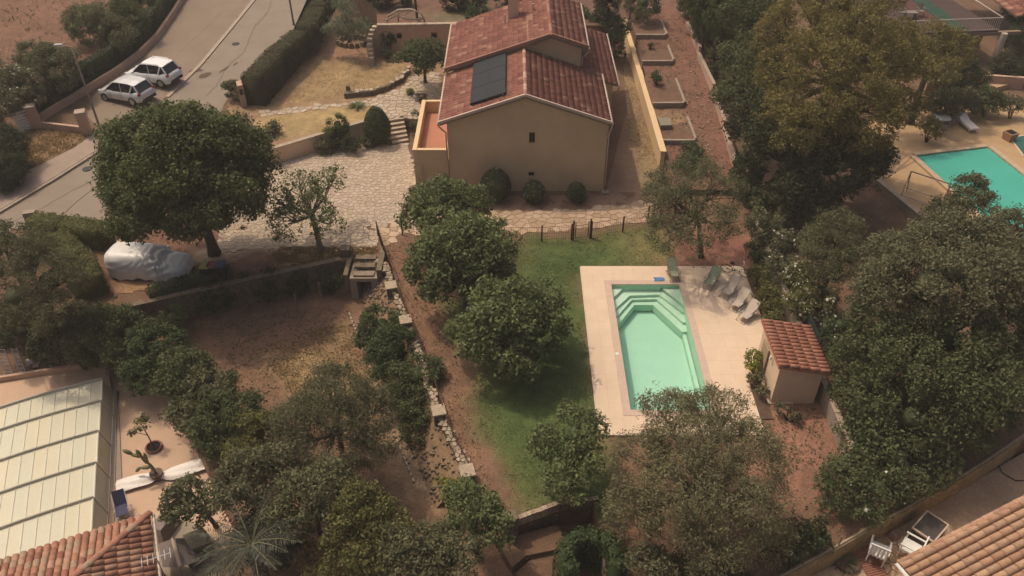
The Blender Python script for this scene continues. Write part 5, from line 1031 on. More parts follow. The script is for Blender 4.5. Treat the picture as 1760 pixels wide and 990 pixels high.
# yard entrance wall with letterbox, at the end of the clipped hedge
p = PR(420, 183); lp = thing('letterbox_wall', p, 'narrow pinkish entrance pier with a dark letterbox slot at the end of the clipped hedge', 'pier'); mk('pier', MB().box((0, 0, .85), (.4, .9, 2.0), .35), wall_p, lp, local=True); mk('letterbox', MB().box((.14, -.36, 1.35), (.26, .25, .4), .35), plast_m, lp, local=True)
p = PR(62, 392); mk('meter_box', MB().box((p[0], p[1], .55), (.7, .4, 1.3), .3), concrete_m, label='small concrete meter pillar at the end of the low clipped hedge', cat='meter pillar')
p = P(207, 400, 1.0); mk('gate_pier', MB().box((p[0], p[1], .6), (.45, .45, 1.5), .2).box((p[0] + .3, p[1] - 1.0, .5), (.22, 1.7, 1.2), .2), wall_p, label='pink pier and short wall beside the covered car', cat='pier')
# roadside dark low wall and netting hedge on the far side of the lane
ed = [PR(u, v)[:2] for u, v in ((72, 208), (150, 160), (202, 128), (240, 100), (272, 68), (298, 30), (318, -2), (330, -40))]
lwb = mk('roadside_wall', wallrun(MB(), ed, .25, -.2, lambda p: slope_z(p[1], .55)), wall_p, label='low pinkish wall under the dark netting along the lane', cat='wall')
# basketball hoop
p = P(472, 287); bh = thing('basketball_hoop', (p[0], p[1], 0), 'portable basketball hoop with black backboard standing on the driveway by the big tree', 'basketball hoop', None, .25)
bh.location = (p[0] - .1, p[1] + .7, 0); bh.scale = (.72, .72, .72)
mk('base', MB().box((-.3, .3, .12), (1.0, .7, .24), 0, 0, .8), white_m, bh, local=True); mk('pole', MB().tube([(-.3, .3, .1), (-.3, .25, 2.5), (-.1, -.1, 2.8)], .05, 7), plast_m, bh, local=True)
bd = mk('backboard', MB().box((-.1, -.15, 2.9), (1.15, .04, .75)), plast_m, bh, local=True)
mk('backboard_line', MB().box((-.1, -.175, 3.08), (.5, .01, .04)).box((-.1, -.175, 2.72), (.5, .01, .04)).box((-.33, -.175, 2.9), (.04, .01, .32)).box((.13, -.175, 2.9), (.04, .01, .32)), white_m, bd, local=True)
mk('rim', MB().tube([(-.1 + .22 * math.cos(k * .5236), -.42 + .22 * math.sin(k * .5236), 2.65) for k in range(13)], .012, 4, cap=False), tile_m[2], bh, local=True)
# ================================================================ LOWER-LEFT NEIGHBOUR
LZ = -2.2
g = Vector((math.sin(R(21)), -math.cos(R(21)), 0)); wv = Vector((-g.y * -1, g.x, 0)); wv = Vector((-math.cos(R(23)), -math.sin(R(23)), 0))
dkp = [P(*p, LZ)[:2] for p in ((-60, 700), (0, 658), (184, 627), (240, 655), (390, 735), (475, 830), (490, 1010), (-60, 1010))]
mk('pool_deck', MB().prism(dkp, -3.5, LZ), mat('sandstone_deck', (.53, .36, .25), .85, .06, .7, .1, 20), kind='structure')
dt = mk('deck_strip', MB().prism([P(*p, LZ)[:2] for p in ((191, 672), (203, 671), (208, 780), (213, 900), (196, 905), (193, 780))], -2.3, LZ + .07), concrete_m, kind='structure')
E0 = Vector(P(176, 652, -1.05)); e1 = Vector(P(165, 905, -1.05)); g = (e1 - E0); gl = g.length; g.normalize(); wv = Vector((-g.y, g.x, 0)) * -1
if wv.x > 0: wv = -wv
wv = (Vector(P(0, 702, -.55)) - E0); wv.z = 0; wv.normalize()
enc = thing('pool_enclosure', (E0.x, E0.y, LZ), 'long telescopic pool enclosure of pale translucent panels in metal frames', 'pool enclosure')
pane_m = [mat('milky_panel_%d' % i, c, .45, .03, .6, .03, 8, spec=.15) for i, c in enumerate([(.60, .55, .41), (.59, .55, .415), (.61, .55, .40), (.58, .55, .42)])]
rib_m = mat('enclosure_rib', (.45, .41, .32), .5, .05, 3, 0); frame_m = mat('enclosure_frame', (.80, .76, .64), .45, .05, 3, 0)
cutv = [652, 690, 742, 797, 857, 922, 992]; cuts = [(Vector(P(176 - (v_ - 652) * .043, v_, -1.05)) - E0).dot(g) for v_ in cutv]; nsec = 6
for s in range(nsec):
    sl_ = cuts[s + 1] - cuts[s]; a0 = E0 + g * cuts[s]; lift = .04 * s
    inset = .03 * s
    def ep(i, f):   # i: pane edge index along the width, f: 0..1 along the section
        x = i * .52; z = -1.05 + lift + .52 * math.sin(min(1.0, x / 5.2) * math.pi / 2) ; return a0 + g * (sl_ * f) + wv * (x + inset) + Vector((0, 0, z + 1.05))
    npn = 15
    for i in range(npn): mk('panel', MB().slab(tuple(ep(i, .012)), tuple(ep(i, .985)), tuple(ep(i + 1, .985)), tuple(ep(i + 1, .012)), .025) if False else MB().slab(tuple(ep(i + 1, .0)), tuple(ep(i + 1, 1)), tuple(ep(i, 1)), tuple(ep(i, .0)), .025), pane_m[rnd.randrange(4)], enc)
    q0_, q1_ = ep(0, .012), ep(0, .985); out = wv * -.22
    mk('side_panel', MB().slab(tuple(q0_ + Vector((0, 0, 0))), tuple(q1_), (q1_.x + out.x, q1_.y + out.y, LZ + .1), (q0_.x + out.x, q0_.y + out.y, LZ + .1), .03), pane_m[s % 4], enc)
    fr = MB(); up_ = Vector((0, 0, .03)); rb_ = MB().tube([tuple(ep(i, 0) + Vector((0, 0, .07))) for i in range(npn + 1)], .055, 6).tube([tuple(ep(0, 0) + Vector((0, 0, .05))), (ep(0, 0).x + wv.x * -.24, ep(0, 0).y + wv.y * -.24, LZ + .02)], .045, 5); mk('rib', rb_, rib_m, enc)
    for f in (.0, .995): fr.tube([tuple(ep(i, f) + up_) for i in range(npn + 1)], .045 if f == 0 else .025, 5); fr.tube([tuple(ep(0, f) + up_), (ep(0, f).x + out.x, ep(0, f).y + out.y, LZ + .02)], .035, 5)
    for i in range(npn + 1): fr.tube([tuple(ep(i, .0) + up_ * .6), tuple(ep(i, 1) + up_ * .6)], .014 if i else .035, 4)
    fr.tube([(ep(0, 0).x + out.x, ep(0, 0).y + out.y, LZ + .06), (ep(0, 1).x + out.x, ep(0, 1).y + out.y, LZ + .06)], .04, 5); mk('frame', fr, frame_m, enc)
mk('gable_panel', MB().add([tuple(E0 + wv * (i * .66)  + Vector((0, 0, .52 * math.sin(min(1.0, i * .66 / 5.2) * math.pi / 2)))) for i in range(12)] + [tuple(Vector((E0.x, E0.y, LZ)) + wv * (i * .66)) for i in range(11, -1, -1)], [tuple(range(24))]), pane_m[1], enc)
mk('floor_rail', MB().box((0, 0, 0), (.01, .01, .01)).tube([tuple(Vector((E0.x, E0.y, LZ + .03)) - wv * .42), tuple(Vector((E0.x, E0.y, LZ + .03)) - wv * .42 + g * gl * 1.1)], .05, 5), plast_m, enc)
mk('end_wall', MB().prism([P(*p, LZ + .15)[:2] for p in ((-60, 680), (-60, 672), (0, 655), (186, 625), (190, 660), (186, 632), (0, 663))], LZ - .1, LZ + .25) if False else wallrun(MB(), [P(-60, 668, LZ)[:2], P(0, 655, LZ)[:2], P(184, 626, LZ)[:2], P(190, 672, LZ)[:2]], .16, LZ - .1, LZ + .3), wall_p, label='low dark-topped border wall behind the pool enclosure', cat='wall')
# olive sapling in a round opening, cactus, rolled sheet, folded chair
p = P(265, 770, LZ); sp2 = thing('potted_sapling', p, 'small sparse sapling in a round earth basin on the sandstone deck', 'potted tree')
mk('basin_rim', MB().tube([(p[0] + .36 * math.cos(k * .35), p[1] + .36 * math.sin(k * .35), LZ + .1) for k in range(19)], .05, 5, cap=False), tile_b[4], sp2); mk('earth', MB().tube([(p[0], p[1], LZ), (p[0], p[1], LZ + .05)], .34, 16), MAT['dark_void'], sp2)
mk('stem', MB().tube([(p[0], p[1], LZ), (p[0] - .12, p[1] + .1, LZ + .8), (p[0] - .3, p[1] + .2, LZ + 1.5)], [.04, .03, .015], 6).tube([(p[0] - .12, p[1] + .1, LZ + .8), (p[0] - .6, p[1] - .05, LZ + 1.2)], [.02, .01], 5), bark_g, sp2)
foliage('leaves', [(p[0] - .25, p[1] + .15, LZ + 1.5, .3), (p[0] - .6, p[1] - .0, LZ + 1.2, .2), (p[0] - .15, p[1] + .4, LZ + 1.7, .18)], 'fig', .075, sp2, dens=.5, clump=.2, core=False)
p = P(272, 822, LZ); ca = thing('cactus', p, 'prickly pear cactus in a dark pot casting a jagged shadow on the deck', 'cactus'); mk('pot', MB().tube([(p[0], p[1], LZ), (p[0], p[1], LZ + .4)], [.22, .3], 12), mat('brown_pot', (.13, .075, .06), .7, .1, 3, 0), ca)
cam_ = mat('cactus_skin', (.20, .19, .10), .7, .1, 4, .2)
def pad(x, y, z, dx, dz, s): 
    mb = MB(); mb.tube([(x, y, z), (x + dx * .3, y, z + dz * .3), (x + dx * .75, y, z + dz * .75), (x + dx, y, z + dz)], [s * .35, s, s * .9, s * .3], 8); mk('pad', mb, cam_, ca, smooth=True)
for a_ in ((0, 0, .4, -.15, .7, .09), (-.15, 0, 1.0, -.2, .6, .1), (-.3, 0, 1.5, -.5, .2, .09), (-.7, 0, 1.7, -.35, .3, .1), (-.2, 0, 1.1, .05, .7, .08), (-.1, 0, .8, -.55, -.05, .1), (-.6, 0, .8, -.3, -.35, .09), (-.35, 0, 1.5, -.1, .5, .09)): pad(p[0] + a_[0], p[1] + a_[1], LZ + a_[2], a_[3], a_[4], a_[5])
a, b = Vector(P(200, 838, LZ + .15)), Vector(P(352, 797, LZ + .15)); d = (b - a); d.z = 0; ln = d.length; d.normalize(); nn_ = Vector((-d.y, d.x, 0)); V = []; nu, nv = 40, 9
for i in range(nu):
    f = i / (nu - 1); q = a + d * (ln * f); wd = .78 - .45 * math.exp(-((f - .48) / .09) ** 2)
    for j in range(nv): s = j / (nv - 1) - .5; V.append(tuple(q + nn_ * (s * wd + .05 * math.sin(7 * f)) + Vector((0, 0, .13 * math.cos(s * math.pi) + .035 * math.sin(14 * s + 9 * f)))))
mb = MB(); mb.v = V; mb.f = [(i * nv + j, (i + 1) * nv + j, (i + 1) * nv + j + 1, i * nv + j + 1) for i in range(nu - 1) for j in range(nv - 1)]; mb.mi = [0] * len(mb.f)
mk('rolled_pool_cover', mb, sheet_m, label='long white folded pool sheet lying across the deck by the cactus', cat='pool sheet', smooth=True)
p = P(209, 872, LZ + .4); t = thing('folding_chair', (p[0], p[1], LZ), 'dark navy folding chair standing at the roof edge beside the enclosure', 'chair', None, .4)
mk('sling', MB().slab((-.25, -.45, .4), (.25, -.45, .4), (.25, .1, .45), (-.25, .1, .45), .03).slab((-.25, .1, .45), (.25, .1, .45), (.25, .5, 1.0), (-.25, .5, 1.0), .03), navy_m, t, local=True); mk('frame', MB().tube([(-.28, -.5, 0), (-.28, .4, .95)], .02, 5).tube([(.28, -.5, 0), (.28, .4, .95)], .02, 5).tube([(-.28, .4, 0), (-.28, -.3, .6)], .02, 5).tube([(.28, .4, 0), (.28, -.3, .6)], .02, 5), white_m, t, local=True)
# ladder and boards in the soil yard
for dx, lb in ((0, 'aluminium ladder leaning in the dark yard, the wider of two'), (.75, 'narrow aluminium ladder leaning behind the wider ladder')):
    p0, p1 = Vector(P(16, 652, LZ)) + Vector((dx, .15, 0)), Vector(P(-2, 600, LZ + .9)) + Vector((dx, .1, 0)); s_ = Vector((.21 if dx == 0 else .14, 0, 0)); ld = thing('ladder', p0, lb, 'ladder', 'ladders in the yard')
    mk('rails', MB().tube([tuple(p0 - s_), tuple(p1 - s_)], .025, 4).tube([tuple(p0 + s_), tuple(p1 + s_)], .025, 4), chrome_m, ld)
    for k in range(8): q = p0.lerp(p1, (k + .5) / 8); mk('rung', MB().tube([tuple(q - s_), tuple(q + s_)], .018, 4), chrome_m, ld)
for u, lb in ((64, 'broad wooden board lying beside the tyre in the dark yard'), (54, 'narrow wooden plank lying nearer the ladders')):
    p = P(u, 620, LZ); mk('plank', MB().box((p[0], p[1], LZ + .06), (.32 if u == 64 else .12, 1.25, .05), .3), wood_m, label=lb, cat='plank')
p = P(92, 624, LZ); mk('old_tyre', MB().tube([(p[0] + .28 * math.cos(k * .5236), p[1] + .28 * math.sin(k * .5236), LZ + .12) for k in range(13)], .1, 7, cap=False), tyre_m, label='old tyre lying beside the broad board', cat='tyre')
p = P(53, 625, LZ); mk('white_bag', MB().box((p[0], p[1], LZ + .15), (.4, .3, .3), .4, 0, .6), sheet_m, label='small crumpled white bag beside the narrow plank', cat='bag')
# tiled hip roof in the near corner
hz = 1.0; EC = Vector(P(258, 884, hz)); EA = Vector(P(-20, 972, hz)); EB = Vector(P(273, 1000, hz)); d1 = (EA - EC); d1.z = 0; d1.normalize(); d2 = Vector((-d1.y, d1.x, 0)); 
if d2.y > 0: d2 = -d2
h2 = thing('tiled_house', (-16, 15, LZ), 'corner of a hipped house roof of weathered barrel tiles beside the pool enclosure', 'house')
pitch = .34; td_b = tile_data('roof_tile', 'barrel', .27, .42, tile_b); Lw = 9.0; kk = math.hypot(1, pitch)
A1 = EC; B1 = EC + d1 * Lw
up1 = (d2 + Vector((0, 0, pitch))).normalized(); rev = (A1 - B1).cross(up1).z > 0
# on slope 1 keep what lies behind the hip line
def t1(s, t): 
    s_ = s if not flip1 else Lw - s; return t / kk < s_
flip1 = not ((B1 - A1).cross(up1).z > 0)
tile_roof(h2, A1, B1, up1, 6.0, td_b, 160, test=t1, base=False, wts=[3, 2, 3, 3, 1])
A2 = EC; B2 = EC + d2 * Lw; up2 = (d1 + Vector((0, 0, pitch))).normalized(); flip2 = not ((B2 - A2).cross(up2).z > 0)
tile_roof(h2, A2, B2, up2, 6.0, td_b, 130, test=lambda s, t: t / kk < (Lw - s if flip2 else s), base=False, wts=[4, 3, 3, 1, 1])
pk_ = EC + (d1 + d2) * 6 + Vector((0, 0, 6 * pitch)); mk('roof_deck', MB().add([tuple(p - Vector((0, 0, .03))) for p in (EC, EC + d1 * Lw, EC + d1 * Lw + d2 * 6 + Vector((0, 0, 6 * pitch)), pk_)] + [tuple(p - Vector((0, 0, .03))) for p in (EC, pk_, EC + d2 * Lw + d1 * 6 + Vector((0, 0, 6 * pitch)), EC + d2 * Lw)], [(0, 1, 2, 3), (4, 5, 6, 7)]), tile_b[1], h2)
barrel_run(h2, 'hip_tile', [tuple(EC + Vector((0, 0, .08))), tuple(pk_ + Vector((0, 0, .08)))], .15, [tile_b[0], tile_b[3], tile_b[1]], .4)
mk('wall', MB().prism([tuple((EC + d1 * .4 + d2 * .4)[:2]), tuple((EC + d1 * Lw + d2 * .4)[:2]), tuple((EC + d1 * Lw + d2 * Lw)[:2]), tuple((EC + d1 * .4 + d2 * Lw)[:2])], LZ - .2, hz - .05), wall_w, h2)
mk('eave_board', MB().tube([tuple(EC - Vector((0, 0, .06)) - d1 * .1), tuple(EC + d2 * Lw - Vector((0, 0, .06)) - d1 * .1)], .07, 6).tube([tuple(EC - Vector((0, 0, .06)) - d2 * .1), tuple(EC + d1 * Lw - Vector((0, 0, .06)) - d2 * .1)], .05, 6), gutter_m, h2)
an = thing('tv_antenna', P(268, 958, hz + .1), 'white comb-like television antenna at the edge of the tiled roof', 'antenna'); q = Vector(P(268, 958, hz + .5))
mk('mast', MB().tube([tuple(q - Vector((0, 0, 1.2))), tuple(q)], .02, 5), chrome_m, an); mk('boom', MB().tube([tuple(q - d1 * -.55), tuple(q - d1 * .5)], .015, 4), white_m, an)
for k in range(6): c_ = q + d1 * (-.5 + k * .2); mk('element', MB().tube([tuple(c_ - d2 * .22), tuple(c_ + d2 * .22)], .01, 4), white_m, an)
# courtyard below the tiled roof: concrete slab, closed parasol, canvas, tub
mk('courtyard_slab', MB().prism([P(*p, LZ + .05)[:2] for p in ((262, 896), (300, 886), (345, 905), (400, 960), (420, 1010), (268, 1010))], LZ - .1, LZ + .09), mat('grey_slab', (.30, .25, .19), .9, .08, .8, .15), kind='structure')
mk('slab_kerb', wallrun(MB(), [P(262, 897, LZ + .2)[:2], P(300, 884, LZ + .2)[:2]], .1, LZ, LZ + .22), white_m, label='short white edge strip beside the tiled roof corner', cat='edging')
a, b = Vector(P(297, 925, LZ + 1.6)), Vector(P(309, 974, LZ + 1.4)); ps = thing('closed_parasol', (a.x, a.y, LZ), 'mauve canvas awning with a pale beam over the small courtyard', 'awning'); mk('beam', MB().tube([tuple(a), tuple(b)], .07, 4), gutter_m, ps)
mk('canvas', MB().add([tuple(a), tuple(b), P(352, 962, LZ + .5), P(318, 925, LZ + .9)], [(0, 1, 2, 3)]).add([tuple(a - Vector((0, 0, .03))), tuple(b - Vector((0, 0, .03))), P(280, 975, LZ + .6), P(272, 935, LZ + .9)], [(0, 3, 2, 1)]), grey_cloth, ps); mk('leg', MB().tube([tuple(a), (a.x, a.y, LZ)], .04, 6).tube([tuple(b), (b.x, b.y, LZ)], .04, 6), gutter_m, ps)
p = P(340, 940, LZ + .4); mk('canvas_cover', MB().box((p[0], p[1], LZ + .5), (1.1, 1.2, .9), .5, 0, .75), mat('olive_canvas', (.20, .18, .12), .8, .1, 3, .4, 8), label='boxy olive-grey canvas cover beside the palm', cat='cover')
p = P(250 + 30, 905, LZ + .4); mk('folded_tarp', MB().box((p[0], p[1], LZ + .4), (.9, 1.3, .7), -.3, 0, .6), grey_cloth, label='dark crumpled tarp heap beside the tiled roof edge', cat='tarp')
# ================================================================ LOWER-RIGHT NEIGHBOUR
mk('right_lower_ground', MB().prism([(9.0, 16.95), (12.86, 18.6), (14.56, 19.54), (17.55, 21.11), (20.83, 22.96), (60, 44.8), (60, 5), (6, 5)], -3, -1.15), mat('sandy_ground', (.43, .30, .20), .95, .14, .8, .4, 10), kind='structure')
cwl = thing('curved_retaining_wall', (15, 20, -1), 'long curved garden wall with mossy face between dark trees and the sandy terrace', 'wall')
cl = [(9.57, 17.0), (11.3, 17.9), (12.86, 18.7), (14.56, 19.64), (16.1, 20.4), (17.55, 21.21), (19.2, 22.1), (20.83, 23.06), (24, 25)]
for a, b in zip(cl[:-1], cl[1:]): mk('wall_section', wallrun(MB(), [a, b], .18, -1.4, .06), mat('mossy_render', (.33, .25, .14), .9, .2, 1.5, .4, 8), cwl); mk('top_rail', MB().tube([(*a, .1), (*b, .1)], .035, 5), kerb_m, cwl)
mk('mesh_fence', MB().tube([(*cl[2], .1), (*cl[2], .7)], .03, 5).tube([(*cl[3], .1), (*cl[3], .75)], .03, 5).tube([(*cl[5], .1), (*cl[5], .9)], .03, 5), pole_m, cwl)
RZ = 1.6; VA = Vector(P(1543, 968, RZ)); dv = (Vector(P(1745, 862, RZ + 1.2)) - VA); dh = Vector((dv.x, dv.y, 0)).normalized(); pe = Vector((dh.y, -dh.x, 0)); sl2 = .22
h3 = thing('orange_roof_house', (VA.x + 2, VA.y, -1.15), 'house corner with a broad orange-tiled roof beside the sandy terrace', 'house')
td_o = tile_data('roof_tile', 'barrel', .30, .46, tile_o); up3 = (dh + Vector((0, 0, sl2))).normalized()
tile_roof(h3, VA, VA + pe * 5.4, up3, 8.6, td_o, 290, name='roof_tile', under=tile_o[1])
mk('gutter', MB().tube([tuple(VA - dh * .06), tuple(VA - dh * .06 + pe * 5)], .07, 6), white_m, h3); barrel_run(h3, 'verge_tile', [tuple(VA + pe * .04 + Vector((0, 0, .05))), tuple(VA + pe * .04 + up3 * 8.4 + Vector((0, 0, .05)))], .13, tile_o, .46)
mk('wall', MB().prism([tuple((VA + dh * .5 + pe * .5)[:2]), tuple((VA + dh * 8 + pe * .5)[:2]), tuple((VA + dh * 8 + pe * 5)[:2]), tuple((VA + dh * .5 + pe * 5)[:2])], -1.3, RZ - .1), wall_w, h3)
p = P(1599, 905, -.3); hb = thing('hot_tub', (p[0], p[1], -1.15), 'dark rectangular box with a pale rim, like a covered tub, on the sandy terrace', 'tub', None, .72)
mk('body', MB().box((0, 0, .4), (1.2, .9, .8)), mat('dark_brown_panel', (.085, .06, .05), .7, .1, 3, .1), hb, local=True); mk('cover', MB().box((0, 0, .83), (1.16, .86, .05)), mat('dark_cover', (.07, .058, .052), .6, .08, 3, 0), hb, local=True)
mk('rim', MB().box((0, .45, .85), (1.28, .06, .08)).box((0, -.45, .85), (1.28, .06, .08)).box((.61, 0, .85), (.06, .84, .08)).box((-.61, 0, .85), (.06, .84, .08)), gutter_m, hb, local=True)
p = P(1563, 945, -.7); gchair(p[0], p[1], -1.15, R(-130), 'white slatted garden chair tucked beside the orange roof', white_m, 'white chairs on the sandy terrace', 1.45)
p = P(1508, 950, -.7); gchair(p[0], p[1], -1.15, R(150), 'white garden chair holding a dark cushion near the spiky plant', white_m, 'white chairs on the sandy terrace', 1.45); mk('cushion', MB().box((p[0], p[1], -.62), (.5, .5, .14), .4, 0, .8), grey_cloth, label='dark cushion on the white garden chair', cat='cushion')
bp = thing('stepping_stones', P(1500, 975, -1.15), 'brick paved strip leading past the spiky potted plant', 'path'); a, b = Vector(P(1478, 942, -1.14)), Vector(P(1512, 995, -1.14)); d = (b - a).normalized(); nn_ = Vector((-d.y, d.x, 0))
for k in range(18): mk('plank', MB().box(tuple(a + d * (k * .1) + Vector((0, 0, .02))), (.08, .85, .05), math.atan2(d.y, d.x)), tile_b[4], bp)
fstones = [P(u, v, -1.12)[:2] for u, v in ((1520, 935), (1545, 915), (1575, 935), (1545, 975), (1515, 985))]
paving('stone_patio', fstones, .42, -1.14, yel_m, 60, .04)
p = P(1538, 918, -.9); mk('clay_heap', MB().box((p[0], p[1], -1.0), (.5, .4, .35), .4, 0, .6), wood_m, label='small brown wood stack behind the white chairs', cat='wood stack')
hose = [P(u, v, -1.12) for u, v in ((1720, 760), (1712, 790), (1722, 812), (1745, 826), (1775, 825))]; mk('garden_hose', MB().tube(hose, .025, 5), plast_m, label='dark garden hose curving over the sandy ground', cat='hose', smooth=True)
# ================================================================ TREES AND SHRUBS
def T(name, label, lobes, leaf, cat='tree', base=None, bz=0.0, group=None, size=.11, fn=None, **kw):
    """lobes given as (u, v, height, radius) on the survey picture"""
    lb = [L(*l) for l in lobes]; c = np.average(np.array([l[:2] for l in lb]), axis=0, weights=[l[3] for l in lb])
    b = P(*base, bz) if base else (float(c[0]), float(c[1]), bz)
    return (fn or treeobj)(name, label, cat, b, lb, leaf, size, group=group, **kw)
def S(*a, **k): k.setdefault('cat', 'shrub'); return T(*a, fn=shrub, **k)
# the big dark tree by the road
cT = (-17.45, 37.5, 6.0); lobsT = [(cT[0], cT[1], cT[2], 3.0)] + [(cT[0] + 2.55 * x, cT[1] + 2.45 * y, cT[2] + 2.1 * z, 2.0 + .25 * math.sin(9 * x + 4 * z)) for x, y, z in ((0, 0, 1), (.8, 0, .5), (-.75, .1, .55), (.1, .8, .4), (0, -.8, .5), (.9, -.4, -.15), (-.95, -.25, -.1), (.5, .85, -.2), (-.6, .8, -.1), (.4, -.9, -.35), (-.5, -.85, -.4), (.9, .5, .1), (-1.05, .3, -.5), (1.0, -.1, -.6))]
treeobj('plane_tree', 'huge dark round tree standing between the covered car and the road', 'tree', P(369, 436), lobsT, 'oak', .13, .28, dens=.8, clump=.55, limbs=60, low=-.75, core=False)
T('fig_tree', 'small sparse tree with a pale bare trunk on the stone driveway', [(515, 322, 3.0, 34), (475, 348, 2.6, 32), (560, 318, 3.0, 28), (535, 365, 2.5, 40), (495, 385, 2.2, 34), (565, 385, 2.2, 26), (578, 300, 2.9, 16)], 'fig', base=(552, 432), size=.12, trunk=.17, bark=bark_g, dens=.15, clump=.40, core=False, limbs=46, low=-.7)
T('walnut_tree', 'leafy green tree touching the villa corner and the stone path', [(762, 350, 3.3, 52), (805, 350, 3.0, 40), (720, 370, 2.8, 34), (770, 395, 3.0, 50)], 'fig', size=.15, trunk=.17, dens=.9, clump=.48, limbs=36)
T('walnut_tree', 'broad leafy green tree straddling the soil strip and the wire fence', [(800, 430, 3.5, 72), (755, 455, 3.0, 55), (845, 415, 3.0, 45), (770, 490, 2.4, 46), (835, 470, 2.6, 45)], 'fig', size=.15, trunk=.2, dens=.9, clump=.5, limbs=40)
T('walnut_tree', 'round leafy green tree standing alone on the lawn beside the pool', [(880, 545, 2.9, 74), (835, 580, 2.3, 52), (925, 565, 2.4, 54), (870, 605, 2.0, 52), (800, 570, 1.9, 30), (925, 515, 2.5, 42)], 'fig', size=.15, trunk=.18, dens=.9, clump=.48, limbs=40)
T('apricot_tree', 'leafy tree at the foot of the lawn left of the feathery olive', [(985, 745, 2.6, 50), (945, 760, 2.2, 34), (1005, 790, 2.2, 42), (975, 825, 1.8, 42), (1020, 735, 2.3, 26)], 'fig', size=.12, trunk=.12, dens=.6, clump=.36, limbs=36)
T('olive_tree', 'large feathery silver olive overhanging the near end of the pool', [(1150, 725, 3.6, 62), (1235, 715, 3.6, 58), (1195, 780, 4.2, 80), (1110, 800, 3.4, 66), (1280, 790, 3.6, 76), (1175, 860, 3.6, 80), (1260, 880, 3.4, 78), (1320, 860, 3.0, 52), (1090, 880, 2.6, 50), (1225, 940, 2.6, 60), (1320, 920, 2.2, 44)], 'olive', size=.085, trunk=.2, dens=.62, clump=.38, limbs=70, droop=.7, aspect=.28, core=False)
T('olive_tree', 'thin airy olive shading the deck chairs at the head of the pool', [(1175, 305, 4.3, 52), (1215, 335, 4.3, 58), (1160, 365, 3.9, 50), (1215, 385, 3.5, 46), (1180, 415, 3.1, 46), (1245, 400, 2.9, 26), (1135, 325, 3.9, 28), (1150, 400, 3.3, 36)], 'grey', size=.085, trunk=.13, dens=.36, clump=.38, core=False, limbs=80, aspect=.35, base=(1205, 440))
T('flowering_tree', 'small bare-twigged pale tree at the end of the yellow alley wall', [(1128, 310, 1.9, 20), (1122, 335, 1.6, 22), (1140, 350, 1.5, 16)], 'pale', size=.08, trunk=.05, dens=.35, clump=.25, core=False, limbs=26)
# great mimosa and its dark neighbours
mg = 'tall trees behind the low boundary wall'
T('mimosa_tree', 'enormous olive-gold feathery tree towering behind the planting beds', [(1400, 40, 9.5, 64), (1460, 70, 9.5, 72), (1375, 130, 8.5, 60), (1450, 150, 8.6, 72), (1520, 110, 8.0, 59), (1395, 215, 6.8, 60), (1480, 215, 6.8, 64), (1550, 190, 5.8, 36), (1340, 60, 8.5, 41), (1500, 20, 8.5, 48), (1425, 100, 9.2, 50), (1490, 95, 9.0, 46), (1420, 180, 7.8, 50), (1345, 125, 8.0, 44), (1345, 190, 6.5, 40)], 'mimosa', size=.13, trunk=.3, dens=.8, clump=.45, limbs=70, droop=.3, aspect=.3, core=False, flat=1.45)
T('mimosa_tree', 'lower spread of olive-green foliage in front of the neighbour balcony', [(1590, 75, 5.5, 46), (1635, 85, 5.2, 40), (1570, 120, 5.0, 42), (1615, 120, 4.6, 34)], 'mimosa', size=.13, trunk=.25, dens=.6, clump=.5, limbs=30, aspect=.35)
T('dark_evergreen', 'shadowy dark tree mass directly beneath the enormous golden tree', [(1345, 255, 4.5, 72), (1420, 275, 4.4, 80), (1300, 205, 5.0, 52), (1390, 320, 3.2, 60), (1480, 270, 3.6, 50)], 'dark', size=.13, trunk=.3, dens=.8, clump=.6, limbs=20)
T('dark_evergreen', 'dark bushy oak rising right beside the cypress hedge', [(1290, 30, 7, 50), (1275, 100, 6, 48), (1310, 130, 6, 50), (1265, 160, 5, 38), (1270, -10, 7, 40)], 'ever', size=.12, trunk=.25, dens=.8, clump=.5, limbs=20)
for u, v0, v1, lb, r in ((1192, -30, 40, 'green cypress closest to the top of the soil strip', 26), (1215, -20, 95, 'tall green cypress in the middle of the cypress row', 28), (1240, 0, 150, 'foremost cypress reaching down to the boundary wall', 27), (1228, -60, 20, 'farthest cypress of the row behind the boundary wall', 28)):
    n_ = 6; T('cypress', lb, [(u + (k / (n_ - 1) - .5) * 12, v0 + (v1 - v0) * k / (n_ - 1), 7.5 - 6.6 * k / (n_ - 1), r * (.55 + .45 * math.sin(math.pi * min(1, (k + 1) / n_)))) for k in range(n_)], 'cypress', cat='cypress', group='cypress row behind the boundary wall', size=.09, trunk=.14, dens=.75, clump=.3, limbs=12, flat=1.3)
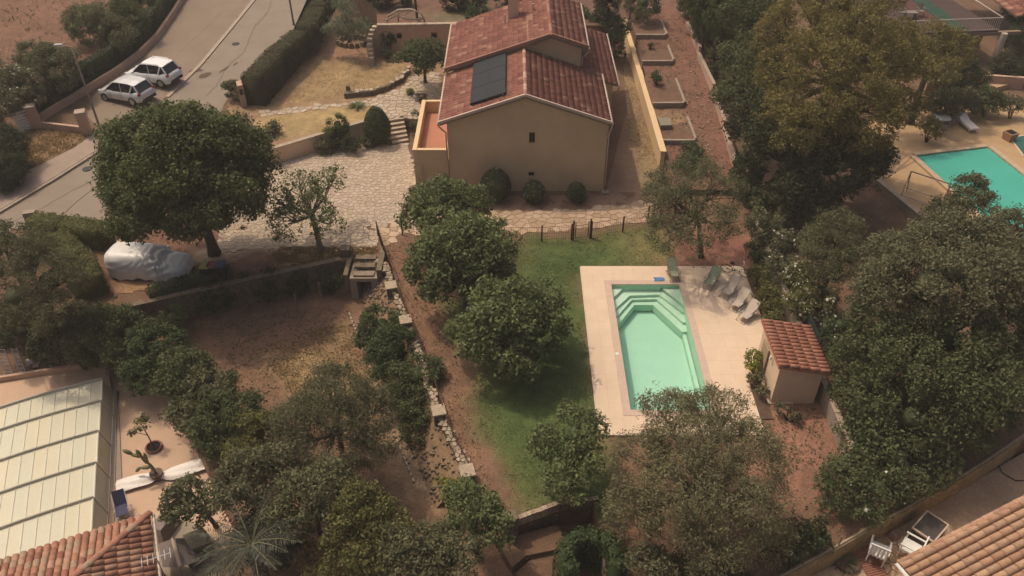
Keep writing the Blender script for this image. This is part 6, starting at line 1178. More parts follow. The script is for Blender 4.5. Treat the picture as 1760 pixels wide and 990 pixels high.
# shrubs along the netting
for i, (lob, lf, lb, fl) in enumerate((
    ([(1285, 290, 2.0, 30), (1300, 330, 1.9, 34)], 'green', 'bright green shrub at the lower end of the cypress row', 0),
    ([(1330, 345, 2.0, 34), (1315, 385, 1.8, 30), (1360, 360, 2.0, 28)], 'grey', 'greyish shrub just above the dark netting', 0),
    ([(1400, 370, 2.2, 28), (1420, 350, 2.3, 24), (1405, 410, 1.8, 28)], 'ever', 'glossy climbing shrub reaching toward the dark gap', 0),
    ([(1350, 425, 1.8, 32), (1345, 460, 1.6, 28)], 'brown', 'brownish oleander with few pale blossoms behind the netting', 1.2),
    ([(1380, 480, 1.8, 34), (1400, 520, 1.7, 36), (1370, 510, 1.6, 24)], 'hedge', 'yellow-green oleander dotted with white blossoms behind the netting', 3),
    ([(1445, 560, 1.7, 34), (1440, 595, 1.4, 22)], 'green', 'green shrub touching the back of the pool house roof', .6),
    ([(1462, 615, 2.0, 38), (1478, 660, 2.2, 40), (1450, 672, 1.4, 22)], 'ever', 'dense green shrub beside the shaded pool house wall', 0),
    ([(1240, 260, 1.2, 0.1), (1190, 262, 1.0, 20), (1180, 285, 1.0, 22)], 'green', 'low green plant below the nearest planting bed', 0))):
    S('garden_shrub', lb, [l for l in lob if l[3] > 1], lf, flowers=fl, dens=.75, clump=.36, size=.1)
for k, (u, v, r, lb) in enumerate(((1300, 425, 18, 'dark low bush at the deck corner behind the bicycle'), (1305, 465, 20, 'mossy green bush between terrace and boundary wall'), (1318, 505, 22, 'hedge-like bush just above the pool house roof'), (1328, 540, 18, 'bush squeezed against the pool house roof'))): S('border_bush', lb, [(u, v, .8, r), (u + 5, v + 18, .7, r * .9)], 'hedge' if k else 'dark', dens=.8, clump=.28, size=.08, group='bushes between terrace and boundary wall')
# right-hand wood
T('feathery_tree', 'feathery grey-green tree between the netting and the turquoise pool', [(1435, 405, 4.2, 48), (1410, 435, 3.8, 36), (1460, 440, 3.8, 40), (1435, 470, 3.2, 40)], 'grey', size=.1, trunk=.16, dens=.75, clump=.42, limbs=40, droop=-.6, aspect=.28)
T('holm_oak', 'huge rounded grey-green evergreen nearest the turquoise pool', [(1560, 440, 6.0, 66), (1625, 420, 6.2, 66), (1690, 425, 5.8, 60), (1740, 400, 5.2, 44), (1600, 490, 6.4, 76), (1680, 490, 6.2, 76), (1745, 470, 5.8, 60), (1530, 500, 5.4, 56)], 'brown', size=.1, trunk=.35, dens=.8, clump=.6, limbs=30)
T('holm_oak', 'broad rounded grey-green evergreen behind the pool house', [(1540, 560, 4.1, 70), (1620, 580, 4.5, 80), (1700, 570, 4.3, 76), (1580, 640, 3.7, 74), (1665, 660, 3.7, 76), (1745, 620, 3.7, 60), (1520, 590, 3.1, 40)], 'ever', size=.105, trunk=.35, dens=.8, clump=.6, limbs=30)
T('holm_oak', 'dark lower evergreen beside the curved garden wall', [(1512, 690, 2.0, 56), (1570, 720, 2.2, 64), (1640, 740, 2.0, 56), (1490, 750, 1.2, 48), (1540, 790, 1.0, 56), (1700, 720, 2.0, 44), (1610, 790, 0.9, 40)], 'ever', size=.12, trunk=.3, dens=.8, clump=.55, limbs=24)
T('laurel_tree', 'glossy speckled laurel overhanging the curved garden wall', [(1460, 820, 1.2, 48), (1510, 840, 1.0, 42), (1560, 835, 0.9, 34), (1440, 860, 0.9, 32), (1490, 870, 0.9, 34)], 'ever', size=.1, trunk=.16, dens=.75, clump=.4, limbs=24, flowers=.3)
T('young_olive', 'small grey-green tree standing in front of the turquoise pool', [(1668, 328, 3.2, 30), (1650, 350, 3.0, 24), (1688, 350, 2.8, 22)], 'grey', size=.1, trunk=.1, dens=.6, clump=.36, limbs=30, core=True)
S('garden_shrub', 'brownish shrub beside the bare metal frame', [(1625, 355, 1.6, 24), (1605, 370, 1.4, 20)], 'brown', dens=.6, clump=.35)
for k, (u, v, r, lf, lb) in enumerate(((1618, 175, 26, 'ever', 'dark hedge bush behind the round table'), (1655, 172, 26, 'brown', 'rose-like bush behind the sun lounger'), (1695, 172, 26, 'ever', 'green bush at the end of the row behind the sun lounger'), (1735, 110, 30, 'dark', 'dark bush at the foot of the villa pillar'), (1595, 215, 16, 'mimosa', 'golden drooping sprig beside the round table'), (1740, 175, 16, 'brown', 'low scrub on the slope past the sun lounger'))): S('hedge_bush', lb, [(u, v, 1.3, r), (u + 12, v + 8, 1.0, r * .8)], lf, dens=.75, clump=.4, group='bushes around the neighbour terrace')
for k, (u, v, lb) in enumerate(((1500, 240, 'twiggy pale shrub at the edge of the golden ground under the big tree'), (1525, 258, 'thin dry shrub above the corner of the turquoise pool'), (1505, 290, 'dry twiggy shrub beside the long low neighbour wall'))): S('dry_shrub', lb, [(u, v, .7, 15)], 'brown', dens=.3, clump=.22, core=False, group='dry shrubs near the turquoise pool')
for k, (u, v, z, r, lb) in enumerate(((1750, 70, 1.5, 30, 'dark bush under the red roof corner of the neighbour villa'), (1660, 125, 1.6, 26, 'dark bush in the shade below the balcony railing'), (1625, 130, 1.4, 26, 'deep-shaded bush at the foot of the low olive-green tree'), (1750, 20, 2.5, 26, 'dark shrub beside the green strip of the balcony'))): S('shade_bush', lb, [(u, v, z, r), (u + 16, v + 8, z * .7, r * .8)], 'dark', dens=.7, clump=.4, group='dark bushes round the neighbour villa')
S('alley_bush', 'dark tangled bush closing the far end of the alley', [(1058, 72, 1.4, 14), (1066, 90, 1.0, 12), (1050, 55, 2.2, 14)], 'dark', dens=.7, clump=.3)
S('pampas_tuft', 'pale straw-coloured tuft at the tip of the cypress row', [(1290, 222, 1.2, 14), (1292, 240, 1.0, 10)], 'pale', dens=.8, clump=.22, size=.1, droop=-1.5, aspect=.2)
# planting beds and house
S('bed_shrub', 'round leafy green shrub in the middle planting bed', [(1130, 132, 2.2, 11)], 'green', bz=1.56, dens=.9, clump=.22, size=.08); S('bed_shrub', 'tiny seedling in a planting bed up the slope', [(1118, 76, 2.4, 5)], 'hedge', bz=2.0, dens=.8, clump=.15, size=.06)
T('grey_bush_tree', 'grey round bush tree at the top of the planting beds', [(1105, 5, 4.0, 30), (1085, 0, 3.8, 20)], 'grey', bz=2.5, size=.09, trunk=.08, dens=.6, clump=.35, limbs=20)
S('climbing_plant', 'green climbing plant spilling over the back corner of the villa roof', [(1000, 22, 3.5, 14), (1025, 32, 3.4, 16), (1050, 42, 3.3, 18), (1070, 45, 3.2, 14), (1060, 60, 2.8, 14)], 'green', dens=.7, clump=.3)
T('dark_cypress', 'very dark conifer standing behind the villa roof', [(1043, 22, 4.0, 22), (1043, -5, 5.5, 22), (1043, -30, 7, 18)], 'dark', cat='conifer', size=.1, trunk=.12, dens=.8, clump=.3, limbs=10, flat=1.3)
for (u, v, rp_, lb) in ((852, 320, 26, 'largest dark clipped ball shrub against the gable wall'), (918, 332, 19, 'flower-speckled ball shrub under the lower gable window'), (991, 333, 16.5, 'smallest clipped ball shrub near the gable corner')):
    c_ = L(u, v - 3, rp_ * .042, rp_); egg('ball_shrub', lb, 'shrub', (c_[0], c_[1], 0), c_[:3], (c_[3], c_[3], c_[3] * 1.1), 'ever', .06, 'clipped ball shrubs along the gable wall', 90 if rp_ == 19 else (50 if rp_ == 26 else 0))
c_ = L(648, 217, 1.3, 23); egg('topiary_shrub', 'large egg-shaped clipped green shrub beside the stone steps', 'topiary', (c_[0], c_[1], 0), c_[:3], (c_[3], c_[3], 1.45), 'green', .05)
for k, (u, v, z, r, lf, lb) in enumerate(((580, 213, 1.6, 18, 'green', 'light green shrub leaning over the cream retaining wall'), (570, 235, 1.0, 18, 'ever', 'shrub growing at the foot of the cream retaining wall'), (556, 250, .5, 15, 'grey', 'low spiky-leaved clump at the driveway edge'), (602, 245, .7, 16, 'dark', 'dark low shrub beside the egg-shaped topiary'), (628, 240, .6, 12, 'ever', 'small shrub tucked behind the egg-shaped topiary'), (468, 218, 1.6, 12, 'ever', 'small round shrub on the dry grass near the basketball hoop'), (502, 256, .4, 8, 'ever', 'tiny plant at the base of the cream retaining wall'))): S('border_plant', lb, [(u, v, z, r), (u + r * .5, v + r * .3, z * .8, r * .7)], lf, dens=.7, clump=.25, size=.08, bz=1.0 if k == 5 else 0, group='plants along the cream retaining wall')
spiky('agave', 'spiky silver-green rosette beside the path gate stones', 'agave', P(613, 184, 1.0), .95, 60, 'ever', .07)
p = P(600, 164, 1.0); mk('gate_stone', MB().box((p[0], p[1], 1.4), (.35, .35, .8), .2, 0, .9), rock_m, label='small stone bollard at the end of the curved edging', cat='bollard')
S('low_plant', 'yellow-green low plant in the pale paving near the small tree', [(706, 158, 1.2, 7)], 'lime', bz=1.0, dens=.7, clump=.15, size=.07); S('rock_plant', 'grey cushion plant by the terrace parapet', [(723, 169, 1.25, 10)], 'pale', bz=1.0, dens=.7, clump=.15, size=.06)
S('wall_climber', 'narrow climber growing on the outside of the terrace parapet', [(713, 195, 1.8, 6), (712, 215, 1.4, 7), (713, 235, 1.0, 6)], 'brown', dens=.6, clump=.18, size=.06); S('ball_shrub', 'small dark shrub at the foot of the terrace block', [(711, 326, .5, 10), (714, 334, .4, 9)], 'ever', dens=.9, clump=.15, size=.06)
T('mulberry_tree', 'neat dark green umbrella tree in front of the arched wall', [(725, 95, 3.8, 32), (700, 102, 3.5, 22), (752, 102, 3.5, 22), (728, 112, 3.3, 26), (715, 80, 3.7, 18), (745, 82, 3.7, 18)], 'ever', base=(731, 142), bz=1.0, size=.12, trunk=.12, dens=.9, clump=.35, limbs=26, flat=.6, low=-.2)
wc = [(587, 5, 5.4, 13), (600, 18, 5.0, 17), (575, 38, 4.0, 14), (593, 40, 4.2, 16), (610, 42, 4.0, 15), (565, 50, 3.2, 10), (622, 50, 3.2, 10), (585, 55, 3.0, 14), (605, 58, 3.0, 14)]
T('weeping_cedar', 'pale blue-grey weeping cedar drooping over the rockery', wc, 'cedar', cat='cedar', base=(600, 72), bz=1.0, size=.16, trunk=.12, dens=1.3, clump=.4, limbs=30, droop=4.0, aspect=.16, core=False)
rk = thing('rockery', P(605, 72, 1.0), 'ring of rough stones round the foot of the weeping cedar', 'rockery')
for k in range(16): a = k * .39; c_ = P(608, 74, 1.0); mk('stone', MB().box((c_[0] + 1.3 * math.cos(a), c_[1] + 1.0 * math.sin(a), 1.15), (.45, .35, .45), a, 0, .7), rock_m, rk)
S('ivy_mound', 'dark ivy hump covering the corner of the pinkish wall', [(668, 62, 2.6, 11), (668, 75, 2.0, 13), (666, 92, 1.5, 11)], 'dark', bz=1.0, dens=.8, clump=.2, size=.07); S('garden_shrub', 'brown-green bush between the cedar and the pinkish wall', [(632, 45, 2.6, 17), (640, 62, 2.0, 15)], 'brown', bz=1.0, dens=.6, clump=.3)
T('pine_sapling', 'single tall trunk with sparse crown on the upper terrace', [(700, -12, 7, 18), (715, -25, 7.5, 20)], 'grey', base=(717, 33), bz=3.3, size=.1, trunk=.1, dens=.4, clump=.35, core=False, limbs=18)
S('garden_shrub', 'bright shrub peeping over the back edge of the villa roof', [(810, 22, 3.9, 12), (830, 18, 3.9, 10)], 'green', bz=3.3, dens=.7, clump=.25)
for k, (u, v, lb) in enumerate(((650, -6, 'dark round hedge clump at the top of the upper terrace'), (780, -2, 'long dark hedge clump behind the villa chimney'), (870, -8, 'dark shrub mass behind the chimney hood'))): S('terrace_bush', lb, [(u, v, 4.2, 24), (u + 35, v - 2, 4.2, 22)], 'dark', bz=3.3, dens=.7, clump=.4, group='dark bushes on the upper terrace')
# clipped hedges along the road
hp = [PR(u, v, .3)[:2] for u, v in ((440, 178), (478, 128), (520, 84))]; hp2 = [PR(u, v, .3)[:2] for u, v in ((530, 82), (548, 40), (570, -8))]
hedge('clipped_hedge', 'long box-cut olive hedge between the road and the dry front lawn, nearer run', hp, 1.5, lambda p: slope_z(p[1]), 3.3, 'boxhedge', .06, .8, group='clipped roadside hedges')
hedge('clipped_hedge', 'box-cut olive hedge continuing uphill beside the weeping cedar', hp2, 1.5, lambda p: slope_z(p[1]), 3.5, 'boxhedge', .06, .8, group='clipped roadside hedges')
S('entrance_bush', 'rounded brown-green bush at the road end of the clipped hedge', [(398, 152, 1.9, 17), (412, 160, 1.7, 12)], 'brown', dens=.9, clump=.22, size=.07, bz=.7)
hl = [P(u, v, .3)[:2] for u, v in ((62, 398), (120, 404), (185, 414))]; hedge('clipped_hedge', 'low flat-topped hedge along the road beside the concrete meter pillar', hl, 1.3, 0, 1.35, 'hedge', .06, .8, group='clipped hedges near the covered car')
hl2 = [P(u, v, .3)[:2] for u, v in ((98, 425), (140, 465), (158, 505))]; hedge('clipped_hedge', 'curving flat-topped hedge running from the road toward the covered car', hl2, 1.7, -.6, 1.3, 'hedge', .06, .8, group='clipped hedges near the covered car')
hl3 = [P(u, v, .0)[:2] for u, v in ((258, 510), (330, 488), (400, 470))]; hedge('clipped_hedge', 'dark low hedge on the driveway retaining wall below the covered car', hl3, .8, -.3, .5, 'ever', .06, .8, group='clipped hedges near the covered car')
S('climbing_shrub', 'green shrub hidden behind the pink pier by the big tree', [(215, 395, 1.2, 14), (225, 405, 1.0, 14)], 'green', dens=.7, clump=.25)
# the dark hedge of netting along the lane
nh_ = [Vector(e) + Vector((-.8, .35)) for e in ed]; hedge('netted_hedge', 'dark netted hedge curving along the parking lane', nh_, .9, lambda p: slope_z(p[1]), 3.1, 'dark', .08, .55, ztop=lambda p: slope_z(p[1], 1.75))
for k, (lob, lf, lb) in enumerate((([(165, 45, 2.6, 40), (200, 60, 2.4, 30), (135, 35, 2.4, 30), (185, 25, 2.6, 26)], 'grey', 'feathery grey-green bush behind the white suv'), ([(215, 20, 2.8, 26), (235, 35, 2.4, 20), (240, 0, 2.6, 24)], 'ever', 'dark bush at the top of the parking lane'),
    ([(90, 110, 2.4, 40), (60, 100, 2.2, 34), (120, 105, 2.2, 26), (105, 135, 1.8, 26)], 'grey', 'broad feathery bush behind the lamp post'), ([(30, 145, 2.2, 34), (5, 130, 2.2, 28), (50, 165, 1.8, 24), (10, 175, 1.8, 26)], 'brown', 'pale-blossomed shrub above the slatted gate'))):
    S('roadside_bush', lb, [(u, v, z + 1.0, r) for u, v, z, r in lob], lf, bz=.8, dens=.7, clump=.42, size=.1, flowers=2.5 if k == 3 else 0, group='bushes behind the netted hedge')
for k in range(3): 
    u, v = ((210, 78), (228, 88), (155, 122))[k]; p = PR(u, v, .2); mk('pale_rock', MB().box((p[0], p[1], p[2]), (.7, .5, .5), k, 0, .6), sheet_m, label=('pale rock under the feathery bush by the netted hedge', 'pale rock nearest the white suv behind the netting', 'pale rock behind the silvery car')[k], cat='rock')
S('roadside_bush', 'large dark clipped mass beside the slatted gate', [(5, 250, 2.2, 38), (0, 285, 1.6, 42), (-25, 230, 2.4, 40)], 'dark', dens=.8, clump=.35, size=.08, bz=0, group='dark bushes at the pavement')
S('roadside_bush', 'dark low bush at the pavement under the dark clipped mass', [(-5, 310, 1.0, 30)], 'dark', dens=.7, clump=.3, size=.08, bz=0, group='dark bushes at the pavement')
# lower left mass
T('tamarisk_tree', 'soft brownish feathery tree beside the low hedges', [(45, 450, 4.0, 60), (90, 480, 3.6, 55), (30, 510, 3.4, 60), (75, 530, 3.0, 45)], 'brown', bz=-1, size=.09, trunk=.16, dens=.8, clump=.42, limbs=36, droop=-.4, aspect=.26)
T('tamarisk_tree', 'brownish bush tree at the picture edge above the low road hedge', [(15, 410, 3.0, 34), (-5, 430, 3, 34)], 'brown', bz=-.5, size=.09, trunk=.12, dens=.7, clump=.35, limbs=20)
S('garden_shrub', 'dark-leaved shrub above the ladders in the neighbour yard', [(40, 570, -.2, 34), (85, 590, -.4, 34), (15, 545, .2, 34)], 'dark', bz=LZ, dens=.75, clump=.4)
S('garden_shrub', 'mottled grey-brown shrub above the corner of the pool enclosure', [(115, 560, .3, 44), (150, 590, 0, 38), (105, 600, -.5, 32)], 'brown', bz=LZ, dens=.75, clump=.4, size=.1)
dg = 'shrubs of the diagonal garden border'
for k, (lob, lf, lb) in enumerate((([(185, 560, .4, 48), (165, 590, .2, 41)], 'ever', 'grey-green shrub at the upper end of the diagonal border'), ([(225, 575, .3, 46), (215, 612, -.2, 41)], 'ever', 'dark green shrub next below the upper end of the diagonal border'),
    ([(275, 600, .2, 48), (255, 640, -.3, 43)], 'green', 'yellow-tinged shrub in the diagonal border above the enclosure corner'), ([(320, 640, .2, 51), (300, 670, -.2, 46)], 'ever', 'glossy green shrub at the middle of the diagonal border'),
    ([(355, 675, .2, 48), (335, 705, -.2, 43)], 'grey', 'silvery shrub below the middle of the diagonal border'), ([(395, 710, .2, 51), (375, 745, -.2, 46)], 'ever', 'deep green shrub above the white pool sheet'), ([(440, 745, .4, 41), (425, 780, .2, 39)], 'hedge', 'yellow-green bush at the lower tip of the diagonal border'))):
    S('border_shrub', lb, lob, lf, bz=-1.9, dens=.85, clump=.38, size=.1, group=dg)
S('round_bush', 'small round leafy bush in shade under the driveway hedge', [(297, 545, -.5, 24)], 'fig', bz=-1.5, dens=.6, clump=.25, size=.08)
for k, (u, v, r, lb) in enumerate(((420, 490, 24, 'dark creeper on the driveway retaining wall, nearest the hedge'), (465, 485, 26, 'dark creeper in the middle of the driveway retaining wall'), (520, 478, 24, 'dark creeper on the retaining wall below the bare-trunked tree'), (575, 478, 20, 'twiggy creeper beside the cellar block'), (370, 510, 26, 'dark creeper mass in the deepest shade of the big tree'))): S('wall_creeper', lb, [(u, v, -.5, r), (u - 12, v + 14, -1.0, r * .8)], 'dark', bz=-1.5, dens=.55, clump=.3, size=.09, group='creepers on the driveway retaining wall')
bg = 'bushes below the stone wall'
for (lob, lf, lb) in (([(655, 560, -.1, 40), (640, 580, -.4, 30)], 'green', 'green bush highest up the stone wall bank'), ([(680, 600, -.1, 46), (660, 625, -.5, 38)], 'green', 'feathery bright bush second down the stone wall bank'), ([(715, 645, .1, 46), (700, 675, -.3, 40), (735, 665, -.2, 30)], 'ever', 'round grey-green bush third down the stone wall bank'), ([(712, 705, -.4, 40), (720, 735, -.9, 33)], 'ever', 'dark leafy bush lowest on the stone wall bank')):
    S('bank_bush', lb, lob, lf, bz=-1.5, dens=.85, clump=.32, size=.09, group=bg)
T('olive_tree', 'broad brownish feathery olive over the lower garden', [(575, 690, 2.2, 70), (530, 720, 2.0, 60), (620, 715, 2.0, 60), (570, 750, 1.8, 70), (510, 765, 1.4, 51), (630, 760, 1.4, 51), (655, 700, 1.4, 30)], 'brown', bz=-1.5, size=.085, trunk=.15, dens=.7, clump=.36, limbs=80, droop=-.5, aspect=.26, bark=bark_g, core=False)
lowt = 'trees of the lower thicket'
for (lob, lf, lb) in (([(430, 820, 2.0, 52), (400, 850, 1.6, 40), (470, 800, 2.0, 36)], 'brown', 'brownish feathery tree behind the palm'), ([(530, 850, 2.2, 52), (500, 890, 1.6, 40), (570, 830, 2, 40)], 'grey', 'grey-brown tree between the palm and the broad brown olive'),
    ([(620, 880, 2.4, 48), (660, 900, 2.2, 46), (600, 920, 1.8, 46), (640, 950, 1.8, 50)], 'hedge', 'yellow-green leafy tree in the middle of the lower thicket'), ([(690, 945, 2.2, 46), (720, 975, 2, 40), (740, 925, 1.6, 34)], 'grey', 'grey leafy tree below the red soil path'),
    ([(815, 880, 1.8, 46), (845, 905, 1.6, 36), (790, 850, 1.4, 30)], 'fig', 'green tree directly under the last pier of the stone wall'), ([(790, 960, 1.6, 44), (740, 990, 1.6, 40)], 'brown', 'brownish tree cut by the lower edge between two green trees'),
    ([(1110, 965, 1.4, 34), (1140, 985, 1.4, 30)], 'brown', 'pale leafy sapling below the feathery silver olive'), ([(450, 900, .6, 34), (480, 940, .4, 34)], 'dark', 'dark undergrowth tree hard against the palm')):
    T('thicket_tree', lb, lob, lf, bz=-2.0, group=lowt, size=.1, trunk=.12, dens=.75, clump=.38, limbs=26, core=False)
S('yellow_shrub', 'bright yellow-green shrub at the foot of the stone wall', [(768, 838, .2, 20), (778, 850, .1, 16)], 'lime', bz=-1.5, dens=.8, clump=.25, size=.09); S('autumn_shrub', 'golden dry-leaved shrub at the lower edge beside the palm', [(535, 955, 0, 26), (555, 975, 0, 26)], 'dry', bz=-2, dens=.6, clump=.3, size=.08); S('reed_clump', 'olive-green tuft in front of the golden dry shrub', [(555, 1000, .6, 36)], 'hedge', bz=-2, dens=.8, clump=.3, droop=-1.2, aspect=.2)
T('ficus_tree', 'dark round-leaved tree overhanging the white pool sheet', [(322, 855, .6, 38), (350, 848, .5, 26), (302, 868, .3, 26), (342, 875, .2, 26)], 'grey', bz=LZ, base=(372, 905), size=.11, trunk=.09, dens=.8, clump=.3, limbs=30, core=True)
S('yellow_shrub', 'vivid yellow-green shrub growing against the pool house wall', [(1300, 614, .95, 16), (1296, 628, .7, 14)], 'lime', dens=.7, clump=.2, size=.09); S('dry_shrub', 'withered brown shrub in the pool house bed', [(1300, 655, .5, 14), (1312, 672, .5, 10)], 'brown', dens=.35, clump=.2, core=False)
S('dry_shrub', 'scraggly bush in the shade in front of the pool house', [(1345, 702, .5, 12), (1370, 720, .3, 10)], 'brown', dens=.35, clump=.2, core=False)
# ring hedge at the bottom edge: clipped ring with dark hollow
rc = P(1015, 955, .6); ring_pts = [(rc[0] + 1.05 * math.cos(a), rc[1] + 1.0 * math.sin(a)) for a in np.linspace(-.6, 3.9, 9)]
hedge('ring_hedge', 'curved bright green hedge ring with a dark hollow at the lower edge', ring_pts, .62, -1.3, .75, 'green', .06, .9)
S('dry_vine', 'pale dry foliage draped beside the ring hedge', [(1062, 905, .5, 14), (1070, 930, .3, 12)], 'pale', bz=-1.2, dens=.5, clump=.22, core=False, size=.08); S('undergrowth_bush', 'dark bush in the gloom under the silver olive', [(1345, 945, .6, 34), (1385, 915, .8, 34)], 'dark', dens=.7, clump=.35)
S('undergrowth_bush', 'shadowy bush between the silver olive and the ring hedge', [(1180, 985, .4, 40), (1250, 990, .4, 40)], 'dark', dens=.6, clump=.35)
S('undergrowth_bush', 'green tufted bush behind the curved garden wall', [(1395, 920, .7, 24), (1410, 935, .5, 18)], 'green', dens=.7, clump=.28)
S('border_bush', 'scrubby plants along the outer face of the curved wall', [(1350, 965, -.6, 20), (1390, 950, -.6, 18), (1310, 985, -.6, 18)], 'brown', bz=-1.2, dens=.5, clump=.25)
spiky('yucca', 'green yucca with strap leaves beside the brick strip', 'yucca', P(1452, 968, -1.1), .75, 60, 'green', .05, up=.7); S('low_plant', 'white-flowered plant beside the yucca', [(1430, 930, -.7, 9)], 'pale', bz=-1.1, dens=.5, clump=.15, size=.05, flowers=.6)
p = P(1455, 968, -1.1); mk('plant_pot', MB().tube([(p[0], p[1], -1.2), (p[0], p[1], -.95)], [.42, .5], 16), MAT['brown_pot'], label='dark round pot under the yucca', cat='pot')
# date palm
pp = P(432, 935, 1.2); pm = thing('date_palm', (pp[0], pp[1], -2.2), 'date palm with dark arching fronds beside the courtyard', 'palm')
mk('trunk', MB().tube([(pp[0], pp[1], -2.2), (pp[0], pp[1], -.5), (pp[0], pp[1], 1.1)], [.34, .28, .33], 10), bark_m, pm)
for i in range(34):
    az = i * 2.399 + rnd.uniform(-.25, .25); el = -.1 + 1.35 * ((i * .37) % 1); ln = rnd.uniform(1.7, 2.7); d = Vector((math.cos(az), math.sin(az), 0)); sd = Vector((-d.y, d.x, 0)); pts = []; bend = rnd.uniform(-.35, .35)
    V, F, tn = [], [], []
    for k in range(30):
        f = (k + 1) / 30; r_ = ln * f; c_ = Vector((pp[0], pp[1], 1.15)) + d * (r_ * math.cos(el * (1 - .45 * f))) + sd * (bend * f * f) + Vector((0, 0, r_ * math.sin(el) * .9 - (.9 - .3 * el) * f * f * ln * .6)); pts.append(c_)
        lw = (.42 * math.sin(math.pi * min(1, f * .88 + .12)) + .05) * rnd.uniform(.75, 1.1)
        for s in (-1, 1):
            dr = rnd.uniform(.35, .75); tip = c_ + sd * (s * lw * .8) + d * (lw * rnd.uniform(.4, .8)) + Vector((0, 0, lw * (.35 - dr))); k0 = len(V); md = c_.lerp(tip, .5) + Vector((0, 0, lw * .14))
            V += [tuple(c_), tuple(md + d * .022), tuple(tip), tuple(md - d * .022)]; F.append((k0, k0 + 1, k0 + 2, k0 + 3)); tn += [rnd.random() * .9] * 4
    fr = leafmesh('frond', np.array([tuple(pts[-1])]), np.array([[0, 0, 1.]]), .03, np.array([.5]), LEAF['palm'], pm, .5, (V, F, np.array(tn))); mk('midrib', MB().tube([tuple(pts[0]), tuple(pts[9]), tuple(pts[19]), tuple(pts[29])], [.03, .022, .015, .006], 4), MAT['cactus_skin'], fr)
# thin veil of air added to lift and warm the dark tones
hzm, ht, hb_ = _nodes('dark_lift_volume'); ht.nodes.remove(hb_); pv = ht.nodes.new('ShaderNodeVolumePrincipled'); pv.inputs['Color'].default_value = (.95, .90, .84, 1); pv.inputs['Density'].default_value = .0008
ht.links.new(pv.outputs[0], ht.nodes['Material Output'].inputs['Volume']); mk('dark_lift_haze', MB().box((0, 600, 11.7), (1960, 1960, 37.4)), hzm, kind='stuff')
# weeds, pebbles and road cracks
def scatter(name, poly, zf, n, leaf, h): tufts(name, poly, zf, n, leaf, h)
scatter('weeds', XY([(340, 560), (600, 520), (600, 560), (500, 700), (430, 660)], -1.5), lowz, 1600, 'hedge', .05); scatter('weeds', strip, flat0, 700, 'hedge', .05)
scatter('weeds', [(10.4, 46), (14.3, 46), (14.5, 70), (10.4, 70)], lambda x, y: np.interp(y, [43, 45.5, 49.9, 54.6, 61, 65.5, 70, 80], [0, .55, .95, 1.3, 1.75, 2.15, 2.5, 3.0]), 900, 'brown', .08); scatter('weeds', XY([(1330, 700), (1420, 705), (1410, 800), (1300, 830)]), flat0, 500, 'brown', .07)
scatter('weeds', [(-69, 55), (-38, 58), (-33, 75), (-69, 90)], lambda x, y: .06 * (y - 41) + .05, 2500, 'hedge', .12)
pb2 = MB()
for poly, z_, n_ in ((XY([(340, 560), (600, 520), (640, 700), (440, 700)], -1.5), -1.5, 500), (strip, 0, 260), (XY([(620, 560), (700, 720), (760, 850), (690, 800)], -1.5), -1.5, 260)):
    xs, ys_ = [p[0] for p in poly], [p[1] for p in poly]; X = rng.uniform(min(xs), max(xs), n_ * 3); Y = rng.uniform(min(ys_), max(ys_), n_ * 3); k = sdist(X, Y, poly) > 0
    for x, y in list(zip(X[k], Y[k]))[:n_]: q = rnd.uniform(.03, .10); pb2.box((x, y, z_ + .03), (q, q * .8, q * .6), rnd.random() * 3, 0, .7)
mk('pebbles', pb2, rock_m, kind='stuff')
cr = MB()
def crack(pts, w_=.014):
    for (u0, v0), (u1, v1) in zip(pts[:-1], pts[1:]):
        n_ = 9; prev = None
        for k in range(n_ + 1):
            f = k / n_; p = PR(u0 + (u1 - u0) * f + rnd.uniform(-1.6, 1.6), v0 + (v1 - v0) * f); q = (p[0], p[1])
            if prev: d = Vector((q[0] - prev[0], q[1] - prev[1])).normalized(); n = Vector((-d.y, d.x)) * w_; cr.add([(a_[0] + s_ * n.x, a_[1] + s_ * n.y, slope_z(a_[1], .026)) for a_, s_ in ((prev, -1), (q, -1), (q, 1), (prev, 1))], [(0, 1, 2, 3)])
            prev = q
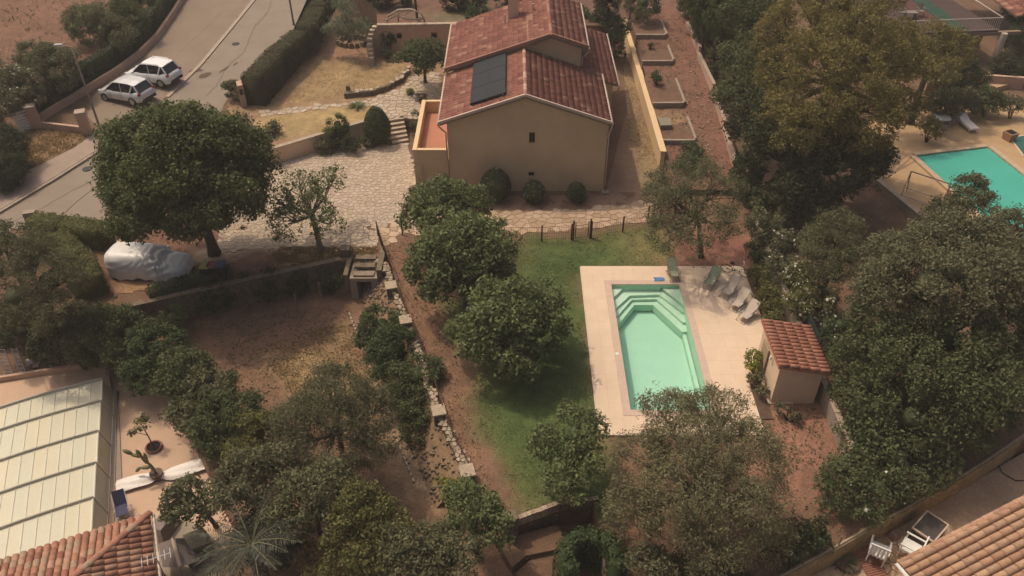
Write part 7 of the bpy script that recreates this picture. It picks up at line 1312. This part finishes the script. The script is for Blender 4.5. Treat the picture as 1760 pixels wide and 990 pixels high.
crack([(440, 40), (420, 90), (395, 110), (370, 150), (355, 165)]); crack([(470, -10), (462, 20), (440, 45)]); crack([(385, 20), (330, 70), (310, 90)], .012); crack([(0, 350 + 40), (60, 365), (120, 330), (180, 300)], .012); crack([(100, 375), (190, 300)], .018)
mk('road_crack', cr, MAT['dark_tar'], kind='structure')
for u, v in ((405, 75), (150, 290)): p = PR(u, v, .03); mk('manhole_cover', MB().tube([(p[0], p[1], p[2] - .03), (p[0], p[1], p[2] + .012)], .32, 16), plast_m, label='round manhole cover %s' % ('on the road beside the long clipped hedge' if u > 300 else 'near the pavement kerb below the leaning lamp post'), cat='manhole cover')
# scattered litter: small pale stones on the soil strip and leaf litter
st_m = MB()
for i in range(260):
    u, v = rnd.uniform(1180, 1230), rnd.uniform(60, 270); p = P(u, v, 1.3); s = rnd.uniform(.04, .12); z = float(np.interp(p[1], [43, 45.5, 49.9, 54.6, 61, 65.5, 70, 80], [0, .55, .95, 1.3, 1.75, 2.15, 2.5, 3.0])); st_m.box((p[0], p[1], z + .03), (s, s * .8, s * .5), rnd.random() * 3)
mk('pebbles', st_m, kerb_m, kind='stuff')
lit = rng.random((9000, 2)) * np.array([60, 62]) + np.array([-24, 16]); ok = (sdist(lit[:, 0], lit[:, 1], M_EDGE) > .3) & ((lit[:, 0] > 11) | (lit[:, 0] < -8.5)) & (lit[:, 1] < 44) & ~((lit[:, 0] < 15) & (lit[:, 0] > 3.5) & (lit[:, 1] > 24)); lit = lit[ok]
leafmesh('leaf_litter', np.column_stack([lit, np.full(len(lit), .05)]), np.tile([0, 0, 1.], (len(lit), 1)) * 1.0, .06, rng.random(len(lit)), LEAF['dry'], None, .5, kind='stuff')
open('/tmp/stats.txt', 'w').write(str((TRI[0], len(bpy.data.objects), sum(len(m.loops) - 2 * len(m.polygons) for m in bpy.data.meshes))))
print('foliage triangles', TRI[0], 'objects', len(bpy.data.objects), 'tris', sum(len(m.loops) - 2 * len(m.polygons) for m in bpy.data.meshes))
